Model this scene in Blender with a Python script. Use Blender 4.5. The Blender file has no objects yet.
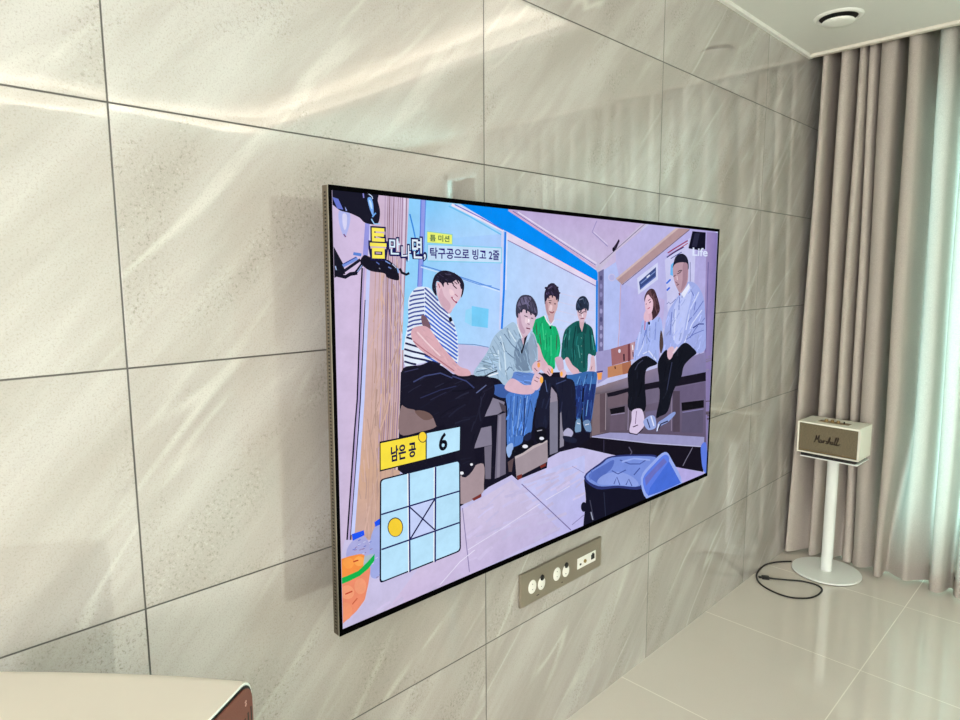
import bpy, bmesh, math, random
from mathutils import Vector, Matrix
from mathutils.geometry import tessellate_polygon

S = bpy.context.scene
C = S.collection
PI = math.pi
random.seed(5)

# ------------------------------------------------------------------ camera
cam_d = bpy.data.cameras.new('camera')
cam_d.sensor_width = 36.0
cam_d.lens = 647.5 / 960 * 36.0
cam_d.clip_start = 0.02
cam = bpy.data.objects.new('camera', cam_d)
C.objects.link(cam)
R_ = Vector((0.70317792, 0.7109975, -0.00483393))
D_ = Vector((0.08757803, -0.09335772, -0.99177337))
F_ = Vector((-0.70559968, 0.69696979, -0.12791485))
cam.matrix_world = Matrix(((R_.x, -D_.x, -F_.x, 1.1028), (R_.y, -D_.y, -F_.y, -0.3131), (R_.z, -D_.z, -F_.z, 1.3304), (0, 0, 0, 1)))
S.camera = cam

# ------------------------------------------------------------------ colour management, daylight, room lights
S.view_settings.view_transform = 'Standard'
S.view_settings.look = 'None'
S.view_settings.gamma = 1
S.view_settings.use_curve_mapping = False
EXPO = 0.31
S.view_settings.exposure = EXPO

world = bpy.data.worlds.new('daylight')
S.world = world
world.use_nodes = True
bg = world.node_tree.nodes['Background']
bg.inputs['Color'].default_value = (0.86, 1.0, 0.98, 1)
bg.inputs['Strength'].default_value = 6.0

def area(name, loc, rot, sx, sy, power, col):
    l = bpy.data.lights.new(name, 'AREA')
    l.shape = 'RECTANGLE'; l.size = sx; l.size_y = sy; l.energy = power; l.color = col
    o = bpy.data.objects.new(name, l); C.objects.link(o)
    o.location = loc; o.rotation_euler = rot
    return o
# daylight falling through the window, and the ceiling lamp of the room
area('window_daylight', (1.7, 3.55, 1.25), (-PI/2, 0, 0), 2.6, 2.0, 420, (0.93, 0.99, 1.0))
area('ceiling_lamp_light', (1.9, -1.5, 2.375), (0, 0, 0), 1.4, 1.4, 20, (1.0, 0.95, 0.94))
area('rear_fill_light', (2.6, -4.35, 1.3), (PI/2, 0, 0), 2.2, 1.6, 225, (1.0, 0.94, 0.98))  # unseen rear light, added to light the curtain folds from the front

# ------------------------------------------------------------------ node helpers
def lin(c):
    o = []
    for v in c[:3]:
        v = v / 255.0
        o.append(v / 12.92 if v <= 0.04045 else ((v + 0.055) / 1.055) ** 2.4)
    return (o[0], o[1], o[2], 1.0)

class NT:
    def __init__(s, name):
        s.m = bpy.data.materials.new(name); s.m.use_nodes = True
        s.t = s.m.node_tree; s.n = s.t.nodes; s.l = s.t.links
        s.out = [x for x in s.n if x.type == 'OUTPUT_MATERIAL'][0]
        s.b = s.n['Principled BSDF']
    def add(s, typ, **kw):
        n = s.n.new(typ)
        for k, v in kw.items(): setattr(n, k, v)
        return n
    def put(s, sock, v):
        if hasattr(v, 'links'): s.l.new(v, sock)
        else: sock.default_value = v
    def math(s, op, a, b=0.0, c=0.0, clamp=False):
        n = s.add('ShaderNodeMath', operation=op, use_clamp=clamp)
        s.put(n.inputs[0], a); s.put(n.inputs[1], b)
        if len(n.inputs) > 2: s.put(n.inputs[2], c)
        return n.outputs[0]
    def comb(s, x, y, z):
        n = s.add('ShaderNodeCombineXYZ')
        for i, v in enumerate((x, y, z)): s.put(n.inputs[i], v)
        return n.outputs[0]
    def noise(s, vec, scale=1.0, detail=3.0, rough=0.55):
        n = s.add('ShaderNodeTexNoise'); s.put(n.inputs['Vector'], vec)
        n.inputs['Scale'].default_value = scale; n.inputs['Detail'].default_value = detail
        n.inputs['Roughness'].default_value = rough
        return n.outputs['Fac']
    def smooth(s, v, a, b, lo=0.0, hi=1.0):
        n = s.add('ShaderNodeMapRange', interpolation_type='SMOOTHSTEP')
        s.put(n.inputs[0], v)
        for i, x in enumerate((a, b, lo, hi)): n.inputs[i + 1].default_value = x
        return n.outputs[0]
    def mix(s, f, a, b):
        n = s.add('ShaderNodeMix', data_type='RGBA')
        s.put(n.inputs[0], f); s.put(n.inputs[6], a); s.put(n.inputs[7], b)
        return n.outputs[2]
    def bump(s, h, strength, dist, normal=None):
        n = s.add('ShaderNodeBump')
        n.inputs['Strength'].default_value = strength; n.inputs['Distance'].default_value = dist
        s.put(n.inputs['Height'], h)
        if normal is not None: s.put(n.inputs['Normal'], normal)
        return n.outputs[0]
    def pos(s):
        g = s.add('ShaderNodeNewGeometry'); p = s.add('ShaderNodeSeparateXYZ')
        s.l.new(g.outputs['Position'], p.inputs[0])
        return g.outputs['Position'], p.outputs[0], p.outputs[1], p.outputs[2]

def plain(name, col, rough=0.5, metal=0.0, spec=0.5, nscale=0, namp=0.0, bump=0.0):
    m = NT(name); b = m.b
    b.inputs['Roughness'].default_value = rough; b.inputs['Metallic'].default_value = metal
    b.inputs['Specular IOR Level'].default_value = spec
    c = lin(col)
    if nscale:
        tc = m.add('ShaderNodeTexCoord')
        f = m.noise(tc.outputs['Object'], nscale, 3)
        c2 = tuple(max(0, x * (1 - namp)) for x in c[:3]) + (1,)
        m.put(b.inputs['Base Color'], m.mix(f, c, c2))
        if bump: m.put(b.inputs['Normal'], m.bump(f, 1.0, bump))
    else:
        b.inputs['Base Color'].default_value = c
    return m.m

def emit(name, col, strength):
    m = NT(name)
    m.b.inputs['Base Color'].default_value = (0.8, 0.8, 0.8, 1)
    m.b.inputs['Emission Color'].default_value = col
    m.b.inputs['Emission Strength'].default_value = strength
    return m.m

TW, TH, JZ = 0.793, 0.4, 0.3902          # wall tile width, height, height of the lowest joint
def wall_tile_mat():
    m = NT('marble_wall_tiles')
    P, x, y, z = m.pos()
    u = m.math('DIVIDE', y, TW); v = m.math('DIVIDE', m.math('SUBTRACT', z, JZ), TH)
    du = m.math('MULTIPLY', m.math('ABSOLUTE', m.math('SUBTRACT', m.math('FRACT', m.math('ADD', u, 0.5)), 0.5)), TW)
    dv = m.math('MULTIPLY', m.math('ABSOLUTE', m.math('SUBTRACT', m.math('FRACT', m.math('ADD', v, 0.5)), 0.5)), TH)
    joint = m.math('SUBTRACT', 1.0, m.smooth(m.math('MINIMUM', du, dv), 0.0011, 0.0017))
    iu = m.math('FLOOR', u); iv = m.math('FLOOR', v)
    tid = m.math('ADD', m.math('MULTIPLY', iu, 3.7), m.math('MULTIPLY', iv, 11.3))
    wn = m.add('ShaderNodeTexWhiteNoise', noise_dimensions='1D'); m.put(wn.inputs['W'], tid)
    off = m.math('MULTIPLY', wn.outputs['Value'], 23.0)
    ang = math.radians(46)
    ca, sa = math.cos(ang), math.sin(ang)
    s = m.math('ADD', m.math('MULTIPLY', y, ca), m.math('MULTIPLY', z, sa))
    t = m.math('SUBTRACT', m.math('MULTIPLY', z, ca), m.math('MULTIPLY', y, sa))
    warp = m.math('MULTIPLY', m.math('SUBTRACT', m.noise(m.comb(y, z, off), 1.2, 1), 0.5), 0.05)
    t = m.math('ADD', t, warp)
    band = m.noise(m.comb(m.math('MULTIPLY', s, 1.1), m.math('MULTIPLY', t, 7.0), off), 1.0, 5, 0.6)
    band2 = m.noise(m.comb(m.math('MULTIPLY', s, 2.5), m.math('MULTIPLY', t, 11.0), m.math('ADD', off, 5.0)), 1.0, 4, 0.6)
    vein = m.noise(m.comb(m.math('MULTIPLY', s, 1.0), m.math('MULTIPLY', t, 6.5), m.math('ADD', off, 9.0)), 1.0, 2, 0.5)
    vein = m.math('ABSOLUTE', m.math('SUBTRACT', vein, 0.5))
    vein = m.math('SUBTRACT', 1.0, m.smooth(vein, 0.0, 0.030))
    vein = m.math('MULTIPLY', vein, m.smooth(band2, 0.42, 0.68))
    wide = m.math('MULTIPLY', m.smooth(band, 0.52, 0.72), 0.6)
    grain = m.noise(m.comb(0.0, y, z), 330.0, 2, 0.8)
    grain2 = m.noise(m.comb(3.0, y, z), 150.0, 3, 0.75)
    patch = m.noise(m.comb(m.math('MULTIPLY', s, 3.5), m.math('MULTIPLY', t, 8.0), m.math('ADD', off, 15.0)), 1.0, 3, 0.6)
    speck = m.math('MULTIPLY', m.smooth(grain2, 0.54, 0.66), m.smooth(patch, 0.50, 0.64, 0.10, 1.0))
    pale = m.math('MULTIPLY', m.smooth(grain2, 0.42, 0.34), m.smooth(patch, 0.50, 0.64, 0.05, 0.8))
    base = m.mix(m.smooth(band, 0.36, 0.62), lin((170, 163, 156)), lin((184, 178, 172)))
    c = m.mix(wide, base, lin((194, 190, 185)))
    c = m.mix(m.math('MULTIPLY', vein, 0.60), c, lin((210, 207, 200)))
    c = m.mix(m.math('MULTIPLY', m.smooth(grain, 0.50, 0.70), 0.42), c, lin((140, 132, 120)))
    c = m.mix(m.math('MULTIPLY', m.smooth(patch, 0.50, 0.70), 0.13), c, lin((140, 132, 120)))
    c = m.mix(m.math('MULTIPLY', speck, 0.50), c, lin((112, 104, 92)))
    c = m.mix(m.math('MULTIPLY', pale, 0.4), c, lin((208, 204, 196)))
    c = m.mix(joint, c, lin((46, 38, 30)))
    m.put(m.b.inputs['Base Color'], c)
    m.put(m.b.inputs['Roughness'], m.math('ADD', 0.028, m.math('MULTIPLY', joint, 0.7)))
    m.b.inputs['Specular IOR Level'].default_value = 0.5
    m.b.inputs['IOR'].default_value = 2.15
    # tiles are very slightly bowed: tilt the normal by a slow noise
    nz = m.add('ShaderNodeTexNoise'); m.put(nz.inputs['Vector'], m.comb(off, y, z)); nz.inputs['Scale'].default_value = 3.2; nz.inputs['Detail'].default_value = 1.0
    v1 = m.add('ShaderNodeVectorMath', operation='SUBTRACT'); m.put(v1.inputs[0], nz.outputs['Color']); v1.inputs[1].default_value = (0.5, 0.5, 0.5)
    v2 = m.add('ShaderNodeVectorMath', operation='SCALE'); m.put(v2.inputs[0], v1.outputs[0]); v2.inputs['Scale'].default_value = 0.016
    ge = m.add('ShaderNodeNewGeometry')
    v3 = m.add('ShaderNodeVectorMath', operation='ADD'); m.put(v3.inputs[0], v2.outputs[0]); m.put(v3.inputs[1], ge.outputs['Normal'])
    v4 = m.add('ShaderNodeVectorMath', operation='NORMALIZE'); m.put(v4.inputs[0], v3.outputs[0])
    n1 = v4.outputs[0]
    n2 = m.bump(m.math('MULTIPLY', joint, -1.0), 0.6, 0.001, n1)
    m.put(m.b.inputs['Normal'], n2)
    return m.m

def floor_mat():
    m = NT('polished_floor_tiles')
    P, x, y, z = m.pos()
    FW = 0.6003
    u = m.math('DIVIDE', m.math('SUBTRACT', x, 0.5525), FW); v = m.math('DIVIDE', m.math('SUBTRACT', y, 2.0346), FW)
    du = m.math('MULTIPLY', m.math('ABSOLUTE', m.math('SUBTRACT', m.math('FRACT', m.math('ADD', u, 0.5)), 0.5)), FW)
    dv = m.math('MULTIPLY', m.math('ABSOLUTE', m.math('SUBTRACT', m.math('FRACT', m.math('ADD', v, 0.5)), 0.5)), FW)
    joint = m.math('SUBTRACT', 1.0, m.smooth(m.math('MINIMUM', du, dv), 0.0012, 0.0020))
    m.b.inputs['IOR'].default_value = 1.9
    n = m.noise(m.comb(x, y, 0.0), 3.0, 4)
    c = m.mix(n, lin((212, 202, 190)), lin((219, 210, 199)))
    c = m.mix(m.smooth(m.noise(m.comb(x, y, 0.0), 260.0, 2), 0.5, 0.8, 0.0, 0.25), c, lin((190, 180, 164)))
    c = m.mix(joint, c, lin((226, 219, 204)))
    m.put(m.b.inputs['Base Color'], c)
    m.put(m.b.inputs['Roughness'], m.math('ADD', 0.045, m.math('MULTIPLY', joint, 0.4)))
    m.put(m.b.inputs['Normal'], m.bump(m.noise(m.comb(x, y, 2.0), 3.0, 1), 1.0, 0.0003))
    return m.m

def curtain_mat(name='beige_curtain_linen', through=0.18):
    m = NT(name)
    P, x, y, z = m.pos()
    w = m.noise(m.comb(m.math('MULTIPLY', x, 900.0), m.math('MULTIPLY', y, 900.0), m.math('MULTIPLY', z, 260.0)), 1.0, 2)
    w2 = m.noise(m.comb(m.math('MULTIPLY', x, 260.0), m.math('MULTIPLY', y, 260.0), m.math('MULTIPLY', z, 900.0)), 1.0, 2)
    f = m.math('MULTIPLY', m.math('ADD', w, w2), 0.5)
    c = m.mix(m.smooth(f, 0.3, 0.7), lin((166, 155, 145)), lin((199, 189, 179)))
    d = m.add('ShaderNodeBsdfDiffuse'); tr = m.add('ShaderNodeBsdfTranslucent'); mx = m.add('ShaderNodeMixShader')
    m.put(d.inputs['Color'], c); m.put(tr.inputs['Color'], lin((210, 210, 204)))
    nb = m.bump(f, 0.5, 0.0004)
    m.put(d.inputs['Normal'], nb)
    mx.inputs[0].default_value = through
    m.l.new(d.outputs[0], mx.inputs[1]); m.l.new(tr.outputs[0], mx.inputs[2])
    m.l.new(mx.outputs[0], m.out.inputs['Surface'])
    return m.m

def glass_mat(name='green_tinted_window_glass', tint=(0.73, 0.92, 0.90, 1)):
    m = NT(name)
    t = m.add('ShaderNodeBsdfTransparent'); t.inputs[0].default_value = tint
    g = m.add('ShaderNodeBsdfGlossy'); g.inputs['Roughness'].default_value = 0.02
    fr = m.add('ShaderNodeFresnel'); fr.inputs[0].default_value = 1.45
    mx = m.add('ShaderNodeMixShader')
    m.l.new(fr.outputs[0], mx.inputs[0]); m.l.new(t.outputs[0], mx.inputs[1]); m.l.new(g.outputs[0], mx.inputs[2])
    m.l.new(mx.outputs[0], m.out.inputs['Surface'])
    return m.m

def screen_mat():
    m = NT('lit_television_picture')
    a = m.add('ShaderNodeAttribute'); a.attribute_name = 'picture'
    m.b.inputs['Base Color'].default_value = (0.002, 0.002, 0.003, 1)
    m.b.inputs['Roughness'].default_value = 0.25
    m.b.inputs['Specular IOR Level'].default_value = 0.0
    tc = m.add('ShaderNodeTexCoord')
    f1 = m.noise(tc.outputs['Object'], 26.0, 5, 0.7)          # fine mottling of the broadcast picture
    f2 = m.noise(tc.outputs['Object'], 7.0, 2, 0.5)
    g = m.math('ADD', m.math('MULTIPLY', f1, 0.36), m.math('MULTIPLY', f2, 0.14))
    g = m.math('ADD', g, 0.76)
    vm = m.add('ShaderNodeVectorMath', operation='SCALE'); m.put(vm.inputs[0], a.outputs['Color']); m.put(vm.inputs['Scale'], g)
    m.put(m.b.inputs['Emission Color'], vm.outputs[0])
    m.b.inputs['Emission Strength'].default_value = 1.0 / (2 ** EXPO)
    return m.m

def grille_mat():
    m = NT('woven_brass_speaker_cloth')
    tc = m.add('ShaderNodeTexCoord'); sp = m.add('ShaderNodeSeparateXYZ'); m.l.new(tc.outputs['Object'], sp.inputs[0])
    f = m.noise(m.comb(m.math('MULTIPLY', sp.outputs[0], 260.0), 0.0, m.math('MULTIPLY', sp.outputs[2], 900.0)), 1.0, 2)
    m.put(m.b.inputs['Base Color'], m.mix(m.smooth(f, 0.35, 0.65), lin((76, 66, 46)), lin((122, 110, 84))))
    m.b.inputs['Roughness'].default_value = 0.7
    m.put(m.b.inputs['Normal'], m.bump(f, 0.6, 0.0006))
    return m.m

M = dict(
    tile=wall_tile_mat(), floor=floor_mat(), curtain=curtain_mat(), drape=curtain_mat('beige_lined_curtain', 0.03), glass=glass_mat(), clear=glass_mat('clear_fill_window_glass', (0.95, 0.96, 0.95, 1)), screen=screen_mat(), grille=grille_mat(),
    ceil=plain('white_ceiling_paint', (226, 224, 216), 0.8, nscale=30, namp=0.03),
    trim=plain('white_trim_paint', (236, 234, 226), 0.45),
    lip=plain('cream_lip_paint', (222, 214, 200), 0.5),
    paint=plain('off_white_wall_paint', (222, 216, 204), 0.8, nscale=40, namp=0.03),
    frame=plain('white_window_frame', (226, 230, 228), 0.35),
    bezel=plain('black_bezel', (5, 5, 6), 0.6, spec=0.0),
    steel=plain('brushed_bronze_steel', (104, 94, 78), 0.42, 0.5, nscale=200, namp=0.15),
    backing=plain('dark_housing', (62, 54, 44), 0.6),
    slit=plain('speaker_slits', (30, 26, 22), 0.8),
    rim=plain('silver_rim', (176, 172, 156), 0.3, 0.8),
    outlet=plain('champagne_metal_plate', (154, 144, 128), 0.42, 0.55, nscale=300, namp=0.12),
    white=plain('white_plastic', (236, 234, 226), 0.4),
    hole=plain('black_socket_hole', (14, 12, 10), 0.6),
    pin=plain('brass_pin', (170, 150, 100), 0.3, 1.0),
    cabinet=plain('cream_textured_vinyl', (232, 228, 212), 0.5, nscale=400, namp=0.05, bump=0.0003),
    brass=plain('brass', (150, 126, 84), 0.35, 0.7),
    logo=plain('dark_script_logo', (40, 26, 12), 0.5),
    stand=plain('white_powder_coat', (232, 234, 228), 0.35, nscale=500, namp=0.03),
    rubber=plain('black_rubber', (18, 16, 15), 0.55),
    shell=plain('cream_moulded_shell', (206, 198, 184), 0.42, nscale=60, namp=0.02),
    brown=plain('reddish_brown_panel', (116, 62, 48), 0.5, nscale=500, namp=0.18, bump=0.0002),
    mark=plain('pale_mark', (200, 160, 150), 0.5),
    strip=emit('warm_light_strip', (1.0, 0.92, 0.85, 1), 20.0),
    lamp=emit('lamp_diffuser', (1.0, 0.93, 0.83, 1), 3.0),
)

# ------------------------------------------------------------------ mesh helpers
def link(name, bm, mat, parent=None, smooth=False, bevel=0.0):
    me = bpy.data.meshes.new(name); bm.normal_update(); bm.to_mesh(me); bm.free()
    me.materials.append(mat)
    o = bpy.data.objects.new(name, me); C.objects.link(o)
    if smooth:
        for p in me.polygons: p.use_smooth = True
    if bevel:
        b = o.modifiers.new('bevel', 'BEVEL'); b.width = bevel; b.segments = 3; b.limit_method = 'ANGLE'
        b.harden_normals = False
    if parent is not None: o.parent = parent
    return o
def box(bm, x0, x1, y0, y1, z0, z1, mtx=None):
    v = [bm.verts.new((x, y, z)) for x in (x0, x1) for y in (y0, y1) for z in (z0, z1)]
    for f in ((0, 1, 3, 2), (4, 6, 7, 5), (0, 4, 5, 1), (2, 3, 7, 6), (0, 2, 6, 4), (1, 5, 7, 3)):
        bm.faces.new([v[i] for i in f])
    if mtx is not None: bmesh.ops.transform(bm, matrix=mtx, verts=v)
    return v
def boxobj(name, x0, x1, y0, y1, z0, z1, mat, parent=None, bevel=0.0):
    bm = bmesh.new(); box(bm, x0, x1, y0, y1, z0, z1); return link(name, bm, mat, parent, bevel=bevel)
def lathe(bm, prof, seg=48, mtx=None):
    rings = []
    for r, z in prof:
        if r < 1e-6: rings.append([bm.verts.new((0, 0, z))])
        else: rings.append([bm.verts.new((r * math.cos(2 * PI * k / seg), r * math.sin(2 * PI * k / seg), z)) for k in range(seg)])
    for a, b in zip(rings, rings[1:]):
        for k in range(seg):
            q = (k + 1) % seg
            if len(a) == 1 and len(b) == 1: continue
            if len(a) == 1: bm.faces.new((a[0], b[q], b[k]))
            elif len(b) == 1: bm.faces.new((a[k], a[q], b[0]))
            else: bm.faces.new((a[k], a[q], b[q], b[k]))
    bmesh.ops.recalc_face_normals(bm, faces=bm.faces)
    if mtx is not None: bmesh.ops.transform(bm, matrix=mtx, verts=[v for r in rings for v in r])
def catmull(pts, k=6, closed=False):
    n = len(pts); o = []
    rng = n if closed else n - 1
    for i in range(rng):
        def g(j): return Vector(pts[j % n]) if closed else Vector(pts[min(max(j, 0), n - 1)])
        a, b, c, d = g(i - 1), g(i), g(i + 1), g(i + 2)
        for s in range(k):
            t = s / k
            o.append(0.5 * ((2 * b) + (c - a) * t + (2 * a - 5 * b + 4 * c - d) * t * t + (3 * b - a - 3 * c + d) * t ** 3))
    if not closed: o.append(Vector(pts[-1]))
    return o
def tube(bm, pts, r, seg=10, up=Vector((0, 0, 1))):
    rings = []
    for i, p in enumerate(pts):
        p = Vector(p); t = (Vector(pts[min(i + 1, len(pts) - 1)]) - Vector(pts[max(i - 1, 0)])).normalized()
        a = t.cross(up)
        if a.length < 1e-4: a = t.cross(Vector((1, 0, 0)))
        a.normalize(); b = t.cross(a)
        rings.append([bm.verts.new(p + (a * math.cos(2 * PI * k / seg) + b * math.sin(2 * PI * k / seg)) * r) for k in range(seg)])
    for A, B in zip(rings, rings[1:]):
        for k in range(seg): bm.faces.new((A[k], A[(k + 1) % seg], B[(k + 1) % seg], B[k]))
    bm.faces.new(rings[0][::-1]); bm.faces.new(rings[-1])
    bmesh.ops.recalc_face_normals(bm, faces=bm.faces)
def thing(name, label, cat, loc=(0, 0, 0), rotz=0.0, group=None):
    o = bpy.data.objects.new(name, None); o.empty_display_size = 0.05; C.objects.link(o)
    o.location = loc; o.rotation_euler = (0, 0, rotz)
    o['label'] = label; o['category'] = cat
    if group: o['group'] = group
    return o
def tag(o, label, cat, group=None):
    o['label'] = label; o['category'] = cat
    if group: o['group'] = group
    return o
def struct(o, label=None):
    o['kind'] = 'structure'
    if label: o['label'] = label
    return o

# ------------------------------------------------------------------ the room
CZ = 2.28                                   # ceiling height
struct(boxobj('wall_left', -0.12, 0.0, -4.1, 3.27, -0.1, 2.6, M['tile']), 'wall of large glossy greige stone tiles with dark joints')
struct(boxobj('floor', -0.12, 4.42, -4.1, 3.27, -0.12, 0.0, M['floor']), 'polished beige floor tiles with pale joints')
struct(boxobj('wall_right', 4.3, 4.42, -4.1, 3.27, 0.0, 2.6, M['paint']), 'plain off-white painted wall')
bm = bmesh.new()                             # rear wall with a window added to let fill light in, opening x 1.5..3.7, z 0.5..2.1
box(bm, 0, 1.5, -4.1, -4.0, 0, 2.6); box(bm, 3.7, 4.3, -4.1, -4.0, 0, 2.6)
box(bm, 1.5, 3.7, -4.1, -4.0, 0, 0.5); box(bm, 1.5, 3.7, -4.1, -4.0, 2.1, 2.6)
struct(link('wall_near', bm, M['paint']), 'off-white painted wall behind the viewer, with a window')
fill_win = bpy.data.objects.new('fill_window', None); C.objects.link(fill_win); struct(fill_win, 'added window behind the viewer, for fill light on the curtains')  # invented window, added to carry the rear fill light
bm = bmesh.new()
box(bm, 1.5, 1.55, -4.08, -4.02, .5, 2.1); box(bm, 3.65, 3.7, -4.08, -4.02, .5, 2.1)
box(bm, 1.55, 3.65, -4.08, -4.02, .5, .55); box(bm, 1.55, 3.65, -4.08, -4.02, 2.05, 2.1); box(bm, 2.57, 2.63, -4.08, -4.02, .55, 2.05)
link('window_frame', bm, M['frame'], fill_win)
boxobj('pane', 1.55, 3.65, -4.06, -4.054, .55, 2.05, M['clear'], fill_win)
bm = bmesh.new()                             # window wall, opening x 0.56..2.84, z 0.24..2.12
WX0, WX1, WZ0, WZ1 = 0.46, 2.84, 0.24, 2.14
box(bm, 0, WX0, 3.15, 3.27, 0, 2.6); box(bm, WX1, 4.3, 3.15, 3.27, 0, 2.6)
box(bm, WX0, WX1, 3.15, 3.27, 0, WZ0); box(bm, WX0, WX1, 3.15, 3.27, WZ1, 2.6)
struct(link('wall_far', bm, M['paint']), 'window wall behind the curtains')
win = thing('window_1', 'wide window behind the beige curtains', 'window'); del win['category']; win['kind'] = 'structure'
bm = bmesh.new()
box(bm, WX0, WX0 + .05, 3.17, 3.24, WZ0, WZ1); box(bm, WX1 - .05, WX1, 3.17, 3.24, WZ0, WZ1)
box(bm, WX0, WX1, 3.17, 3.24, WZ0, WZ0 + .05); box(bm, WX0, WX1, 3.17, 3.24, WZ1 - .05, WZ1)
box(bm, 1.67, 1.73, 3.17, 3.24, WZ0, WZ1)
link('window_frame', bm, M['frame'], win)
boxobj('pane', WX0 + .05, WX1 - .05, 3.20, 3.206, WZ0 + .05, WZ1 - .05, M['glass'], win)
# ceiling: lowered border around a lit recess, and a box for the curtains at the far end
RX0, RX1, RY0, RY1 = 0.50, 3.36, -3.2, 1.82
bm = bmesh.new()
box(bm, 0, RX0, -4.0, 2.812, CZ, CZ + .035); box(bm, RX1, 4.3, -4.0, 2.812, CZ, CZ + .035)
box(bm, RX0, RX1, RY1, 2.812, CZ, CZ + .035); box(bm, RX0, RX1, -4.0, RY0, CZ, CZ + .035)
box(bm, 0, 4.3, -4.0, 3.15, 2.44, 2.6)                      # upper slab
box(bm, 0, 4.3, 2.70, 2.80, CZ + .035, 2.44)               # front of the curtain box
for a_ in ((RX0 - .13, RX0 - .11, RY0 - .11, RY1 + .11), (RX1 + .11, RX1 + .13, RY0 - .11, RY1 + .11), (RX0 - .11, RX1 + .11, RY1 + .11, RY1 + .13), (RX0 - .11, RX1 + .11, RY0 - .13, RY0 - .11)):
    box(bm, *a_, CZ + .035, 2.44)                          # back walls of the light cove
struct(link('ceiling', bm, M['ceil']), 'white ceiling with a lowered border')
bm = bmesh.new(); box(bm, 0.0, 0.014, -4.0, 2.812, 2.266, CZ)
struct(link('trim_1', bm, M['trim']), 'thin white moulding between tiles and ceiling')
bm = bmesh.new(); box(bm, 0.014, 4.3, 2.784, 2.812, 2.267, CZ)
struct(link('trim_2', bm, M['lip'], bevel=.003), 'cream lip of the curtain box')

# cove light strips on top of the lowered border, hidden from below
def strip(x0, x1, y0, y1, lab):
    tag(boxobj('cove_light', x0, x1, y0, y1, CZ + .036, CZ + .048, M['strip']), lab, 'light strip', 'cove light strips in the ceiling recess')
strip(RX0 - .10, RX1 + .10, RY1 + .09, RY1 + .105, 'warm cove light strip along the window end of the ceiling recess')
strip(RX1 + .09, RX1 + .105, RY0, RY1, 'warm cove light strip along the ceiling recess, opposite the television')
bm = bmesh.new(); box(bm, 1.15, 2.65, -2.25, -0.75, 2.40, 2.44)
cl = thing('ceiling_lamp', 'square warm white panel lamp in the ceiling recess', 'lamp', (0, 0, 0))
link('lamp_housing', bm, M['trim'], cl, bevel=.004)
boxobj('diffuser', 1.18, 2.62, -2.22, -0.78, 2.395, 2.3995, M['lamp'], cl)

# ------------------------------------------------------------------ curtains
MAIN = [(0.012,2.94),(0.009,2.87),(0.016,2.822),(0.034,2.835),(0.055,2.875),(0.080,2.925),(0.098,2.91),(0.106,2.865),(0.118,2.852),(0.132,2.872),(0.138,2.905),(0.150,2.94),(0.168,2.935),(0.174,2.905),(0.188,2.892),(0.203,2.900),(0.210,2.93),(0.222,2.95),(0.238,2.94),(0.243,2.905),(0.257,2.893),(0.274,2.899),(0.279,2.93),(0.281,2.955)]
MAIN_UP = [(.010,3.02),(.008,2.90),(.016,2.83),(.038,2.828),(.050,2.88),(.058,3.05),(.094,3.05),(.104,2.90),(.116,2.845),(.142,2.848),(.153,2.90),(.158,3.04),(.172,3.03),(.178,2.90),(.188,2.856),(.211,2.86),(.220,2.92),(.226,3.03),(.236,3.02),(.242,2.92),(.252,2.875),(.272,2.875),(.279,2.93),(.282,3.03)]
SECOND = [(0.300,2.955),(0.291,2.92),(0.288,2.895),(0.299,2.880),(0.318,2.872),(0.345,2.898),(0.366,2.925),(0.381,2.905),(0.384,2.85),(0.395,2.822),(0.412,2.832),(0.413,2.88),(0.418,2.918),(0.440,2.908),(0.470,2.885),(0.501,2.868),(0.530,2.905),(0.568,2.945),(0.588,2.915),(0.590,2.855),(0.604,2.832),(0.628,2.838),(0.640,2.87),(0.650,2.925),(0.668,2.915),(0.675,2.86),(0.690,2.836)]
SECOND_UP = [(.300,3.03),(.289,2.95),(.289,2.88),(.300,2.855),(.328,2.85),(.348,2.88),(.354,3.03),(.382,3.03),(.388,2.90),(.398,2.84),(.432,2.838),(.444,2.88),(.452,3.02),(.480,3.03),(.490,2.92),(.505,2.872),(.545,2.88),(.556,2.98),(.580,2.99),(.588,2.88),(.602,2.842),(.640,2.842),(.650,2.90),(.660,2.99),(.674,2.98),(.682,2.90),(.698,2.846)]
x = 0.70
while x < 2.08:
    w = random.uniform(.085, .12)
    SECOND += [(x + w*.12, 2.85 + random.uniform(-.01, .01)), (x + w*.3, 2.91), (x + w*.5, 2.945), (x + w*.72, 2.91), (x + w*.85, 2.855), (x + w, 2.835)]
    SECOND_UP += [(x + w*.22, 2.86), (x + w*.34, 2.96), (x + w*.5, 3.0), (x + w*.66, 2.96), (x + w*.80, 2.86), (x + w, 2.84)]
    x += w
SECOND += [(x + .03, 2.87), (x + .045, 2.93)]; SECOND_UP += [(x + .03, 2.87), (x + .045, 2.97)]
def offs(x, z):
    kn = [(0.0, .040), (.03, .034), (.12, .004), (.19, .0), (.262, -.034), (.30, -.022), (.40, -.028), (.5, -.03), (9, -.03)]
    for (a, va), (b, vb) in zip(kn, kn[1:]):
        if x <= b: return (va + (vb - va) * (x - a) / (b - a)) * z / 2.3
    return 0
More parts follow.
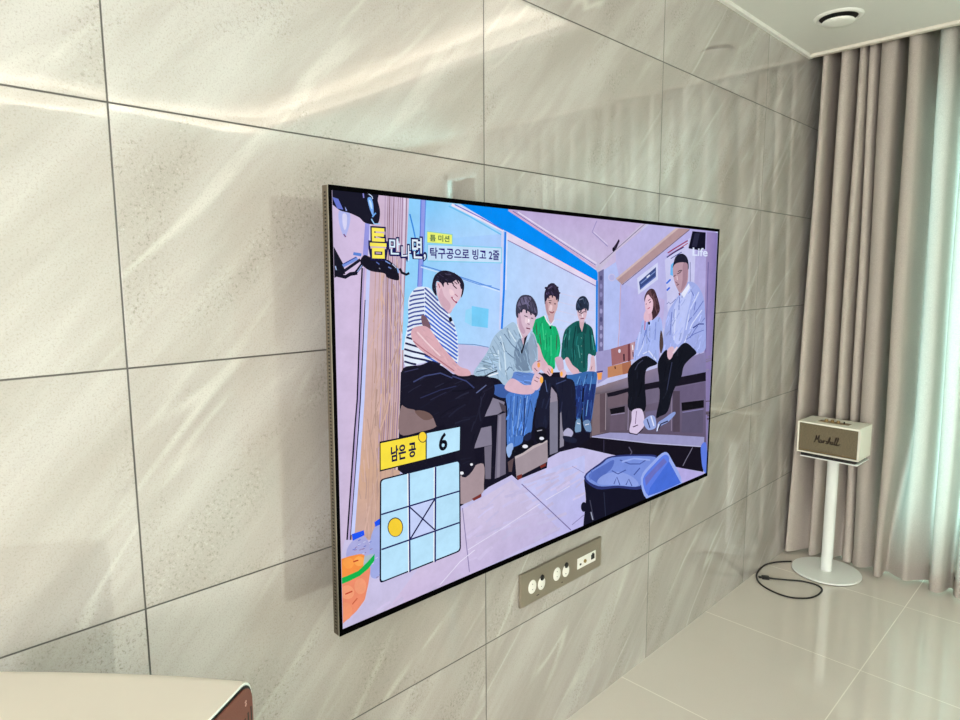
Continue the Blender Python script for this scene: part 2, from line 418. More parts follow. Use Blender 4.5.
def curtain(prof, prof_up, label, cloth, zmin=0.012):
    t = thing('curtain', label, 'curtain', (0, 0, 0), 0, 'beige floor length curtains')
    pts = catmull([(a, b, 0) for a, b in prof], 5)
    up_ = catmull([(a, b, 0) for a, b in prof_up], 5)
    for nm, z0, z1, push, nz in (('drape', zmin + .004, 2.43, 0.0, 44), ('hem', zmin, 0.082, 0.0014, 3)):
        bm = bmesh.new(); rows = []
        for j in range(nz + 1):
            z = z0 + (z1 - z0) * j / nz
            row = []
            for i, p in enumerate(pts):
                s = z / 2.3
                q = min(1.0, max(0.0, (z - .03) / .75)); q = q * q * (3 - 2 * q)
                yy = p.y + (up_[i].y - p.y) * q
                xx = p.x + (up_[i].x - p.x) * q + offs(p.x, z) + .0018 * math.sin(z * 4.1 + p.x * 31) * min(1, z)
                n = (pts[min(i + 1, len(pts) - 1)] - pts[max(i - 1, 0)]); n = Vector((n.y, -n.x, 0)).normalized()
                row.append(bm.verts.new((xx + n.x * push, min(yy, 3.10) + n.y * push, z)))
            rows.append(row)
        for A, B in zip(rows, rows[1:]):
            for i in range(len(A) - 1): bm.faces.new((A[i], A[i + 1], B[i + 1], B[i]))
        link(nm, bm, cloth, t, smooth=True)
    return t
curtain(MAIN, MAIN_UP, 'narrow gathered beige curtain in the corner beside the tiled wall', M['drape'])
curtain(SECOND, SECOND_UP, 'wide beige curtain right of the speaker, glowing green-white from the window', M['curtain'])

# ------------------------------------------------------------------ television
tv = thing('television', 'large wall-mounted flat television showing people seated on benches', 'television')
Wt, Ht, TT = 1.444, 0.828, 0.021
U = Vector((0.012583, 0.9999, -0.006391)); V = Vector((0.005719, 0.006319, 0.999964)); N = Vector((0.999904, -0.012619, -0.005639)); O = Vector((0.116867, 1.023399, 1.069948))
tv.matrix_world = Matrix(((U.x, V.x, N.x, O.x), (U.y, V.y, N.y, O.y), (U.z, V.z, N.z, O.z), (0, 0, 0, 1)))
# local axes: x right, y up, z out of the screen
hw, hh = Wt / 2, Ht / 2
bm = bmesh.new(); box(bm, -hw, hw, -hh, hh, -TT, -0.0045)
link('housing', bm, M['steel'], tv)
bm = bmesh.new(); box(bm, -hw - .0004, hw + .0004, -hh - .0004, hh + .0004, -0.0045, -0.0012)
link('rim', bm, M['rim'], tv)
bm = bmesh.new()
SX0, SX1, SY0, SY1 = -.7155, .7125, -.4015, .4050
box(bm, -hw, SX0, -hh, hh, -.0012, 0.0); box(bm, SX1, hw, -hh, hh, -.0012, 0.0)
box(bm, SX0, SX1, -hh, SY0, -.0012, 0.0); box(bm, SX0, SX1, SY1, hh, -.0012, 0.0)
link('bezel', bm, M['bezel'], tv)
for sx in (-1, 1):                                  # perforated slits down each side face
    bm = bmesh.new()
    for k in range(128):
        y = -hh + .012 + k * (Ht - .024) / 127
        a, b = (sx * hw, sx * (hw + .0003)); box(bm, min(a, b), max(a, b), y - .0014, y + .0014, -TT + .006, -.010)
    link('side_perforation', bm, M['slit'], tv)
bm = bmesh.new(); box(bm, -.30, .30, -.22, .22, -TT - .020, -TT)
link('rear_housing', bm, M['backing'], tv, bevel=.006)
bm = bmesh.new(); box(bm, -.12, .12, -.12, .12, -.100, -TT - .020); box(bm, -.20, .20, -.015, .015, -.075, -.045)
link('wall_bracket', bm, M['rubber'], tv)
bm = bmesh.new(); box(bm, .652, .668, -hh - .003, -hh, -.010, -.002)
link('sensor', bm, M['bezel'], tv)

PICTURE = '''
G 196,186,222/196,206,240/180,180,225/190,190,230 -3642,2102 3787,2146 3910,-2298 -3664,-2080
G 205,188,222/212,190,224/205,185,215/200,186,216 -3642,2102 -3162,2063 -3482,-1353 -3641,-1303
S 176,182,236 -3501,1862 -3400,1843 -3403,1747 -3436,1659 -3457,1632 -3486,1674 -3514,1775
P 120,60,110 -3472,1654 -3452,1629 -3441,1635 -3461,1660
S 214,212,244 -3472,1830 -3431,1824 -3434,1728 -3455,1693 -3474,1743
G 205,180,206/208,190,218/205,170,150/206,166,140 -3184,2061 -2730,2048 -2900,-604 -3353,-606
G 206,166,140/205,170,150/200,165,150/198,165,160 -3351,-510 -2874,-508 -2948,-1363 -3500,-1229
P 184,160,190 -3016,2059 -3062,1069 -3104,124 -3157,-550 -3145,-553 -3091,122 -3049,1069 -3004,2060
P 150,120,140 -2984,2062 -3029,1069 -3071,120 -3125,-557 -3116,-559 -3063,118 -3021,1068 -2976,2063
P 150,120,140 -2966,2064 -3011,1068 -3052,117 -3105,-561 -3093,-564 -3039,115 -2998,1068 -2953,2065
P 184,160,190 -2942,2066 -2987,1068 -3028,114 -3081,-566 -3069,-569 -3015,112 -2974,1067 -2930,2067
P 150,120,140 -2918,2068 -2963,1067 -3004,111 -3057,-571 -3044,-574 -2991,109 -2950,1067 -2906,2069
P 184,160,190 -2891,2070 -2935,1066 -2975,107 -3029,-577 -3021,-579 -2967,106 -2927,1066 -2883,2071
P 150,120,140 -2866,2073 -2910,1066 -2951,104 -3004,-582 -2996,-584 -2942,103 -2902,1066 -2858,2073
P 158,128,158 -2842,2075 -2885,1065 -2925,101 -2978,-587 -2970,-589 -2917,99 -2877,1065 -2833,2076
P 158,128,158 -2819,2077 -2862,1065 -2902,98 -2955,-592 -2942,-595 -2888,96 -2849,1064 -2806,2078
P 220,206,230 -2794,2079 -2837,1064 -2876,94 -2929,-598 -2916,-601 -2863,92 -2823,1064 -2781,2080
P 150,120,140 -2770,2081 -2813,1064 -2853,91 -2906,-602 -2892,-606 -2839,89 -2800,1063 -2757,2082
P 188,152,140 -3137,1347 -3206,137 -3292,-1211 -3285,-1214 -3200,136 -3130,1346
P 188,152,140 -3092,1347 -3161,132 -3247,-1225 -3240,-1227 -3155,130 -3085,1347
P 188,152,140 -3047,1347 -3116,126 -3201,-1238 -3194,-1240 -3109,124 -3040,1347
P 188,152,140 -3001,1348 -3070,120 -3154,-1251 -3147,-1254 -3063,118 -2994,1348
P 188,152,140 -2955,1348 -3023,113 -3107,-1265 -3100,-1267 -3016,112 -2948,1348
P 198,164,152 -3107,74 -3119,48 -3131,21 -3143,-6 -3155,-32 -3167,-59 -3178,-86 -3188,-113 -3199,-140 -3209,-167 -3220,-194 -3227,-212 -3219,-215 -3212,-197 -3201,-170 -3191,-143 -3180,-116 -3170,-89 -3159,-62 -3147,-36 -3135,-9 -3123,17 -3111,44 -3099,71
P 190,157,146 -3106,-176 -3111,-206 -3117,-235 -3122,-264 -3130,-291 -3142,-318 -3154,-344 -3166,-370 -3170,-379 -3157,-386 -3153,-377 -3140,-351 -3128,-324 -3116,-297 -3108,-268 -3103,-239 -3097,-210 -3092,-180
P 204,169,156 -2948,1496 -2961,1469 -2974,1443 -2988,1416 -3001,1389 -3012,1362 -3023,1335 -3034,1308 -3046,1280 -3057,1253 -3068,1226 -3079,1200 -3086,1182 -3079,1179 -3071,1197 -3060,1224 -3049,1251 -3038,1278 -3027,1306 -3015,1333 -3004,1360 -2993,1387 -2980,1414 -2967,1440 -2954,1467 -2940,1494
P 203,168,156 -3102,426 -3111,399 -3121,372 -3130,344 -3140,317 -3149,290 -3158,263 -3168,236 -3177,209 -3187,183 -3196,156 -3206,129 -3209,120 -3197,115 -3193,124 -3184,151 -3175,178 -3165,205 -3156,232 -3146,259 -3137,286 -3127,313 -3118,340 -3108,367 -3099,395 -3089,422
P 211,175,162 -3052,938 -3066,911 -3080,885 -3095,859 -3109,832 -3123,806 -3137,780 -3151,754 -3164,727 -3175,700 -3186,672 -3197,645 -3208,618 -3218,591 -3229,564 -3240,537 -3244,528 -3235,525 -3231,534 -3220,561 -3210,588 -3199,615 -3188,642 -3177,669 -3166,697 -3155,724 -3143,750 -3128,776 -3114,802 -3100,829 -3086,855 -3072,881 -3057,908 -3043,934
P 211,175,162 -3209,-673 -3206,-704 -3203,-735 -3199,-766 -3196,-797 -3193,-828 -3189,-860 -3186,-891 -3185,-921 -3191,-950 -3196,-979 -3201,-1008 -3206,-1037 -3211,-1067 -3216,-1096 -3221,-1125 -3223,-1135 -3214,-1138 -3212,-1128 -3207,-1099 -3202,-1070 -3197,-1041 -3192,-1012 -3187,-982 -3182,-953 -3177,-924 -3177,-892 -3181,-861 -3184,-830 -3187,-798 -3191,-767 -3194,-736 -3197,-705 -3201,-674
P 216,179,166 -2978,881 -2975,851 -2971,821 -2968,791 -2965,761 -2961,731 -2953,701 -2945,671 -2938,641 -2930,611 -2927,601 -2919,602 -2922,612 -2929,642 -2937,672 -2945,702 -2953,732 -2957,761 -2960,791 -2963,821 -2967,851 -2970,881
P 203,168,156 -3122,1081 -3126,1052 -3131,1022 -3135,992 -3142,963 -3153,935 -3163,907 -3174,879 -3178,869 -3168,866 -3164,876 -3154,904 -3143,932 -3131,961 -3125,991 -3120,1021 -3116,1051 -3111,1080
P 212,175,162 -3288,-846 -3287,-877 -3286,-908 -3284,-939 -3283,-970 -3282,-1001 -3278,-1033 -3274,-1064 -3270,-1096 -3267,-1128 -3263,-1160 -3255,-1161 -3259,-1129 -3263,-1097 -3267,-1065 -3270,-1034 -3274,-1002 -3275,-971 -3277,-940 -3278,-909 -3279,-878 -3281,-847
P 181,150,139 -3299,-528 -3295,-558 -3292,-588 -3288,-619 -3285,-649 -3283,-678 -3286,-707 -3289,-736 -3293,-765 -3296,-794 -3297,-804 -3285,-807 -3284,-798 -3281,-769 -3278,-739 -3274,-710 -3271,-681 -3273,-650 -3276,-620 -3280,-590 -3283,-559 -3287,-529
P 216,179,165 -3292,-14 -3293,-43 -3293,-72 -3294,-101 -3294,-131 -3295,-160 -3295,-189 -3296,-218 -3297,-247 -3298,-277 -3298,-306 -3299,-326 -3287,-328 -3287,-308 -3286,-279 -3285,-250 -3284,-220 -3284,-191 -3283,-162 -3283,-132 -3282,-103 -3282,-74 -3281,-45 -3281,-16
P 210,174,161 -2924,1202 -2917,1173 -2911,1144 -2905,1115 -2899,1086 -2893,1057 -2886,1028 -2880,999 -2877,969 -2875,940 -2873,910 -2871,880 -2869,850 -2867,821 -2866,791 -2864,771 -2855,771 -2857,791 -2859,821 -2860,850 -2862,880 -2864,910 -2866,940 -2868,970 -2871,999 -2878,1029 -2884,1058 -2890,1087 -2896,1116 -2903,1145 -2909,1174 -2915,1203
P 194,161,149 -3282,-1018 -3289,-1046 -3296,-1074 -3303,-1102 -3310,-1130 -3318,-1159 -3325,-1186 -3338,-1211 -3351,-1235 -3365,-1260 -3378,-1285 -3387,-1301 -3381,-1305 -3372,-1289 -3358,-1264 -3345,-1240 -3332,-1215 -3318,-1190 -3311,-1162 -3304,-1134 -3296,-1105 -3289,-1077 -3282,-1049 -3275,-1021
P 210,174,161 -2821,896 -2829,867 -2837,838 -2845,808 -2851,778 -2857,749 -2864,719 -2868,700 -2858,698 -2854,717 -2848,747 -2841,777 -2835,806 -2828,836 -2819,865 -2811,894
P 200,165,153 -3362,-404 -3360,-434 -3358,-463 -3356,-493 -3350,-524 -3342,-554 -3334,-585 -3326,-615 -3321,-635 -3309,-635 -3314,-615 -3322,-584 -3330,-554 -3338,-524 -3344,-494 -3346,-465 -3348,-435 -3351,-405
P 188,156,144 -3301,-991 -3298,-1022 -3295,-1053 -3291,-1084 -3289,-1115 -3287,-1146 -3285,-1178 -3283,-1198 -3276,-1200 -3277,-1179 -3279,-1148 -3282,-1117 -3284,-1086 -3287,-1054 -3290,-1023 -3293,-992
P 217,179,166 -3072,1345 -3073,1316 -3075,1288 -3077,1260 -3078,1232 -3080,1203 -3081,1175 -3083,1146 -3083,1118 -3082,1089 -3081,1061 -3080,1032 -3079,1004 -3078,975 -3077,946 -3076,927 -3063,927 -3064,946 -3065,975 -3066,1004 -3067,1032 -3068,1061 -3069,1089 -3070,1118 -3070,1146 -3068,1174 -3067,1203 -3065,1231 -3064,1259 -3062,1288 -3060,1316 -3059,1344
P 214,177,164 -3088,1205 -3084,1177 -3080,1148 -3075,1120 -3068,1091 -3061,1063 -3053,1035 -3048,1016 -3033,1019 -3038,1038 -3046,1066 -3053,1094 -3060,1122 -3064,1150 -3069,1178 -3073,1207
P 181,150,139 -3166,-335 -3166,-365 -3165,-396 -3165,-427 -3165,-458 -3165,-488 -3165,-519 -3165,-550 -3165,-581 -3164,-612 -3163,-643 -3162,-674 -3161,-706 -3160,-737 -3159,-768 -3158,-800 -3158,-810 -3144,-813 -3144,-802 -3145,-771 -3146,-740 -3147,-708 -3148,-677 -3149,-646 -3150,-615 -3151,-583 -3151,-553 -3151,-522 -3152,-491 -3152,-460 -3152,-429 -3152,-398 -3152,-368 -3152,-337
P 205,170,157 -2973,-654 -2988,-681 -3004,-707 -3019,-734 -3035,-760 -3048,-788 -3056,-819 -3065,-848 -3073,-878 -3081,-908 -3084,-918 -3069,-924 -3066,-914 -3058,-884 -3050,-855 -3041,-825 -3033,-795 -3020,-768 -3005,-742 -2990,-716 -2974,-689 -2959,-663
P 202,168,155 -3145,-580 -3154,-607 -3163,-633 -3172,-660 -3181,-687 -3189,-714 -3198,-741 -3209,-766 -3220,-792 -3230,-818 -3241,-844 -3252,-870 -3263,-895 -3251,-901 -3240,-876 -3230,-850 -3219,-824 -3208,-798 -3197,-772 -3187,-746 -3178,-719 -3169,-692 -3160,-665 -3151,-639 -3142,-612 -3133,-585
P 213,176,163 -3004,1499 -3011,1471 -3019,1442 -3027,1414 -3034,1386 -3042,1357 -3050,1329 -3057,1301 -3064,1272 -3068,1243 -3071,1214 -3075,1186 -3079,1157 -3083,1128 -3087,1099 -3091,1070 -3092,1061 -3082,1060 -3080,1069 -3076,1098 -3073,1127 -3069,1156 -3065,1185 -3061,1213 -3057,1242 -3054,1271 -3047,1299 -3040,1327 -3032,1356 -3024,1384 -3017,1412 -3009,1441 -3001,1469 -2994,1498
P 181,150,139 -2981,53 -2986,23 -2990,-7 -2994,-37 -2998,-67 -3002,-97 -3006,-126 -3010,-157 -3010,-187 -3009,-218 -3009,-249 -3009,-280 -3008,-311 -3008,-342 -3008,-373 -3000,-374 -3001,-343 -3001,-312 -3001,-281 -3002,-250 -3002,-219 -3002,-189 -3003,-158 -2999,-128 -2994,-98 -2990,-68 -2986,-39 -2982,-9 -2978,21 -2974,51
P 197,163,151 -3091,336 -3090,306 -3088,276 -3087,246 -3085,216 -3084,185 -3083,155 -3080,124 -3077,94 -3073,63 -3070,33 -3067,2 -3063,-29 -3061,-49 -3046,-50 -3048,-30 -3051,1 -3055,32 -3058,63 -3061,93 -3065,124 -3067,154 -3069,184 -3070,215 -3071,245 -3073,275 -3074,305 -3076,335
P 214,177,164 -3276,-276 -3275,-306 -3274,-336 -3272,-366 -3271,-396 -3267,-427 -3263,-458 -3259,-488 -3255,-519 -3244,-520 -3248,-489 -3252,-458 -3256,-428 -3260,-397 -3262,-367 -3263,-337 -3264,-307 -3266,-277
P 195,161,149 -2861,695 -2871,665 -2880,636 -2890,606 -2899,576 -2903,545 -2907,514 -2911,484 -2915,453 -2899,451 -2895,481 -2891,512 -2887,543 -2884,573 -2874,602 -2865,631 -2855,661 -2846,691
P 183,152,140 -2875,544 -2880,515 -2885,485 -2890,456 -2894,426 -2899,397 -2904,367 -2909,338 -2913,308 -2918,279 -2920,269 -2905,266 -2903,276 -2898,305 -2894,335 -2889,364 -2884,394 -2879,424 -2875,453 -2870,483 -2865,512 -2860,542
P 189,156,145 -2867,872 -2861,843 -2854,814 -2848,784 -2842,755 -2838,735 -2827,736 -2831,756 -2837,785 -2843,815 -2850,844 -2856,873
P 217,179,166 -3062,316 -3061,286 -3060,256 -3059,226 -3058,195 -3057,165 -3056,135 -3055,105 -3055,75 -3055,44 -3054,14 -3054,-16 -3054,-47 -3054,-77 -3053,-108 -3046,-109 -3046,-78 -3046,-48 -3046,-17 -3047,13 -3047,43 -3047,74 -3047,104 -3048,134 -3049,165 -3051,195 -3052,225 -3053,255 -3054,285 -3055,315
P 200,166,154 -3437,-884 -3430,-915 -3425,-946 -3421,-978 -3417,-1009 -3413,-1041 -3409,-1073 -3405,-1105 -3402,-1126 -3388,-1128 -3391,-1107 -3395,-1075 -3399,-1043 -3403,-1011 -3408,-980 -3412,-948 -3417,-916 -3424,-884
P 203,168,155 -2936,934 -2932,904 -2927,873 -2922,843 -2917,812 -2914,782 -2910,751 -2907,731 -2894,731 -2897,752 -2901,782 -2905,813 -2909,844 -2914,874 -2919,905 -2924,935
P 186,154,142 -2979,-654 -2991,-681 -3003,-708 -3015,-735 -3027,-761 -3040,-788 -3052,-815 -3064,-842 -3076,-868 -3089,-894 -3101,-921 -3113,-947 -3126,-973 -3134,-991 -3126,-996 -3118,-978 -3105,-952 -3093,-925 -3080,-899 -3068,-872 -3056,-846 -3043,-819 -3031,-793 -3019,-766 -3007,-739 -2995,-712 -2983,-685 -2971,-658
P 205,170,157 -2998,1141 -2996,1111 -2995,1081 -2993,1051 -2992,1021 -2990,991 -2989,961 -2987,931 -2985,901 -2983,871 -2983,861 -2970,861 -2971,871 -2972,901 -2974,932 -2976,962 -2978,992 -2979,1022 -2981,1052 -2982,1081 -2984,1111 -2985,1141
P 181,150,139 -2910,597 -2922,569 -2935,542 -2947,515 -2960,488 -2972,460 -2985,433 -2998,406 -3005,376 -3011,347 -3016,318 -3021,289 -3026,259 -3031,230 -3037,201 -3040,181 -3027,178 -3023,198 -3018,227 -3013,256 -3007,286 -3002,315 -2997,344 -2992,373 -2984,401 -2972,428 -2959,455 -2947,483 -2934,510 -2922,537 -2909,565 -2896,592
P 213,176,163 -3081,-947 -3084,-976 -3087,-1006 -3091,-1035 -3094,-1065 -3097,-1094 -3100,-1125 -3098,-1156 -3082,-1159 -3084,-1129 -3081,-1100 -3078,-1070 -3075,-1041 -3072,-1011 -3068,-981 -3065,-952
P 210,174,161 -3186,-139 -3185,-169 -3183,-198 -3182,-228 -3180,-257 -3179,-287 -3177,-317 -3175,-347 -3171,-377 -3167,-407 -3163,-437 -3159,-467 -3155,-497 -3152,-527 -3150,-538 -3137,-539 -3138,-529 -3142,-498 -3146,-468 -3150,-438 -3154,-408 -3158,-378 -3161,-348 -3164,-318 -3165,-289 -3167,-259 -3168,-229 -3170,-200 -3171,-170 -3173,-141
P 199,165,153 -3238,-833 -3252,-858 -3267,-882 -3281,-907 -3296,-931 -3310,-955 -3325,-980 -3339,-1004 -3352,-1029 -3362,-1056 -3372,-1083 -3381,-1110 -3391,-1136 -3401,-1163 -3411,-1189 -3420,-1216 -3424,-1225 -3415,-1230 -3411,-1221 -3402,-1194 -3392,-1168 -3382,-1141 -3372,-1114 -3362,-1088 -3353,-1061 -3343,-1034 -3330,-1009 -3316,-985 -3301,-961 -3287,-937 -3273,-912 -3258,-888 -3244,-863 -3229,-839
P 179,148,137 -3128,111 -3139,83 -3150,55 -3161,28 -3172,0 -3183,-28 -3191,-56 -3196,-86 -3202,-115 -3208,-144 -3214,-174 -3218,-193 -3210,-195 -3207,-176 -3201,-146 -3195,-117 -3189,-88 -3183,-59 -3176,-30 -3165,-3 -3154,25 -3143,53 -3132,80 -3121,108
P 183,152,141 -2939,1216 -2936,1187 -2932,1159 -2929,1131 -2926,1103 -2923,1074 -2919,1046 -2916,1017 -2919,989 -2921,961 -2924,932 -2927,904 -2929,875 -2932,847 -2934,818 -2923,817 -2920,845 -2917,874 -2915,903 -2912,931 -2909,960 -2907,988 -2904,1017 -2907,1046 -2911,1075 -2914,1103 -2917,1132 -2921,1160 -2924,1188 -2927,1217
P 199,164,152 -3190,-1089 -3183,-1121 -3177,-1152 -3170,-1184 -3163,-1216 -3159,-1247 -3158,-1258 -3144,-1260 -3145,-1250 -3149,-1218 -3156,-1186 -3163,-1154 -3170,-1122 -3177,-1090
P 190,157,146 -2998,182 -3007,154 -3016,125 -3025,96 -3034,68 -3043,39 -3053,11 -3064,-17 -3075,-45 -3086,-72 -3097,-100 -3108,-128 -3111,-137 -3097,-143 -3093,-134 -3083,-106 -3072,-78 -3060,-50 -3049,-23 -3038,5 -3029,34 -3020,63 -3010,91 -3001,120 -2992,149 -2983,178
P 198,164,152 -2811,1094 -2822,1066 -2832,1038 -2843,1010 -2854,982 -2864,954 -2875,926 -2885,898 -2894,870 -2904,842 -2913,814 -2922,786 -2932,758 -2941,730 -2950,702 -2942,699 -2933,727 -2923,756 -2914,784 -2904,812 -2895,840 -2886,868 -2876,896 -2866,924 -2856,952 -2845,980 -2834,1008 -2824,1036 -2813,1064 -2802,1092
P 216,179,166 -3097,184 -3103,154 -3108,125 -3113,96 -3118,67 -3123,38 -3128,9 -3132,-11 -3121,-13 -3118,6 -3113,35 -3108,64 -3103,94 -3098,123 -3092,152 -3087,181
P 180,149,138 -2936,79 -2939,49 -2942,19 -2945,-11 -2949,-41 -2952,-71 -2955,-102 -2958,-132 -2960,-162 -2963,-193 -2966,-223 -2968,-253 -2971,-284 -2972,-304 -2961,-307 -2960,-286 -2957,-256 -2954,-225 -2952,-195 -2949,-165 -2947,-134 -2944,-104 -2941,-74 -2938,-44 -2934,-13 -2931,17 -2928,47 -2925,77
P 210,174,161 -3274,134 -3267,105 -3260,76 -3253,47 -3250,37 -3240,38 -3242,47 -3249,77 -3256,106 -3264,134
P 187,155,143 -3391,-584 -3386,-615 -3382,-647 -3376,-679 -3368,-711 -3361,-742 -3353,-774 -3348,-796 -3338,-796 -3344,-775 -3351,-743 -3359,-711 -3367,-679 -3372,-648 -3377,-616 -3381,-585
P 183,151,140 -3259,-37 -3255,-67 -3250,-96 -3246,-126 -3241,-155 -3237,-185 -3233,-215 -3228,-244 -3224,-274 -3219,-304 -3214,-334 -3210,-364 -3205,-394 -3200,-425 -3199,-435 -3190,-435 -3191,-425 -3196,-395 -3201,-365 -3205,-335 -3210,-305 -3215,-275 -3219,-245 -3224,-215 -3228,-185 -3233,-156 -3237,-126 -3241,-97 -3246,-67 -3250,-38
P 184,152,141 -3160,620 -3159,591 -3158,562 -3157,533 -3156,503 -3155,474 -3155,446 -3159,417 -3163,389 -3167,360 -3170,331 -3174,302 -3175,293 -3163,291 -3162,300 -3158,329 -3154,358 -3150,386 -3147,415 -3143,444 -3142,474 -3143,503 -3145,532 -3146,561 -3147,590 -3148,619
P 212,175,162 -2995,168 -3003,140 -3010,111 -3018,82 -3026,54 -3034,25 -3041,-3 -3054,-29 -3066,-56 -3078,-83 -3090,-110 -3102,-136 -3114,-163 -3102,-169 -3089,-142 -3077,-116 -3065,-89 -3053,-62 -3040,-35 -3028,-8 -3020,21 -3012,50 -3005,78 -2997,107 -2989,136 -2981,164
P 217,180,167 -3187,747 -3200,722 -3214,697 -3227,672 -3232,663 -3225,660 -3220,669 -3207,694 -3193,719 -3180,744
P 211,174,162 -3312,-419 -3310,-449 -3308,-479 -3306,-509 -3304,-540 -3303,-570 -3302,-600 -3301,-630 -3301,-641 -3287,-643 -3288,-633 -3289,-603 -3290,-572 -3290,-542 -3292,-511 -3294,-481 -3297,-451 -3299,-420
P 214,177,164 -3021,1498 -3022,1469 -3020,1441 -3013,1412 -3006,1384 -3000,1356 -2993,1328 -2986,1300 -2979,1272 -2971,1273 -2978,1301 -2985,1330 -2992,1358 -2999,1386 -3006,1414 -3012,1442 -3014,1470 -3013,1498
P 185,153,142 -3126,-467 -3126,-498 -3125,-529 -3125,-560 -3124,-591 -3124,-622 -3123,-652 -3127,-682 -3134,-711 -3141,-740 -3148,-768 -3155,-797 -3162,-826 -3166,-846 -3158,-849 -3154,-829 -3147,-800 -3140,-772 -3133,-743 -3126,-714 -3120,-684 -3115,-654 -3116,-623 -3116,-592 -3117,-561 -3117,-530 -3118,-499 -3118,-469
P 186,154,142 -3150,21 -3149,-9 -3148,-40 -3147,-71 -3145,-102 -3138,-134 -3132,-165 -3125,-196 -3118,-227 -3102,-227 -3109,-196 -3116,-164 -3123,-133 -3130,-103 -3131,-72 -3132,-42 -3133,-11 -3134,20
P 196,162,150 -2898,1452 -2894,1424 -2891,1396 -2887,1367 -2884,1339 -2880,1310 -2877,1282 -2873,1253 -2868,1224 -2860,1196 -2852,1168 -2843,1140 -2835,1111 -2827,1083 -2819,1054 -2811,1026 -2800,1027 -2809,1056 -2817,1085 -2825,1113 -2833,1141 -2842,1170 -2850,1198 -2858,1226 -2863,1254 -2866,1283 -2870,1311 -2874,1340 -2877,1368 -2881,1397 -2884,1425 -2888,1453
P 178,148,137 -3149,233 -3152,204 -3156,175 -3159,146 -3162,117 -3166,88 -3169,59 -3169,29 -3169,-1 -3169,-30 -3169,-60 -3169,-90 -3169,-119 -3154,-121 -3154,-92 -3154,-62 -3154,-32 -3154,-3 -3154,27 -3155,56 -3151,85 -3148,114 -3145,143 -3141,172 -3138,201 -3134,230
P 198,164,152 -2999,472 -2992,442 -2985,413 -2978,383 -2970,353 -2971,324 -2973,294 -2974,264 -2975,234 -2959,232 -2958,262 -2957,292 -2956,322 -2955,353 -2962,384 -2970,414 -2977,444 -2984,474
P 194,160,149 -2924,-429 -2935,-457 -2947,-485 -2958,-513 -2969,-541 -2979,-570 -2989,-599 -2998,-627 -3008,-656 -3018,-684 -3024,-703 -3013,-708 -3006,-689 -2996,-661 -2987,-632 -2977,-604 -2967,-575 -2958,-546 -2947,-518 -2935,-490 -2924,-462 -2912,-434
P 210,174,161 -3256,-881 -3263,-910 -3270,-939 -3277,-968 -3284,-996 -3291,-1025 -3298,-1054 -3306,-1082 -3315,-1110 -3323,-1138 -3332,-1165 -3340,-1193 -3349,-1221 -3358,-1249 -3361,-1258 -3346,-1265 -3343,-1256 -3335,-1228 -3326,-1200 -3318,-1172 -3309,-1145 -3300,-1117 -3291,-1089 -3284,-1060 -3277,-1031 -3269,-1003 -3262,-974 -3255,-945 -3248,-916 -3241,-888
P 180,149,138 -2978,-512 -2978,-543 -2978,-573 -2977,-604 -2977,-634 -2977,-665 -2977,-695 -2977,-725 -2980,-755 -2982,-785 -2971,-788 -2968,-758 -2966,-728 -2965,-698 -2965,-667 -2965,-636 -2966,-606 -2966,-575 -2966,-545 -2966,-514
P 150,150,222 -3239,1776 -3272,1472 -3219,1470 -3185,1776
P 210,206,240 -3191,1760 -3213,1473 -3191,1472 -3169,1761
P 20,16,40 -3289,1363 -3312,1075 -3371,159 -3405,-117 -3519,-1194 -3502,-1200 -3388,-121 -3354,156 -3295,1074 -3272,1363
P 178,160,208 -3267,1364 -3295,1075 -3355,157 -3389,-120 -3497,-1200 -3480,-1206 -3372,-124 -3338,154 -3277,1074 -3250,1363
P 40,30,70 -3260,1074 -3336,155 -3364,-124 -3480,-1206 -3466,-1211 -3350,-127 -3322,152 -3246,1073
P 196,204,248 -3231,1382 -3251,1074 -3322,153 -3351,-126 -3462,-1112 -3423,-1126 -3312,-135 -3283,146 -3212,1072 -3192,1382
G 140,205,250/170,200,250/182,212,252/150,214,250 -2736,2047 -1394,2067 -1454,477 -2846,582
G 120,200,250/160,215,252/175,215,252/160,205,250 -2534,2046 -2060,2036 -1453,1753 -2512,1645
P 60,140,225 -2740,1878 -2705,1767 -2670,1637 -2653,1640 -2688,1771 -2723,1882
P 145,155,230 -2592,2042 -2608,1737 -2648,1188 -2591,1185 -2550,1738 -2535,2045
P 90,120,215 -2599,2022 -2610,1736 -2648,1197 -2636,1196 -2598,1737 -2586,2022
P 100,140,225 -2540,2045 -2558,1720 -2594,1196 -2582,1196 -2545,1720 -2527,2046
P 110,190,240 -2241,1986 -1952,1901 -1459,1730 -1448,1743 -1943,1914 -2233,1999
P 235,225,245 -2204,1998 -1812,1884 -1447,1773 -1429,1799 -1795,1909 -2189,2022
P 110,105,200 -2159,2008 -1807,1907 -1458,1796 -1450,1806 -1800,1917 -2153,2017
P 225,215,245 -2118,2011 -1778,1909 -1442,1804 -1435,1814 -1771,1919 -2112,2020
P 90,140,220 -2604,1395 -2295,1329 -1948,1249 -1496,1139 -1491,1150 -1944,1259 -2290,1340 -2600,1405
P 205,225,252 -2605,1376 -1948,1232 -1496,1121 -1491,1133 -1944,1243 -2601,1386
P 100,150,225 -2159,1287 -1801,1198 -1619,1184 -1618,1194 -1798,1208 -2155,1295
P 120,205,248 -1916,981 -1663,941 -1676,735 -1916,769
P 150,215,250 -2003,941 -1916,960 -1916,769 -2017,816
G 178,210,250/204,208,244/208,214,246/180,212,252 -1406,1733 297,1201 327,51 -1484,231
P 206,206,236 -530,1105 241,966 245,976 -526,1114
P 206,206,236 -526,997 246,850 250,860 -523,1006
P 206,206,236 -523,888 251,733 255,743 -520,897
P 206,206,236 -520,779 256,616 260,626 -517,788
P 206,206,236 -517,670 261,499 265,509 -513,679
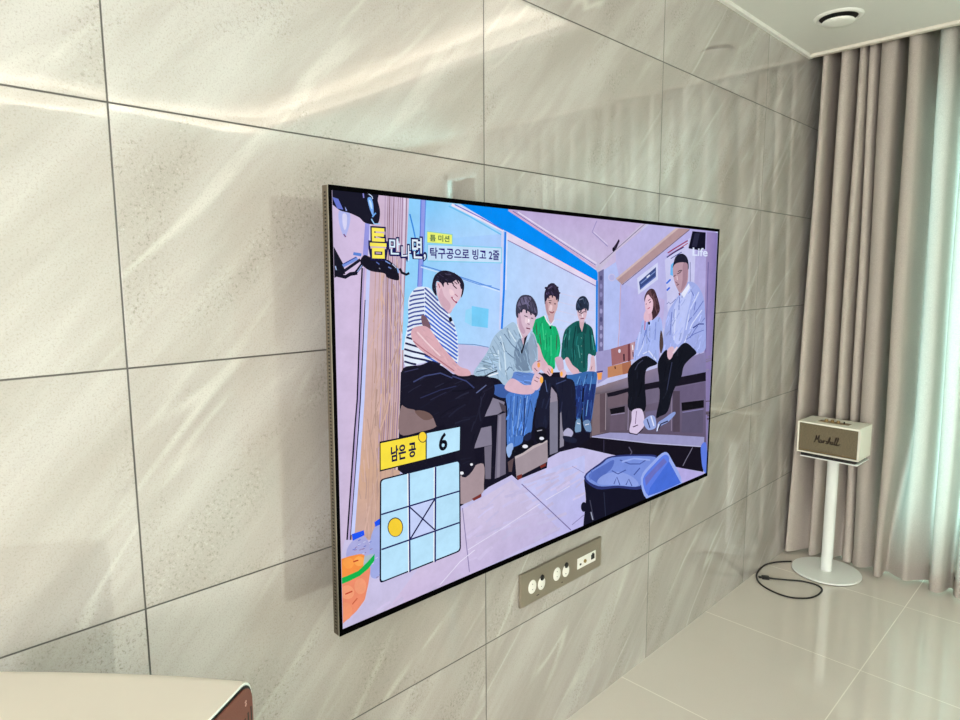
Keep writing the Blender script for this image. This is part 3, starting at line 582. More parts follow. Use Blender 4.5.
P 206,206,236 -514,560 266,381 270,391 -510,569
P 206,206,236 -511,450 272,262 276,272 -507,459
P 226,214,238 -1390,1782 317,1239 320,1175 -1389,1691
P 140,120,175 -1385,1687 -835,1519 295,1164 303,1174 -828,1528 -1378,1695
P 250,200,215 -1182,1711 -467,1475 291,1234 300,1244 -459,1485 -1175,1720
P 0,138,242 -2074,2025 -1378,2026 266,1411 310,1406 318,1233 -463,1486 -1390,1783 -1454,1801
P 205,212,246 -1474,1773 -1486,1145 -1503,704 -1468,701 -1451,1144 -1439,1775
P 30,128,236 -1428,1776 -1443,1144 -1473,714 -1441,711 -1411,1143 -1397,1777
P 225,230,250 -1390,1756 -1406,1144 -1390,1143 -1374,1756
G 184,166,210/190,172,212/198,180,214/208,206,236 -1425,2044 1428,2081 720,1278 268,1380
P 206,170,205 -1370,2007 256,1400 277,1420 -1354,2025
P 120,95,160 -1301,2007 261,1437 269,1444 -1294,2013
P 226,216,240 -1221,1999 279,1456 292,1469 -1211,2011
P 150,140,190 254,1998 163,1852 511,1682 522,1690 178,1857 270,1995
P 215,205,235 199,1852 510,1707 521,1715 210,1860
P 200,190,216 256,1405 1305,2019 1457,2028 701,1620 313,1342
P 110,95,130 355,1454 1386,2021 1375,2026 346,1460
G 180,180,230/190,180,228/176,160,214/172,170,224 444,1356 1775,2018 3613,2120 878,93
P 186,180,226 701,1620 1509,2031 2518,2030 865,1198 720,1265
G 184,184,232/184,178,230/166,156,212/186,182,226 840,1212 2636,2066 3486,2018 3343,-250
G 176,178,232/190,176,222/176,170,222/170,172,226 840,1212 1994,958 1920,72 731,175
P 178,190,240 442,1381 708,1489 840,1212 867,301 498,222
P 196,170,200 829,1199 828,578 808,278 832,276 851,576 853,1198
P 176,146,150 720,1270 2224,2014 2640,2021 865,1191
P 205,180,180 720,1270 2224,2014 2311,2013 756,1252
P 110,90,110 880,1181 2648,2010 2634,2018 869,1188
P 200,195,232 710,1285 703,1263 681,1246 648,1236 611,1236 578,1246 555,1263 545,1285 552,1306 574,1324 606,1333 643,1333 677,1324 701,1307
P 180,180,228 691,1285 686,1268 669,1254 643,1246 615,1246 589,1254 571,1268 564,1285 569,1302 586,1315 611,1323 639,1323 666,1316 684,1302
P 40,30,50 619,1657 696,1724 762,1792 786,1767 722,1673 656,1619
P 20,16,30 679,1653 677,1641 669,1631 657,1625 644,1624 632,1630 623,1639 620,1652 622,1664 630,1674 641,1680 654,1680 667,1675 675,1666
P 112,108,152 323,1355 442,1394 486,290 370,312
P 80,78,120 421,1278 412,1254 389,1244 366,1254 355,1278 363,1301 386,1311 410,1302
P 140,136,184 426,1171 417,1147 394,1137 370,1147 360,1171 368,1195 391,1204 415,1194
P 140,136,184 431,1063 422,1039 399,1029 375,1040 365,1064 373,1087 396,1097 420,1087
P 80,78,120 436,954 427,931 404,921 380,932 370,956 378,980 401,989 425,979
P 160,155,200 441,846 433,822 409,813 385,824 375,848 383,872 406,881 430,870
P 80,78,120 446,736 438,713 415,704 390,715 380,739 388,763 411,772 435,761
P 160,155,200 452,627 443,603 420,594 396,606 385,630 393,654 416,663 441,652
P 160,155,200 457,517 448,493 425,484 401,496 390,521 398,545 422,553 446,542
P 160,155,200 462,406 453,382 430,374 406,386 395,411 403,435 427,443 451,431
P 24,128,226 278,1240 311,317 355,313 322,1239
P 200,214,246 260,1150 288,319 307,317 279,1150
P 206,210,242 1236,1279 1759,1501 1782,1258 1276,1050
P 56,72,128 1285,1226 1715,1436 1725,1297 1323,1112
P 120,140,196 1341,1196 1710,1368 1692,1379 1324,1207
P 220,226,246 1494,1278 1571,1314 1545,1329 1469,1292
P 90,110,180 1347,1125 1730,1296 1709,1309 1327,1138
P 200,200,238 1949,1541 2652,1887 2842,1865 2865,939 2093,778
P 150,60,100 2036,1636 2202,1699 2606,1838 2584,1853 2181,1714 2014,1651
P 176,80,110 2063,1604 2606,1801 2590,1812 2049,1615
P 50,50,110 2012,1572 2233,1656 2492,1738 2473,1753 2214,1671 1992,1586
P 60,70,140 2122,1560 2435,1665 2423,1674 2111,1569
P 110,180,240 2124,1471 2207,1516 2209,1310 2121,1324
P 50,110,225 2037,1190 2152,1251 2118,1268 2004,1207
P 50,100,225 2057,1087 2139,1133 2104,1150 2022,1104
P 100,110,170 2061,894 2110,921 2153,890 2232,919 2317,963 2304,969 2220,926 2152,899 2110,930 2049,901
P 90,90,150 2688,1525 2719,1189 2738,1189 2707,1525
P 16,16,34 2726,1993 3151,1996 3157,1737 3016,1710 2624,1729
P 40,40,64 2800,1969 2959,1971 2883,1759 2726,1763
G 156,140,190/132,118,178/128,116,160/140,126,170 3183,2003 3556,2006 3552,-1988 3353,-1397
P 100,92,150 3268,1536 3375,-1060 3403,-1064 3294,1536
P 196,190,226 -2116,590 -1659,525 -1688,185 -2117,230
P 110,140,190 -2116,586 -1872,562 -1661,517 -1658,525 -1870,571 -2116,594
S 200,176,200 -2853,71 -2629,42 -2407,-71 -2408,-281 -2634,-399 -2884,-354
P 20,18,34 -2861,368 -1483,186 -383,121 429,-229 373,-984 -22,-912 -391,-895 -639,-1051 -1165,-1088 -1663,-1072 -2089,-1187 -2372,-1039 -2912,-601
S 136,114,116 -2860,32 -2731,-10 -2579,-109 -2421,-164 -2422,-248 -2632,-265 -2882,-244
S 112,88,84 -2693,-41 -2500,-74 -2461,-147 -2579,-150
P 74,62,66 -2408,-176 -2285,-110 -1913,-119 -1883,-212 -2117,-231 -2230,-268
P 66,58,64 -2045,29 -1854,27 -1882,-479 -2059,-448
P 132,126,146 -1600,-45 -1716,-244 -1511,-249 -1430,-221 -1399,-122
P 80,72,84 -1496,-109 -1382,-170 -1381,-240 -1446,-219
P 112,106,126 -1511,-256 -1381,-246 -1371,-971 -1552,-991
P 136,130,148 -1494,-270 -1452,-264 -1470,-986 -1519,-987
P 130,124,144 -1769,-364 -1612,-366 -1603,-586 -1713,-583 -1882,-576
P 114,108,126 -1720,-587 -1603,-590 -1616,-977 -1702,-958
P 150,140,158 -576,-45 -660,-237 -449,-248 -472,-144
P 124,122,142 -603,-235 -450,-235 -430,-888 -586,-897
P 140,136,154 -401,-178 -311,-266 -313,-832 -392,-843
P 90,72,76 -1340,-835 -1239,-807 -1270,-969 -1321,-958
P 137,128,158 1965,-281 2047,-270 2130,-259 2212,-247 2299,-240 2388,-232 2479,-224 2570,-216 2548,-187 2457,-195 2367,-203 2279,-211 2190,-219 2106,-231 2023,-242 1941,-254
P 136,128,157 1593,-190 1672,-187 1753,-184 1834,-181 1917,-178 2000,-172 2082,-164 2164,-156 2247,-149 2303,-143 2281,-113 2225,-118 2142,-126 2060,-134 1979,-142 1900,-148 1818,-151 1737,-155 1657,-158 1578,-161
P 147,138,170 1581,-113 1671,-124 1761,-136 1854,-148 1948,-157 2043,-166 2139,-175 2135,-144 2040,-135 1945,-127 1853,-118 1762,-107 1671,-95 1582,-84
P 131,123,151 3236,-60 3348,-57 3462,-54 3576,-48 3691,-41 3679,-23 3564,-30 3451,-36 3338,-40 3226,-43
P 136,128,157 1577,-202 1662,-196 1748,-191 1834,-184 1921,-177 1979,-172 1966,-152 1907,-157 1821,-164 1735,-171 1650,-176 1565,-182
P 117,110,135 2336,-105 2413,-85 2490,-65 2572,-50 2660,-37 2719,-28 2691,2 2632,-7 2543,-20 2457,-36 2378,-57 2302,-78
P 146,138,169 72,-214 133,-208 195,-202 256,-196 321,-194 387,-193 455,-192 445,-170 378,-171 312,-172 245,-173 182,-180 120,-186 59,-192
P 129,121,149 2056,-183 2138,-177 2221,-172 2306,-166 2390,-156 2471,-144 2553,-131 2608,-123 2584,-98 2529,-106 2448,-118 2367,-130 2287,-140 2205,-146 2122,-152 2040,-157
P 141,132,162 2261,-86 2343,-74 2427,-62 2511,-50 2597,-37 2681,-21 2766,-6 2851,10 2938,26 2914,48 2828,32 2743,16 2658,0 2576,-15 2491,-28 2407,-40 2324,-52 2241,-65
P 136,127,156 641,-145 711,-147 781,-149 853,-151 925,-149 997,-146 1068,-142 1117,-140 1108,-122 1059,-125 988,-128 917,-132 847,-134 776,-132 706,-130 636,-129
P 122,115,141 1633,-239 1710,-232 1789,-225 1868,-218 1949,-214 2033,-210 2117,-206 2100,-176 2015,-181 1932,-184 1849,-188 1769,-196 1690,-203 1613,-210
P 135,127,156 2701,-11 2794,1 2887,12 2983,24 3078,38 3169,57 3146,76 3057,58 2965,44 2871,32 2777,20 2685,9
P 126,118,145 2514,-149 2607,-151 2700,-154 2795,-156 2891,-158 2989,-159 3087,-160 3186,-162 3287,-163 3355,-163 3340,-131 3273,-130 3172,-129 3073,-128 2975,-128 2879,-126 2783,-124 2689,-122 2595,-120 2503,-119
P 143,135,165 3237,-252 3333,-241 3429,-229 3498,-229 3488,-211 3415,-211 3317,-223 3221,-235
P 140,132,162 1697,-123 1787,-120 1876,-117 1968,-121 2064,-129 2129,-134 2126,-115 2061,-110 1964,-102 1869,-98 1777,-101 1688,-104
P 120,113,138 800,-178 878,-179 956,-180 1036,-183 1117,-187 1172,-190 1166,-163 1111,-160 1029,-156 948,-153 869,-152 791,-151
P 145,136,167 2115,-212 2208,-221 2303,-230 2399,-239 2496,-248 2594,-258 2694,-269 2796,-280 2793,-248 2692,-237 2592,-226 2493,-216 2395,-207 2299,-199 2204,-190 2111,-182
P 127,119,147 3042,-122 3138,-114 3236,-105 3334,-98 3436,-92 3539,-86 3574,-83 3556,-59 3521,-61 3419,-67 3317,-73 3217,-81 3120,-90 3024,-98
P 121,114,140 2561,-248 2664,-259 2768,-270 2839,-277 2836,-244 2766,-236 2661,-225 2559,-214
P 136,128,157 1389,-150 1474,-152 1559,-155 1646,-158 1735,-161 1821,-156 1908,-152 1996,-147 2085,-143 2075,-126 1987,-131 1899,-136 1812,-140 1728,-145 1641,-142 1554,-139 1469,-137 1384,-134
P 132,124,152 1938,-45 2021,-37 2104,-29 2190,-21 2275,-11 2357,3 2440,17 2418,40 2336,25 2255,11 2173,1 2089,-7 2005,-15 1923,-23
P 138,130,159 2026,-185 2113,-188 2201,-192 2291,-195 2381,-195 2469,-189 2556,-183 2645,-177 2674,-174 2658,-150 2628,-153 2540,-159 2453,-165 2368,-172 2282,-172 2194,-168 2106,-165 2019,-162
P 129,121,149 1531,-246 1618,-248 1706,-250 1794,-255 1885,-266 1978,-277 2010,-280 2008,-251 1977,-247 1883,-237 1789,-226 1697,-221 1608,-219 1521,-217
P 136,128,157 3437,-15 3543,-9 3652,-2 3722,7 3703,27 3636,18 3529,11 3423,5
P 122,114,140 592,-149 661,-147 731,-144 803,-145 877,-147 926,-149 921,-132 872,-130 798,-128 725,-127 654,-130 584,-132
P 131,123,151 2343,-103 2436,-98 2530,-93 2624,-89 2720,-86 2819,-87 2922,-88 3025,-89 3060,-90 3046,-55 3011,-54 2908,-53 2806,-53 2704,-52 2605,-55 2509,-60 2416,-65 2323,-70
P 93,81,97 3177,-750 3280,-755 3384,-759 3489,-766 3598,-778 3709,-791 3746,-795 3742,-777 3705,-773 3594,-761 3484,-748 3377,-741 3272,-737 3170,-732
P 106,93,111 1121,-623 1214,-632 1307,-638 1369,-641 1363,-621 1301,-618 1209,-613 1117,-604
P 99,86,103 1,-415 66,-415 133,-414 177,-414 170,-398 126,-399 60,-399 -5,-399
P 94,82,98 301,-373 373,-371 446,-370 519,-367 592,-363 641,-360 624,-329 575,-332 503,-336 432,-339 360,-340 288,-342
P 80,70,84 673,-593 744,-592 818,-592 889,-586 960,-578 1006,-573 984,-544 938,-549 869,-557 801,-562 730,-563 659,-563
P 83,72,86 2782,-479 2874,-477 2967,-474 3062,-473 3158,-471 3223,-470 3207,-443 3142,-444 3046,-446 2952,-448 2858,-450 2766,-453
P 101,88,105 3505,-1019 3639,-1042 3775,-1066 3867,-1083 3869,-1047 3777,-1029 3639,-1005 3504,-983
P 94,82,98 194,-725 255,-720 319,-719 386,-721 409,-722 397,-693 375,-692 307,-691 240,-692 176,-697
P 93,81,97 865,-430 935,-426 1004,-420 1072,-411 1094,-408 1078,-387 1056,-390 989,-399 922,-405 853,-410
P 106,92,110 2232,-425 2335,-431 2440,-434 2544,-431 2578,-430 2560,-400 2526,-401 2426,-404 2325,-402 2223,-396
P 81,70,84 2331,-546 2438,-561 2548,-571 2655,-572 2691,-573 2674,-540 2639,-539 2536,-538 2434,-529 2329,-515
P 95,82,99 519,-615 589,-612 660,-611 734,-613 759,-613 751,-593 726,-593 652,-591 579,-592 508,-595
P 100,87,104 1174,-759 1255,-757 1337,-757 1394,-758 1379,-725 1321,-724 1237,-724 1155,-727
P 83,72,86 1727,-895 1812,-893 1897,-891 1987,-895 2079,-902 2142,-906 2136,-889 2073,-884 1980,-877 1888,-873 1801,-875 1716,-877
P 102,89,107 2251,-964 2345,-963 2439,-962 2534,-959 2566,-958 2553,-940 2522,-941 2427,-944 2333,-945 2240,-946
P 92,80,95 206,-432 266,-426 328,-420 390,-413 452,-406 516,-400 537,-398 520,-373 499,-375 436,-382 374,-388 312,-395 251,-401 190,-408
P 91,79,95 2651,-1122 2742,-1122 2836,-1125 2935,-1137 2969,-1141 2962,-1116 2928,-1112 2826,-1100 2727,-1096 2634,-1097
P 96,84,100 2312,-1192 2415,-1205 2517,-1218 2621,-1243 2625,-1222 2516,-1195 2410,-1182 2307,-1170
P 94,82,98 979,-725 1056,-723 1133,-720 1208,-711 1233,-709 1210,-678 1185,-681 1113,-689 1039,-693 963,-695
P 95,83,99 1860,-405 1956,-416 2054,-426 2152,-439 2253,-454 2321,-464 2321,-439 2253,-429 2152,-415 2052,-401 1953,-391 1857,-381
P 99,86,103 290,-625 356,-644 425,-663 495,-676 565,-690 566,-673 496,-660 428,-647 361,-628 295,-609
P 87,76,90 3514,-1082 3648,-1083 3781,-1081 3756,-1047 3624,-1049 3492,-1048
P 84,73,87 925,-927 1011,-936 1098,-942 1182,-940 1210,-939 1200,-921 1172,-922 1090,-925 1006,-919 921,-910
P 87,76,91 3211,-951 3319,-967 3433,-983 3544,-988 3654,-993 3634,-953 3525,-948 3421,-943 3315,-928 3207,-913
P 88,77,92 2793,-966 2894,-968 2998,-970 3098,-965 3196,-956 3262,-950 3241,-928 3176,-934 3079,-943 2983,-948 2882,-946 2781,-945
P 82,72,86 1819,-1005 1898,-998 1976,-991 2062,-996 2151,-1001 2143,-981 2054,-977 1964,-972 1883,-979 1804,-986
P 90,79,94 2081,-571 2171,-582 2262,-593 2354,-603 2447,-612 2510,-618 2503,-585 2441,-580 2348,-571 2257,-561 2167,-551 2078,-540
P 85,74,89 1367,-350 1448,-351 1530,-351 1613,-352 1696,-352 1688,-332 1604,-332 1522,-332 1440,-331 1359,-330
P 98,85,102 1824,-558 1925,-564 2029,-579 2028,-545 1919,-530 1813,-524
P 98,86,103 1881,-698 1974,-705 2070,-712 2164,-713 2258,-713 2241,-682 2148,-681 2057,-681 1965,-674 1872,-668
P 91,79,95 1433,-1049 1522,-1066 1611,-1084 1702,-1102 1733,-1109 1734,-1083 1703,-1077 1612,-1058 1521,-1041 1433,-1024
P 104,91,109 3239,-929 3353,-936 3468,-945 3587,-957 3627,-962 3622,-943 3582,-939 3462,-927 3345,-918 3231,-911
P 100,87,104 2425,-1144 2525,-1158 2625,-1172 2726,-1191 2831,-1210 2830,-1182 2726,-1163 2622,-1143 2520,-1129 2420,-1116
P 99,86,103 1374,-641 1471,-644 1569,-647 1561,-627 1463,-625 1366,-621
P 104,91,109 873,-492 968,-495 1058,-485 1039,-459 954,-468 864,-465
P 100,87,104 3074,-802 3191,-821 3310,-839 3390,-851 3388,-815 3308,-803 3190,-786 3074,-767
P 105,92,110 175,-705 235,-696 294,-687 359,-688 427,-690 419,-671 352,-670 283,-669 222,-679 162,-688
P 102,89,106 763,-443 837,-434 911,-425 987,-418 1065,-411 1117,-407 1104,-386 1051,-390 973,-397 897,-405 822,-414 749,-423
P 88,77,92 1785,-351 1871,-341 1958,-331 2046,-321 2105,-314 2079,-281 2019,-288 1932,-298 1845,-308 1759,-318
P 105,91,109 3620,-947 3752,-953 3881,-950 3864,-927 3738,-931 3609,-926
S 166,146,152 -2089,-857 -1941,-789 -1734,-779 -1726,-1011 -1763,-1118 -2089,-1153
P 120,50,46 -1910,-1140 -1763,-1112 -1763,-1153 -1880,-1170
P 160,146,154 -1222,-794 -1083,-777 -906,-724 -637,-698 -622,-973 -1187,-1059
P 190,176,180 -1222,-794 -1083,-777 -906,-724 -637,-698 -636,-723 -887,-757 -1065,-804 -1214,-824
P 120,48,40 -1187,-1035 -1096,-1030 -1096,-1079 -1165,-1094
P 120,48,40 -772,-999 -659,-984 -659,-1022 -752,-1033
P 158,152,200 315,316 676,329 688,97 603,-59 379,-115
G 104,92,100/116,106,140/96,84,110/84,72,84 250,-207 3374,-220 3504,-1509 237,-918
G 140,122,128/136,128,172/130,124,168/110,98,108 305,-160 3344,80 3377,-254 309,-236
P 24,20,32 590,-268 1400,-245 3377,-254 3393,-405 2332,-383 1538,-349 616,-320
P 108,92,104 617,-334 1097,-310 1107,-483 623,-473
P 18,16,24 671,-494 1033,-502 1038,-588 699,-574
P 100,86,104 699,-581 1039,-603 1053,-849 676,-815
P 150,140,170 701,-586 1041,-608 1037,-597 698,-576
P 144,132,160 1114,-327 1120,-860 1138,-863 1132,-329
P 124,106,112 274,-250 567,-259 593,-801 276,-803
P 94,78,88 430,-256 567,-259 593,-801 455,-792
P 160,146,156 560,-259 575,-771 589,-773 574,-260
P 110,100,124 1551,-336 1922,-344 1938,-565 1566,-560
P 108,100,132 1573,-665 1890,-680 1899,-804 1594,-788
P 104,92,122 2424,-409 3360,-418 3388,-700 2567,-648
P 16,14,20 2618,-665 3355,-719 3368,-849 2642,-803
P 92,84,110 2663,-828 3357,-871 3376,-1281 2660,-1155
P 130,124,170 2666,-836 3360,-879 3353,-863 2660,-821
P 140,126,150 2284,-455 2334,-1075 2358,-1079 2308,-458
P 80,68,84 2337,-446 2552,-471 2608,-1136 2390,-1100
P 20,16,28 -22,-898 276,-817 3434,-1514 3462,-1969 2499,-1684 899,-1196
P 154,152,196 269,-807 688,-826 1157,-910 1581,-996 2363,-1143 3436,-1360 3436,-1528 1785,-1174 692,-913
P 190,190,226 276,-819 1785,-1180 3435,-1535 3436,-1521 1786,-1168 277,-809
P 60,56,80 544,-904 554,-1116 570,-1119 560,-907
P 90,86,110 1159,-1118 1239,-1204 1191,-1250 1215,-1261 1264,-1207 1180,-1115
P 130,126,150 3040,-1465 2833,-1634 2744,-1716 2762,-1724 2851,-1642 3058,-1473
S 92,122,222 3335,-1496 3520,-1495 3588,-1996 3458,-1934 3373,-1743
G 196,186,222/200,200,238/198,186,226/200,192,222 -3693,-1287 -2089,-1176 -40,-2155 -3665,-2129
P 200,192,226 -3589,-1319 -3531,-1142 -3139,-1256 -3127,-1878 -3589,-2111
P 196,190,230 -2103,-1194 -1772,-1162 -1663,-1066 -1270,-1005 -1165,-1094 -639,-1051 -623,-934 -391,-895 -22,-905 899,-1196 1481,-1520 332,-2121 -2089,-2021
G 196,196,236/190,194,240/184,180,232/200,192,230 -1095,-1104 132,-1035 174,-2077 -1460,-1987
G 206,194,222/206,196,226/190,180,220/204,186,220 -2059,-1228 -1269,-1066 -359,-1928 -3155,-2077
P 180,170,226 2498,-1679 3481,-1987 3494,-2116 2812,-2033
P 205,197,234 -94,-1603 -35,-1600 25,-1598 83,-1591 136,-1578 189,-1565 206,-1560 183,-1536 165,-1541 113,-1554 63,-1567 8,-1573 -51,-1576 -109,-1579
P 194,186,221 -652,-1218 -588,-1221 -521,-1224 -457,-1222 -393,-1219 -407,-1194 -471,-1196 -533,-1198 -597,-1195 -662,-1192
P 199,191,227 -579,-1204 -528,-1196 -477,-1188 -425,-1179 -373,-1171 -322,-1163 -266,-1163 -207,-1163 -148,-1163 -88,-1163 -28,-1163 -40,-1139 -100,-1139 -160,-1139 -219,-1139 -277,-1139 -337,-1139 -391,-1148 -443,-1156 -494,-1165 -545,-1173 -596,-1181
P 196,188,223 -1404,-1765 -1363,-1754 -1322,-1743 -1281,-1730 -1241,-1716 -1202,-1702 -1189,-1697 -1221,-1663 -1234,-1668 -1273,-1682 -1311,-1696 -1351,-1708 -1392,-1719 -1432,-1730
P 196,188,223 -1347,-1701 -1296,-1702 -1243,-1703 -1191,-1703 -1138,-1706 -1084,-1710 -1028,-1715 -971,-1720 -952,-1722 -967,-1682 -986,-1680 -1042,-1676 -1098,-1671 -1154,-1666 -1209,-1664 -1262,-1664 -1314,-1663 -1365,-1662
P 206,198,235 -554,-1373 -499,-1368 -444,-1362 -388,-1358 -331,-1354 -293,-1351 -313,-1319 -351,-1322 -408,-1327 -464,-1331 -519,-1337 -574,-1342
P 194,186,221 -799,-1394 -754,-1378 -709,-1362 -664,-1346 -619,-1330 -571,-1317 -521,-1305 -470,-1292 -419,-1280 -385,-1272 -416,-1236 -450,-1245 -501,-1257 -552,-1270 -602,-1282 -652,-1296 -698,-1312 -743,-1329 -787,-1345 -832,-1361
P 193,185,220 -1009,-1167 -956,-1167 -903,-1167 -849,-1167 -794,-1167 -740,-1167 -684,-1168 -627,-1169 -570,-1170 -513,-1171 -455,-1172 -471,-1135 -529,-1135 -586,-1134 -643,-1133 -699,-1133 -755,-1132 -810,-1132 -864,-1132 -918,-1132 -972,-1132 -1024,-1132
P 198,190,225 -1052,-1163 -1002,-1158 -952,-1152 -902,-1146 -850,-1140 -801,-1131 -751,-1122 -701,-1113 -651,-1104 -678,-1068 -728,-1078 -777,-1087 -827,-1096 -875,-1105 -924,-1111 -974,-1117 -1024,-1123 -1073,-1129
P 200,192,228 -1031,-1578 -975,-1584 -918,-1590 -861,-1596 -801,-1602 -745,-1599 -691,-1595 -635,-1592 -579,-1589 -593,-1566 -649,-1569 -704,-1573 -759,-1576 -811,-1580 -868,-1574 -925,-1568 -982,-1562 -1038,-1556
P 199,191,227 -279,-1291 -218,-1287 -155,-1284 -93,-1279 -33,-1269 26,-1260 46,-1257 15,-1219 -4,-1222 -63,-1231 -121,-1241 -180,-1246 -240,-1249 -301,-1253
P 201,193,229 -240,-1398 -183,-1389 -126,-1380 -69,-1372 -11,-1363 47,-1354 67,-1351 51,-1331 32,-1334 -27,-1343 -84,-1352 -142,-1361 -198,-1370 -254,-1378
P 195,187,222 -838,-1948 -790,-1941 -740,-1933 -691,-1926 -641,-1918 -590,-1913 -534,-1913 -478,-1913 -421,-1913 -364,-1913 -344,-1913 -356,-1893 -375,-1893 -432,-1893 -489,-1894 -545,-1894 -602,-1894 -655,-1899 -705,-1907 -754,-1914 -804,-1922 -852,-1929
P 204,196,232 -989,-1505 -941,-1491 -894,-1478 -845,-1467 -791,-1462 -735,-1458 -716,-1456 -741,-1416 -760,-1418 -816,-1423 -873,-1428 -926,-1440 -974,-1454 -1022,-1467
P 195,187,222 -829,-1668 -773,-1666 -717,-1664 -660,-1664 -601,-1666 -540,-1669 -520,-1670 -529,-1650 -549,-1649 -609,-1647 -669,-1644 -727,-1645 -784,-1647 -839,-1648
P 201,193,229 -1415,-1635 -1369,-1624 -1323,-1614 -1277,-1606 -1225,-1604 -1171,-1602 -1153,-1601 -1173,-1564 -1191,-1565 -1245,-1567 -1299,-1570 -1349,-1578 -1396,-1589 -1442,-1600
P 193,186,220 -1838,-1604 -1792,-1604 -1746,-1604 -1699,-1604 -1652,-1605 -1605,-1606 -1556,-1608 -1507,-1609 -1458,-1611 -1424,-1613 -1435,-1587 -1468,-1586 -1517,-1584 -1566,-1582 -1615,-1581 -1663,-1580 -1710,-1580 -1757,-1580 -1803,-1580 -1848,-1580
P 196,188,223 -1771,-1302 -1720,-1303 -1666,-1305 -1617,-1298 -1568,-1292 -1579,-1272 -1628,-1279 -1676,-1285 -1727,-1284 -1778,-1282
P 193,185,220 -1217,-1257 -1168,-1252 -1118,-1247 -1071,-1235 -1028,-1220 -999,-1210 -1030,-1178 -1058,-1188 -1100,-1202 -1142,-1213 -1189,-1218 -1237,-1223
P 196,188,223 -417,-1392 -369,-1378 -320,-1363 -270,-1349 -221,-1334 -170,-1320 -118,-1306 -67,-1292 -49,-1287 -88,-1247 -106,-1252 -157,-1266 -208,-1280 -259,-1295 -309,-1309 -358,-1324 -407,-1338 -455,-1353
P 193,185,220 -1381,-1258 -1333,-1260 -1283,-1262 -1234,-1263 -1184,-1265 -1133,-1269 -1082,-1273 -1029,-1276 -977,-1280 -988,-1248 -1040,-1244 -1092,-1241 -1144,-1237 -1195,-1233 -1246,-1232 -1295,-1230 -1344,-1228 -1393,-1227
P 203,195,232 -1113,-1396 -1059,-1393 -1005,-1391 -950,-1388 -893,-1391 -834,-1395 -774,-1398 -784,-1372 -844,-1369 -903,-1366 -962,-1362 -1019,-1365 -1073,-1368 -1127,-1371
P 196,188,223 -1682,-1477 -1644,-1463 -1606,-1448 -1568,-1434 -1530,-1420 -1491,-1406 -1478,-1401 -1498,-1379 -1511,-1384 -1550,-1398 -1588,-1412 -1626,-1427 -1664,-1441 -1701,-1455
P 198,190,225 -1687,-1302 -1652,-1283 -1617,-1264 -1582,-1245 -1547,-1227 -1508,-1212 -1468,-1196 -1428,-1181 -1388,-1165 -1403,-1150 -1443,-1165 -1483,-1181 -1522,-1196 -1562,-1211 -1598,-1230 -1633,-1249 -1668,-1268 -1702,-1287
P 206,197,234 -418,-1411 -364,-1397 -310,-1384 -254,-1372 -196,-1361 -157,-1353 -188,-1317 -227,-1324 -285,-1335 -342,-1347 -397,-1362 -451,-1375
P 193,186,220 -44,-1573 16,-1571 77,-1569 138,-1567 199,-1566 263,-1567 327,-1568 392,-1568 414,-1568 400,-1542 378,-1542 313,-1541 249,-1541 185,-1541 122,-1542 61,-1544 1,-1545 -59,-1547
P 202,194,231 -1408,-1371 -1361,-1362 -1314,-1353 -1266,-1347 -1214,-1342 -1180,-1339 -1199,-1305 -1234,-1309 -1286,-1313 -1337,-1320 -1385,-1329 -1432,-1339
P 202,194,231 -564,-1220 -521,-1205 -476,-1189 -432,-1173 -386,-1159 -339,-1144 -292,-1130 -317,-1104 -364,-1118 -411,-1133 -458,-1147 -503,-1164 -547,-1179 -590,-1195
P 196,188,223 -35,-1449 15,-1430 65,-1411 114,-1393 173,-1384 234,-1375 296,-1366 279,-1346 218,-1356 157,-1365 96,-1374 44,-1393 -6,-1412 -55,-1430
P 197,189,224 -788,-1748 -733,-1751 -677,-1754 -621,-1757 -564,-1760 -505,-1763 -448,-1763 -391,-1762 -334,-1762 -276,-1761 -218,-1760 -242,-1718 -300,-1718 -358,-1719 -415,-1720 -471,-1721 -526,-1721 -582,-1719 -639,-1716 -695,-1713 -751,-1710 -806,-1707
P 205,196,233 -1730,-1656 -1688,-1651 -1645,-1646 -1602,-1641 -1558,-1637 -1516,-1632 -1470,-1632 -1423,-1632 -1375,-1632 -1327,-1631 -1278,-1631 -1294,-1599 -1342,-1600 -1390,-1600 -1438,-1600 -1485,-1600 -1533,-1600 -1577,-1605 -1621,-1611 -1664,-1616 -1706,-1621 -1749,-1626
P 195,187,222 -1268,-1289 -1224,-1280 -1180,-1272 -1136,-1263 -1090,-1256 -1043,-1249 -996,-1242 -1015,-1214 -1062,-1221 -1108,-1228 -1155,-1235 -1200,-1244 -1244,-1253 -1288,-1262
P 197,189,225 -1709,-1605 -1671,-1592 -1632,-1579 -1592,-1568 -1552,-1556 -1525,-1548 -1540,-1529 -1568,-1537 -1608,-1548 -1648,-1560 -1687,-1573 -1725,-1586
P 193,185,220 -845,-1923 -793,-1918 -740,-1912 -687,-1906 -634,-1901 -579,-1897 -523,-1894 -466,-1891 -409,-1887 -428,-1859 -485,-1862 -541,-1866 -597,-1869 -653,-1873 -706,-1879 -759,-1885 -812,-1890 -864,-1896
P 193,185,220 -758,-1616 -709,-1603 -660,-1590 -610,-1578 -558,-1567 -504,-1557 -486,-1554 -518,-1514 -536,-1518 -590,-1528 -643,-1539 -694,-1551 -744,-1565 -792,-1578
P 199,191,227 -827,-1297 -774,-1294 -721,-1291 -667,-1287 -614,-1281 -561,-1276 -544,-1274 -570,-1233 -588,-1235 -641,-1241 -693,-1246 -745,-1250 -797,-1254 -849,-1257
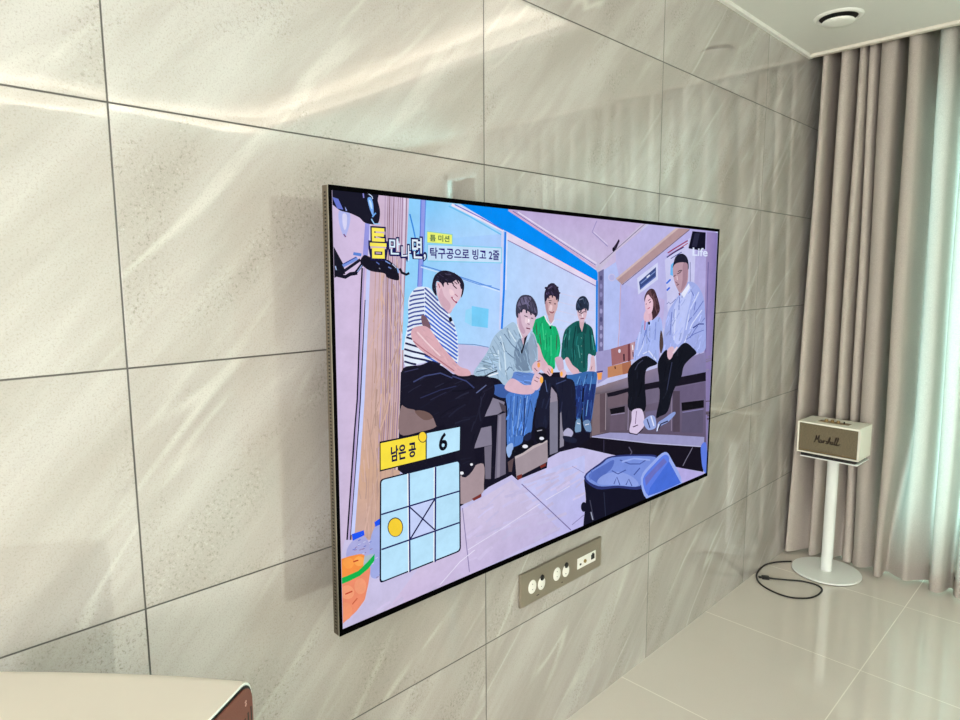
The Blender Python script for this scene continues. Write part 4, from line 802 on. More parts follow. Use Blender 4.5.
P 201,193,230 -1405,-1569 -1354,-1573 -1302,-1578 -1250,-1583 -1197,-1587 -1144,-1591 -1092,-1593 -1039,-1595 -985,-1598 -949,-1599 -961,-1572 -997,-1570 -1050,-1568 -1103,-1566 -1155,-1563 -1207,-1560 -1259,-1556 -1311,-1551 -1362,-1547 -1413,-1543
P 198,190,226 -1302,-1213 -1251,-1216 -1198,-1219 -1146,-1223 -1092,-1226 -1038,-1226 -987,-1222 -936,-1217 -885,-1212 -833,-1207 -815,-1205 -827,-1187 -844,-1189 -896,-1194 -947,-1199 -998,-1203 -1048,-1208 -1099,-1208 -1152,-1205 -1204,-1202 -1257,-1199 -1308,-1196
P 206,198,235 -1808,-1392 -1770,-1378 -1731,-1363 -1693,-1348 -1650,-1339 -1605,-1331 -1560,-1322 -1574,-1302 -1619,-1311 -1664,-1319 -1709,-1328 -1748,-1344 -1787,-1359 -1825,-1373
P 200,192,228 -1564,-1660 -1524,-1647 -1483,-1633 -1440,-1621 -1397,-1609 -1415,-1588 -1458,-1600 -1501,-1611 -1542,-1625 -1583,-1639
P 199,187,221 -2149,-2025 -2113,-2011 -2078,-1997 -2041,-1986 -2028,-1983 -2049,-1953 -2064,-1956 -2102,-1968 -2138,-1983 -2173,-1996
P 207,194,229 -2777,-2067 -2742,-2066 -2706,-2065 -2671,-2061 -2638,-2054 -2605,-2046 -2594,-2043 -2606,-2025 -2617,-2028 -2649,-2035 -2681,-2043 -2715,-2046 -2750,-2048 -2785,-2049
P 205,192,227 -1963,-1852 -1916,-1852 -1869,-1853 -1821,-1854 -1833,-1828 -1881,-1827 -1928,-1826 -1975,-1826
P 198,186,219 -2029,-1544 -1992,-1532 -1955,-1520 -1916,-1512 -1874,-1505 -1832,-1499 -1789,-1493 -1775,-1490 -1787,-1472 -1801,-1475 -1843,-1481 -1885,-1488 -1927,-1494 -1968,-1503 -2006,-1515 -2043,-1527
P 203,191,226 -1678,-1670 -1633,-1668 -1588,-1665 -1542,-1662 -1527,-1661 -1550,-1619 -1566,-1620 -1611,-1623 -1656,-1626 -1700,-1629
P 200,188,222 -3066,-1988 -3031,-1991 -2996,-1995 -2960,-1998 -2924,-2000 -2888,-2001 -2852,-2003 -2865,-1969 -2901,-1967 -2936,-1966 -2971,-1965 -3006,-1961 -3041,-1958 -3076,-1955
P 197,185,218 -2148,-1970 -2100,-1976 -2068,-1980 -2080,-1940 -2112,-1936 -2160,-1930
P 202,190,224 -2832,-2089 -2799,-2085 -2765,-2080 -2732,-2073 -2699,-2066 -2678,-2061 -2698,-2030 -2719,-2035 -2751,-2043 -2783,-2049 -2816,-2054 -2849,-2058
P 195,183,216 -2972,-2007 -2943,-1997 -2913,-1987 -2884,-1976 -2854,-1968 -2878,-1931 -2910,-1940 -2939,-1950 -2969,-1961 -2998,-1971
P 198,186,220 -3342,-2025 -3311,-2018 -3281,-2008 -3251,-1999 -3222,-1989 -3212,-1986 -3222,-1970 -3232,-1973 -3262,-1983 -3292,-1992 -3321,-2002 -3351,-2009
P 205,193,227 -1789,-1894 -1755,-1877 -1720,-1860 -1687,-1843 -1648,-1832 -1608,-1820 -1568,-1808 -1598,-1772 -1638,-1784 -1678,-1796 -1718,-1809 -1754,-1827 -1788,-1844 -1822,-1861
P 196,185,218 -2566,-2047 -2534,-2034 -2502,-2022 -2468,-2011 -2433,-2001 -2410,-1994 -2429,-1968 -2453,-1974 -2487,-1985 -2522,-1996 -2554,-2008 -2586,-2021
P 196,184,217 -3271,-2040 -3239,-2036 -3207,-2033 -3175,-2030 -3141,-2026 -3112,-2014 -3084,-2002 -3056,-1991 -3028,-1979 -3018,-1975 -3037,-1951 -3046,-1955 -3074,-1966 -3102,-1978 -3130,-1990 -3156,-2001 -3187,-2004 -3219,-2008 -3251,-2011 -3283,-2015
P 197,185,218 -1717,-1796 -1675,-1786 -1633,-1776 -1591,-1766 -1549,-1755 -1504,-1750 -1473,-1746 -1496,-1710 -1527,-1714 -1574,-1721 -1617,-1731 -1659,-1742 -1701,-1752 -1742,-1762
P 205,193,227 -1830,-1690 -1790,-1682 -1749,-1674 -1708,-1665 -1667,-1657 -1626,-1648 -1583,-1643 -1539,-1638 -1561,-1602 -1605,-1607 -1650,-1612 -1692,-1621 -1733,-1630 -1774,-1638 -1814,-1647 -1855,-1655
P 198,186,219 -1947,-1565 -1902,-1573 -1856,-1580 -1810,-1587 -1763,-1592 -1717,-1593 -1672,-1595 -1626,-1596 -1611,-1596 -1625,-1562 -1641,-1562 -1686,-1561 -1731,-1560 -1774,-1559 -1818,-1554 -1863,-1547 -1909,-1540 -1954,-1533
P 207,194,229 -3184,-1976 -3154,-1969 -3124,-1961 -3093,-1953 -3062,-1947 -3029,-1945 -3018,-1944 -3029,-1921 -3040,-1922 -3074,-1925 -3106,-1931 -3137,-1939 -3167,-1947 -3198,-1955
P 206,194,229 -1967,-1591 -1932,-1579 -1896,-1568 -1859,-1556 -1824,-1543 -1789,-1529 -1754,-1515 -1730,-1506 -1764,-1469 -1787,-1478 -1822,-1492 -1856,-1506 -1891,-1519 -1926,-1530 -1962,-1542 -1997,-1554
P 204,192,227 -2454,-2103 -2419,-2092 -2384,-2080 -2349,-2069 -2313,-2057 -2289,-2050 -2304,-2030 -2328,-2037 -2364,-2049 -2399,-2060 -2434,-2072 -2469,-2084
P 197,185,219 -3400,-2025 -3365,-2027 -3329,-2029 -3293,-2029 -3260,-2022 -3228,-2016 -3206,-2012 -3223,-1981 -3245,-1985 -3277,-1992 -3308,-1998 -3340,-1999 -3375,-1996 -3410,-1994
P 110,100,150 -1105,-1155 -670,-1530 -137,-1995 -124,-1989 -659,-1524 -1094,-1149
P 130,120,165 -2056,-1207 -2021,-1466 -1951,-1974 -1939,-1977 -2009,-1469 -2045,-1209
P 222,216,240 -1966,-1716 -1460,-1626 -756,-1488 -765,-1477 -1467,-1616 -1973,-1706
P 222,218,242 -644,-1464 -168,-1392 -176,-1383 -651,-1454
P 150,145,190 -143,-1131 117,-1279 123,-1274 -137,-1125
P 140,130,180 -107,-1934 149,-1864 138,-1854 -116,-1924
P 226,220,242 -2373,-1984 -2085,-1817 -1859,-1748 -1866,-1738 -2093,-1808 -2381,-1975
S 18,18,36 144,-1336 488,-1509 1497,-1767 1732,-2007 1804,-2245 525,-2319 155,-2141 179,-1661
P 18,18,36 206,-1764 200,-1793 183,-1813 156,-1819 127,-1812 100,-1791 81,-1763 73,-1731 78,-1702 96,-1683 122,-1676 151,-1683 178,-1703 198,-1732
S 44,52,110 123,-1331 474,-1212 753,-1168 1466,-1285 1973,-1419 1707,-1645 1527,-1820 925,-1666 422,-1565
S 118,142,218 166,-1335 521,-1235 754,-1191 1468,-1309 1945,-1436 1648,-1586 1497,-1767 923,-1631 443,-1527
S 84,108,190 232,-1328 569,-1259 804,-1235 762,-1341 576,-1416 487,-1495 348,-1436
S 140,160,228 439,-1442 622,-1397 962,-1441 1328,-1608 1443,-1755 922,-1622 488,-1518
P 60,78,150 758,-1384 915,-1467 1118,-1451 1106,-1435 913,-1452 769,-1374
P 66,84,156 948,-1270 1208,-1382 1479,-1436 1644,-1408 1627,-1392 1472,-1420 1212,-1368 956,-1259
P 150,170,235 1010,-1316 1312,-1325 1746,-1434 1748,-1410 1308,-1301 998,-1291
P 56,72,140 833,-1590 890,-1505 962,-1633 983,-1633 893,-1492 812,-1580
P 56,72,140 1136,-1673 1196,-1601 1272,-1719 1293,-1718 1199,-1588 1115,-1662
P 60,78,150 1336,-1570 1490,-1497 1469,-1483 1315,-1556
P 92,118,200 283,-1268 244,-1398 270,-1407 309,-1277
S 150,170,235 1516,-1649 1806,-1474 2173,-1379 2396,-1550 2745,-2001 2191,-2005 1704,-2016
S 92,124,226 1572,-1677 1866,-1517 2176,-1421 2305,-1548 1941,-1774 1728,-1960
P 70,108,214 2305,-1548 2713,-1994 2161,-1998 1729,-1976 1777,-1862
P 104,110,190 1626,-1673 1925,-1551 2150,-1470 2246,-1552 1905,-1672 1663,-1805
P 60,60,80 258,-1681 361,-1988 383,-1991 280,-1684
P 160,166,190 288,-1857 338,-1982 360,-1985 310,-1859
P 40,44,66 578,-1644 645,-2063 664,-2067 597,-1647
P 158,104,108 653,331 1057,370 1231,392 1271,157 1071,131 688,99
P 110,60,70 1057,370 1107,372 1136,126 1072,123
P 190,150,160 1121,380 1221,387 1255,158 1145,139
P 220,215,235 889,285 887,274 878,265 866,260 852,261 839,268 830,278 826,290 829,302 837,311 849,315 863,314 876,308 885,298
P 40,20,40 950,239 960,141 994,138 984,237
P 240,240,250 1160,349 1175,277 1200,276 1186,348
P 80,40,60 1177,249 1191,177 1216,176 1202,248
P 190,132,96 589,92 1146,125 1181,-40 596,-58
P 166,106,80 925,111 1146,125 1181,-40 958,-49
P 90,50,40 745,84 761,47 789,48 773,85
P 240,160,90 354,34 471,31 457,-65 376,-61
P 70,50,110 343,37 486,36 481,55 338,56
S 164,180,238 1417,688 1683,676 1816,719 1923,666 1960,516 1930,458 1886,298 1889,104 1839,28 1585,145 1451,170 1222,127 1256,389 1364,548
P 110,130,205 1540,655 1500,469 1615,358 1633,362 1521,469 1561,652
P 205,214,250 1445,459 1429,318 1309,185 1332,177 1454,312 1472,456
P 120,138,210 1756,644 1747,382 1769,379 1778,643
P 190,200,248 1330,524 1269,272 1310,266 1371,518
P 100,120,200 1496,543 1406,333 1423,329 1515,539
P 215,222,250 1457,191 1600,223 1795,77 1820,86 1613,238 1442,208
S 66,44,52 1441,956 1471,1063 1572,1124 1690,1111 1785,999 1862,852 1840,772 1735,703 1645,678 1596,766
S 98,68,74 1522,1082 1626,1103 1714,1007 1750,877 1696,878 1618,995
S 228,190,208 1452,956 1513,1048 1590,1010 1664,951 1671,850 1623,771 1544,748 1476,828
P 214,172,190 1543,768 1649,779 1671,691 1604,651 1497,670
S 222,184,202 1472,814 1524,817 1573,710 1540,654 1460,672 1434,744
P 60,41,47 1703,1005 1737,947 1750,927 1767,930 1754,949 1720,1007
P 113,78,89 1737,988 1767,924 1775,903 1797,904 1788,926 1758,990
P 100,69,78 1710,968 1705,910 1724,909 1728,967
P 59,40,46 1732,818 1749,799 1762,801 1746,820
P 57,39,44 1760,809 1765,763 1773,748 1785,749 1778,763 1773,808
P 114,78,89 1726,858 1754,802 1761,783 1782,784 1775,803 1747,860
P 115,79,90 1614,1034 1614,1003 1640,1002 1640,1033
P 75,51,59 1697,1059 1694,1010 1690,995 1707,993 1712,1009 1715,1058
P 51,35,40 1714,812 1766,753 1790,758 1738,817
P 84,58,66 1642,1106 1650,1053 1649,1036 1669,1034 1670,1053 1662,1106
P 102,70,80 1509,1082 1519,1047 1536,1048 1526,1083
P 55,38,43 1714,767 1744,728 1756,730 1726,769
P 67,46,53 1757,1000 1791,951 1809,917 1827,919 1808,953 1773,1003
P 82,57,65 1528,1094 1554,1041 1576,1043 1550,1096
P 50,35,39 1622,1111 1645,1068 1653,1053 1678,1056 1670,1071 1646,1114
P 69,48,54 1751,980 1751,920 1753,900 1765,900 1763,920 1764,979
P 101,70,79 1760,816 1773,775 1774,762 1795,761 1794,776 1781,817
P 99,68,78 1799,828 1808,802 1830,803 1821,829
P 55,38,43 1594,1100 1626,1051 1639,1018 1663,1020 1648,1054 1616,1103
P 88,60,69 1492,1067 1514,1040 1527,1042 1505,1070
P 75,52,59 1741,955 1792,898 1812,879 1834,885 1815,903 1764,960
P 70,40,60 1546,955 1603,977 1592,985 1535,964
P 60,30,50 1577,920 1618,942 1603,951 1562,929
P 60,30,50 1482,901 1507,915 1495,921 1470,907
P 180,80,110 1533,835 1601,856 1589,866 1522,845
P 143,157,207 1578,324 1567,280 1562,235 1561,204 1577,203 1578,233 1582,278 1593,322
P 156,171,226 1618,626 1613,574 1612,556 1633,554 1634,571 1640,624
P 168,184,244 1503,390 1478,351 1452,312 1479,305 1505,343 1531,382
P 176,193,255 1441,307 1442,248 1443,229 1460,227 1459,247 1458,306
P 160,176,232 1255,255 1247,213 1242,171 1240,142 1262,140 1264,168 1269,210 1276,252
P 143,157,207 1524,463 1528,418 1528,374 1526,345 1554,342 1555,372 1556,417 1551,462
P 155,170,225 1234,333 1225,284 1210,254 1237,247 1253,279 1262,329
P 149,163,216 1775,229 1788,182 1794,136 1795,105 1818,102 1817,134 1811,181 1797,229
P 184,203,255 1644,680 1613,632 1601,598 1625,594 1637,627 1668,674
P 151,166,220 1764,579 1741,538 1713,499 1691,473 1704,470 1725,495 1754,535 1777,576
P 144,158,209 1583,597 1581,538 1580,519 1598,517 1599,537 1601,595
P 146,160,212 1403,615 1383,570 1373,523 1370,491 1396,488 1400,520 1410,566 1429,610
P 172,189,250 1673,407 1638,361 1622,312 1648,307 1664,356 1698,400
P 161,177,234 1921,504 1890,450 1878,432 1903,426 1915,444 1947,498
P 143,157,208 1604,560 1595,510 1599,459 1607,424 1631,424 1624,458 1619,508 1628,557
P 144,158,209 1251,198 1248,147 1254,128 1271,129 1265,145 1268,196
P 139,152,202 1844,709 1822,663 1816,648 1846,643 1852,658 1874,703
P 141,155,205 1755,185 1727,140 1700,94 1715,89 1742,135 1771,181
P 174,191,253 1586,527 1573,473 1567,455 1588,452 1594,470 1607,524
P 174,191,253 1591,680 1584,617 1587,595 1617,594 1613,614 1621,677
P 168,185,244 1854,122 1862,71 1868,53 1892,53 1886,70 1878,120
P 143,157,208 1270,429 1258,417 1283,408 1295,420
P 12,12,24 1613,633 1611,623 1604,614 1592,610 1579,611 1567,616 1558,625 1555,636 1557,646 1564,655 1576,659 1589,658 1601,653 1610,644
P 200,90,120 1465,672 1463,543 1484,542 1486,670
S 18,20,30 1080,-25 1224,95 1504,166 1687,115 1851,21 1596,-17 1532,-99 1532,-260 1563,-640 1137,-568 1110,-283
P 8,10,20 1425,-209 1417,-254 1409,-299 1390,-341 1366,-382 1349,-409 1380,-419 1397,-392 1422,-350 1442,-307 1450,-260 1457,-215
P 26,28,41 1301,-43 1309,-95 1307,-146 1335,-150 1337,-98 1329,-45
P 14,15,26 1406,-22 1385,-68 1368,-115 1363,-165 1361,-181 1381,-184 1382,-168 1388,-119 1404,-73 1425,-27
P 16,18,29 1147,64 1149,19 1147,-24 1139,-68 1130,-111 1159,-116 1167,-73 1175,-29 1177,16 1175,61
P 12,14,25 1207,-131 1220,-180 1233,-229 1238,-277 1240,-325 1241,-358 1262,-360 1261,-328 1259,-279 1254,-230 1241,-181 1229,-132
P 20,22,35 1302,-320 1298,-365 1294,-410 1279,-452 1259,-493 1245,-521 1276,-530 1289,-502 1310,-460 1325,-416 1329,-370 1333,-325
P 17,19,30 1196,89 1198,44 1198,0 1195,-44 1192,-88 1191,-103 1225,-108 1226,-93 1229,-49 1232,-4 1232,41 1230,86
P 26,28,42 1187,-391 1173,-432 1157,-473 1139,-514 1133,-527 1153,-533 1159,-520 1178,-479 1194,-438 1208,-396
P 60,62,86 1265,-17 1336,61 1462,107 1448,117 1320,70 1246,-10
S 214,198,228 1230,-592 1476,-616 1560,-842 1443,-928 1340,-955 1171,-889 1213,-729
P 120,96,130 1325,-614 1306,-802 1324,-806 1344,-618
P 60,40,66 1260,-846 1390,-837 1379,-822 1250,-831
P 40,30,50 1155,-917 1371,-977 1533,-919 1511,-903 1362,-960 1159,-902
S 160,172,230 2651,1220 2939,1172 3175,964 3277,607 3324,279 3306,116 3042,88 2736,270 2584,233 2402,216 2166,212 1963,173 2016,513 2094,763 2200,879 2411,1040
S 186,196,244 2426,1009 2656,1158 2790,1065 2641,635 2545,330 2367,280 2231,501 2263,832
P 104,118,190 2710,1125 2758,1081 2805,1038 2853,994 2901,951 2908,907 2897,861 2885,814 2874,767 2870,752 2895,749 2899,764 2911,811 2922,858 2934,905 2925,954 2876,999 2827,1043 2780,1087 2732,1130
P 104,118,190 3162,922 3109,882 3057,843 3005,804 2953,765 2896,727 2835,690 2776,654 2716,617 2696,605 2717,596 2736,608 2796,645 2856,682 2917,719 2975,757 3027,796 3080,835 3132,875 3185,915
P 104,118,190 3243,645 3177,611 3112,577 3047,543 2982,509 2927,470 2878,429 2829,389 2781,349 2804,341 2852,381 2901,422 2949,462 3003,500 3067,533 3132,567 3198,601 3264,636
P 104,118,190 3234,453 3135,439 3038,425 2940,412 2857,391 2783,366 2709,343 2661,327 2677,316 2725,332 2799,355 2873,379 2953,399 3049,413 3146,427 3245,441
P 104,118,190 2403,995 2403,949 2402,904 2402,858 2402,813 2402,798 2426,796 2426,811 2426,857 2427,903 2427,948 2427,994
P 104,118,190 2197,775 2193,730 2189,685 2185,640 2181,595 2177,550 2173,505 2169,460 2166,430 2190,428 2193,458 2197,503 2201,548 2205,593 2209,638 2213,683 2217,728 2221,773
P 210,218,250 2999,1065 2960,1024 2920,982 2881,940 2842,899 2803,858 2763,817 2732,773 2717,726 2703,680 2688,634 2673,588 2659,542 2644,496 2639,481 2670,476 2675,492 2690,538 2704,584 2719,630 2734,676 2748,722 2763,768 2793,809 2832,850 2871,891 2910,933 2950,974 2989,1016 3029,1058
P 210,218,250 2309,801 2307,756 2305,710 2303,665 2301,620 2298,574 2296,529 2294,483 2292,438 2290,392 2287,347 2317,344 2319,389 2322,435 2324,481 2326,526 2328,572 2330,617 2332,663 2335,708 2337,754 2339,799
P 210,218,250 3127,778 3072,741 3018,703 2964,666 2911,629 2857,593 2811,553 2778,509 2746,466 2714,423 2682,380 2650,337 2618,295 2597,267 2627,259 2648,287 2680,330 2711,373 2744,416 2776,459 2808,502 2840,545 2885,583 2938,619 2992,656 3046,693 3100,730 3155,768
P 140,150,198 2763,467 2726,416 2690,365 2665,331 2689,325 2714,359 2750,410 2787,461
P 182,195,255 2034,295 2011,232 2009,210 2044,206 2046,226 2068,288
P 146,156,206 2152,499 2081,452 2059,435 2088,423 2109,440 2180,487
P 145,155,205 2952,197 2923,147 2962,138 2990,188
P 176,189,250 2105,724 2073,684 2042,644 2032,630 2065,622 2075,635 2106,675 2138,715
P 155,167,220 3002,211 2956,153 2979,147 3025,205
P 181,194,255 3067,171 3036,126 3026,112 3047,106 3058,121 3089,166
P 178,191,252 2862,1035 2853,967 2849,945 2882,942 2885,965 2895,1033
P 141,151,200 2488,1077 2486,1028 2474,981 2504,978 2516,1026 2517,1075
P 156,168,222 2421,759 2374,718 2343,672 2370,666 2400,710 2447,750
P 184,197,255 2478,684 2454,637 2417,594 2451,584 2489,629 2514,677
P 187,201,255 3122,270 3109,210 3084,151 3105,147 3131,206 3144,267
P 186,199,255 2880,1003 2833,945 2814,927 2832,922 2851,941 2898,999
P 184,198,255 2849,894 2805,840 2761,787 2785,781 2829,835 2873,888
P 143,154,203 2305,658 2260,609 2216,561 2240,554 2284,602 2329,651
P 150,161,213 2274,822 2254,770 2245,716 2243,680 2276,677 2278,713 2287,766 2307,817
P 166,178,235 2307,297 2260,251 2251,233 2276,228 2284,244 2331,289
P 156,167,221 2579,959 2527,909 2461,864 2479,857 2545,902 2598,953
P 173,185,244 3161,369 3096,336 3035,300 2983,262 2966,249 2996,238 3013,251 3064,288 3124,323 3188,356
P 154,165,218 3046,385 3035,328 3014,273 2997,238 3036,230 3053,266 3074,322 3086,379
P 185,198,255 2442,430 2403,390 2366,350 2332,309 2321,296 2338,291 2349,305 2382,345 2419,385 2459,425
P 154,166,218 2840,1170 2792,1132 2741,1095 2682,1062 2663,1050 2688,1039 2707,1051 2767,1085 2820,1122 2869,1161
P 182,195,255 2724,1125 2670,1077 2655,1060 2686,1052 2701,1068 2754,1116
P 163,175,231 3176,629 3119,589 3060,551 3020,526 3041,517 3082,542 3142,581 3198,621
P 173,186,245 3009,1035 2962,987 2915,939 2885,906 2907,901 2938,933 2985,981 3032,1030
P 185,198,255 2846,498 2778,462 2729,419 2749,412 2798,454 2864,489
P 155,167,220 3265,540 3201,498 3130,458 3154,447 3226,487 3291,531
P 151,162,214 3121,682 3093,631 3055,582 3026,550 3055,542 3084,575 3124,624 3152,676
P 156,168,221 2196,878 2189,842 2225,839 2232,874
P 162,174,230 2775,809 2738,767 2721,722 2740,719 2757,764 2793,804
P 170,183,241 2543,528 2490,493 2450,453 2427,426 2460,417 2483,443 2522,481 2573,515
P 148,159,210 2306,690 2233,649 2172,602 2186,597 2247,643 2320,684
P 175,187,247 2129,704 2112,656 2090,608 2074,577 2104,571 2121,602 2143,651 2160,700
P 144,155,204 2816,488 2781,436 2745,385 2782,376 2818,427 2853,479
P 167,179,237 2838,791 2817,737 2808,681 2835,678 2843,734 2865,788
P 174,187,246 2820,495 2779,445 2761,430 2777,425 2795,440 2837,490
P 154,166,219 3295,296 3250,254 3220,209 3205,177 3226,173 3240,204 3270,249 3315,290
P 183,196,255 3105,698 3079,646 3040,596 3075,588 3114,638 3141,692
P 161,173,228 2872,777 2847,724 2812,672 2842,665 2877,718 2903,772
P 162,174,230 2477,947 2415,903 2371,853 2394,846 2438,895 2499,939
P 159,170,225 2513,297 2447,259 2406,233 2433,221 2474,247 2539,285
P 172,184,243 2381,493 2328,456 2274,420 2237,396 2262,385 2299,409 2353,446 2406,483
P 156,167,220 2282,467 2244,425 2209,383 2179,339 2170,325 2185,321 2195,335 2224,379 2259,421 2297,462
P 150,161,212 2493,447 2475,401 2455,355 2441,325 2478,318 2492,348 2513,394 2530,440
P 179,192,254 2207,302 2191,257 2186,227 2210,223 2215,253 2231,298
P 167,180,237 2772,493 2727,447 2675,404 2637,377 2665,366 2703,394 2756,437 2802,483
P 60,70,140 2885,490 3071,543 3231,535 3229,554 3056,562 2862,507
S 186,152,166 2185,1428 2265,1517 2592,1538 2650,1372 2623,1189 2452,1054 2339,1116 2228,1251
S 30,30,48 2173,1428 2247,1591 2431,1646 2600,1584 2656,1433 2585,1402 2546,1507 2354,1510 2227,1478
S 164,130,146 2475,1491 2614,1493 2628,1342 2592,1189 2449,1084 2483,1250
P 50,30,50 2341,1371 2428,1395 2416,1406 2329,1381
P 40,26,44 2320,1335 2403,1357 2461,1398 2444,1404 2389,1365 2310,1345
P 40,26,44 2220,1294 2276,1321 2262,1329 2206,1302
P 110,70,90 2264,1222 2331,1195 2345,1204 2278,1231
P 225,200,210 2298,1310 2315,1250 2341,1251 2324,1311
P 90,50,70 2324,1165 2387,1185 2374,1196 2310,1175
P 120,30,50 2376,1052 2409,1015 2441,1021 2408,1058
P 226,230,250 2453,1039 2626,1159 2683,1204 2721,1127 2550,976
S 18,20,30 1865,47 2091,214 2194,79 2520,253 2698,272 2890,186 3029,89 2854,23 2642,-85 2565,-267 2349,-447 2212,-741 1984,-792 1870,-784 1951,-506 1914,-228
S 216,180,196 2126,206 2222,250 2312,222 2291,116 2208,53 2134,99
P 230,205,215 2309,138 2433,221 2393,239 2269,156
P 14,16,26 2197,-242 2161,-288 2126,-336 2096,-384 2086,-400 2123,-411 2133,-395 2163,-347 2197,-300 2234,-254
P 13,15,25 2599,17 2549,-23 2501,-64 2456,-106 2441,-120 2468,-129 2483,-115 2528,-74 2576,-33 2626,7
P 26,28,41 2247,-471 2234,-527 2230,-545 2268,-553 2272,-535 2285,-479
P 10,12,22 2265,78 2247,34 2229,-10 2206,-52 2183,-95 2215,-103 2239,-61 2262,-17 2280,27 2298,71
P 16,17,28 2083,27 2045,-11 2005,-46 1956,-78 1924,-99 1940,-107 1973,-86 2022,-53 2063,-17 2101,20
P 21,23,35 2044,-494 1994,-536 1951,-579 1925,-609 1941,-615 1968,-586 2011,-542 2060,-501
P 30,33,46 2157,-403 2125,-443 2091,-481 2049,-517 2035,-528 2060,-539 2074,-527 2117,-491 2152,-452 2184,-412
P 24,26,39 2265,-112 2212,-146 2159,-180 2125,-222 2092,-263 2113,-270 2146,-229 2179,-189 2231,-155 2285,-121
P 18,20,31 2126,-255 2117,-301 2108,-347 2099,-392 2087,-437 2076,-483 2072,-498 2099,-504 2103,-488 2115,-443 2126,-398 2136,-352 2145,-306 2154,-260
P 15,17,27 2565,181 2532,133 2498,84 2483,30 2469,-22 2508,-29 2523,23 2537,75 2570,123 2603,171
P 11,13,22 2118,6 2100,-37 2082,-80 2070,-124 2060,-168 2054,-198 2072,-201 2079,-172 2088,-127 2101,-84 2118,-41 2136,2
P 33,35,49 2413,203 2407,155 2404,107 2404,91 2443,86 2444,102 2446,150 2452,198
P 50,54,80 2257,13 2143,-406 2170,-411 2284,8
S 150,166,220 1525,-792 1700,-738 1841,-780 1881,-939 1715,-958 1603,-909
P 40,44,90 1608,-777 1700,-927 1726,-927 1634,-776
P 226,230,250 1712,-748 1807,-914 1839,-914 1744,-747
S 140,158,216 1904,-1019 1934,-886 2103,-844 2376,-781 2440,-822 2226,-916 2024,-946
P 26,26,50 1957,-1001 2034,-924 2232,-910 2217,-890 2009,-906 1926,-988
P 226,230,250 1927,-1010 1976,-910 1951,-902 1901,-1002
S 78,62,60 1904,504 1958,457 1999,290 1941,166 1886,298
S 24,92,88 -377,556 -308,664 -110,741 41,716 207,643 263,517 324,316 274,262 185,300 144,278 130,83 -18,85 -191,166 -279,280 -368,270 -408,314
P 14,52,56 -330,616 -332,579 -335,542 -337,505 -340,467 -342,430 -343,418 -323,416 -322,428 -320,465 -318,502 -315,540 -313,577 -310,614
P 14,52,56 -291,638 -293,601 -295,564 -296,527 -298,489 -300,452 -302,415 -303,390 -283,388 -282,413 -280,450 -278,487 -276,525 -275,562 -273,599 -271,637
P 14,52,56 162,613 166,574 171,535 176,496 181,457 186,417 191,378 194,352 216,351 212,377 207,416 203,456 198,495 193,534 188,574 183,613
P 14,52,56 -132,681 -141,643 -149,606 -157,569 -165,532 -174,494 -182,457 -181,418 -176,380 -171,341 -167,303 -162,264 -157,226 -136,225 -141,263 -146,302 -151,340 -156,379 -161,417 -162,454 -153,491 -145,528 -137,566 -129,603 -120,640 -112,678
P 14,52,56 35,620 36,582 38,543 39,505 41,466 42,428 44,389 45,350 47,312 48,273 50,234 51,195 53,156 54,130 75,128 74,154 73,193 71,232 69,271 68,310 66,349 65,387 63,426 62,465 60,504 59,542 57,581 56,619
P 70,150,146 -348,515 -329,552 -311,588 -328,592 -346,556 -364,520
P 70,150,146 -251,661 -255,624 -259,587 -262,550 -266,512 -248,510 -244,548 -241,585 -237,622 -233,659
P 70,150,146 208,545 219,506 229,466 240,426 250,386 260,346 280,346 269,386 259,426 248,466 238,506 228,546
P 70,150,146 -81,436 -70,397 -60,357 -48,318 -37,279 -34,266 -15,266 -19,279 -30,319 -41,358 -52,397 -63,436
P 28,101,99 -406,350 -403,311 -397,285 -384,285 -390,310 -393,349
P 23,84,82 -85,597 -89,555 -101,514 -87,511 -75,553 -71,595
P 31,111,108 -203,396 -199,347 -198,330 -181,329 -183,346 -186,395
P 28,100,98 -173,220 -190,183 -196,171 -180,167 -174,179 -157,216
P 26,93,91 -126,538 -134,492 -139,445 -119,442 -113,489 -106,535
P 18,66,64 207,621 215,579 233,537 252,538 234,579 226,621
P 28,102,99 -200,685 -224,643 -244,600 -256,571 -238,567 -226,596 -206,638 -182,680
P 33,119,116 -91,548 -104,511 -114,474 -114,435 -115,422 -94,420 -93,433 -93,471 -84,507 -71,544
P 31,111,109 291,387 285,346 281,318 306,314 310,342 316,384
P 32,116,113 -155,378 -146,340 -138,301 -133,275 -113,275 -118,301 -126,340 -135,379
P 32,114,111 -2,402 3,354 14,305 27,305 16,353 11,401
P 28,99,97 -102,439 -94,400 -96,362 -100,336 -88,334 -83,360 -81,399 -89,439
P 23,82,81 27,656 31,610 45,565 58,535 75,536 62,566 48,610 45,655
P 29,104,102 -349,406 -350,361 -345,315 -339,285 -329,284 -335,315 -339,360 -338,405
P 25,90,88 -335,641 -318,590 -304,591 -322,642
P 27,98,96 -236,265 -237,225 -227,224 -226,264
P 29,103,101 -5,526 -17,489 -38,454 -22,449 -1,485 11,522
P 22,80,78 45,706 53,668 57,655 76,655 72,668 65,707
P 19,67,66 43,532 27,486 11,440 26,436 42,483 58,530
P 23,84,83 -57,737 -44,696 -35,656 -32,642 -20,642 -23,656 -32,697 -45,737
P 25,91,89 5,181 8,131 21,80 39,80 26,130 23,179
P 31,112,109 -248,659 -260,614 -268,600 -257,597 -249,612 -236,657
P 30,106,104 -63,244 -78,202 -87,159 -91,130 -81,128 -76,157 -67,200 -53,242
P 18,65,64 163,664 169,618 174,602 189,603 184,618 178,664
P 19,70,69 215,355 192,313 205,309 227,352
P 20,73,72 -348,628 -356,594 -342,592 -334,625
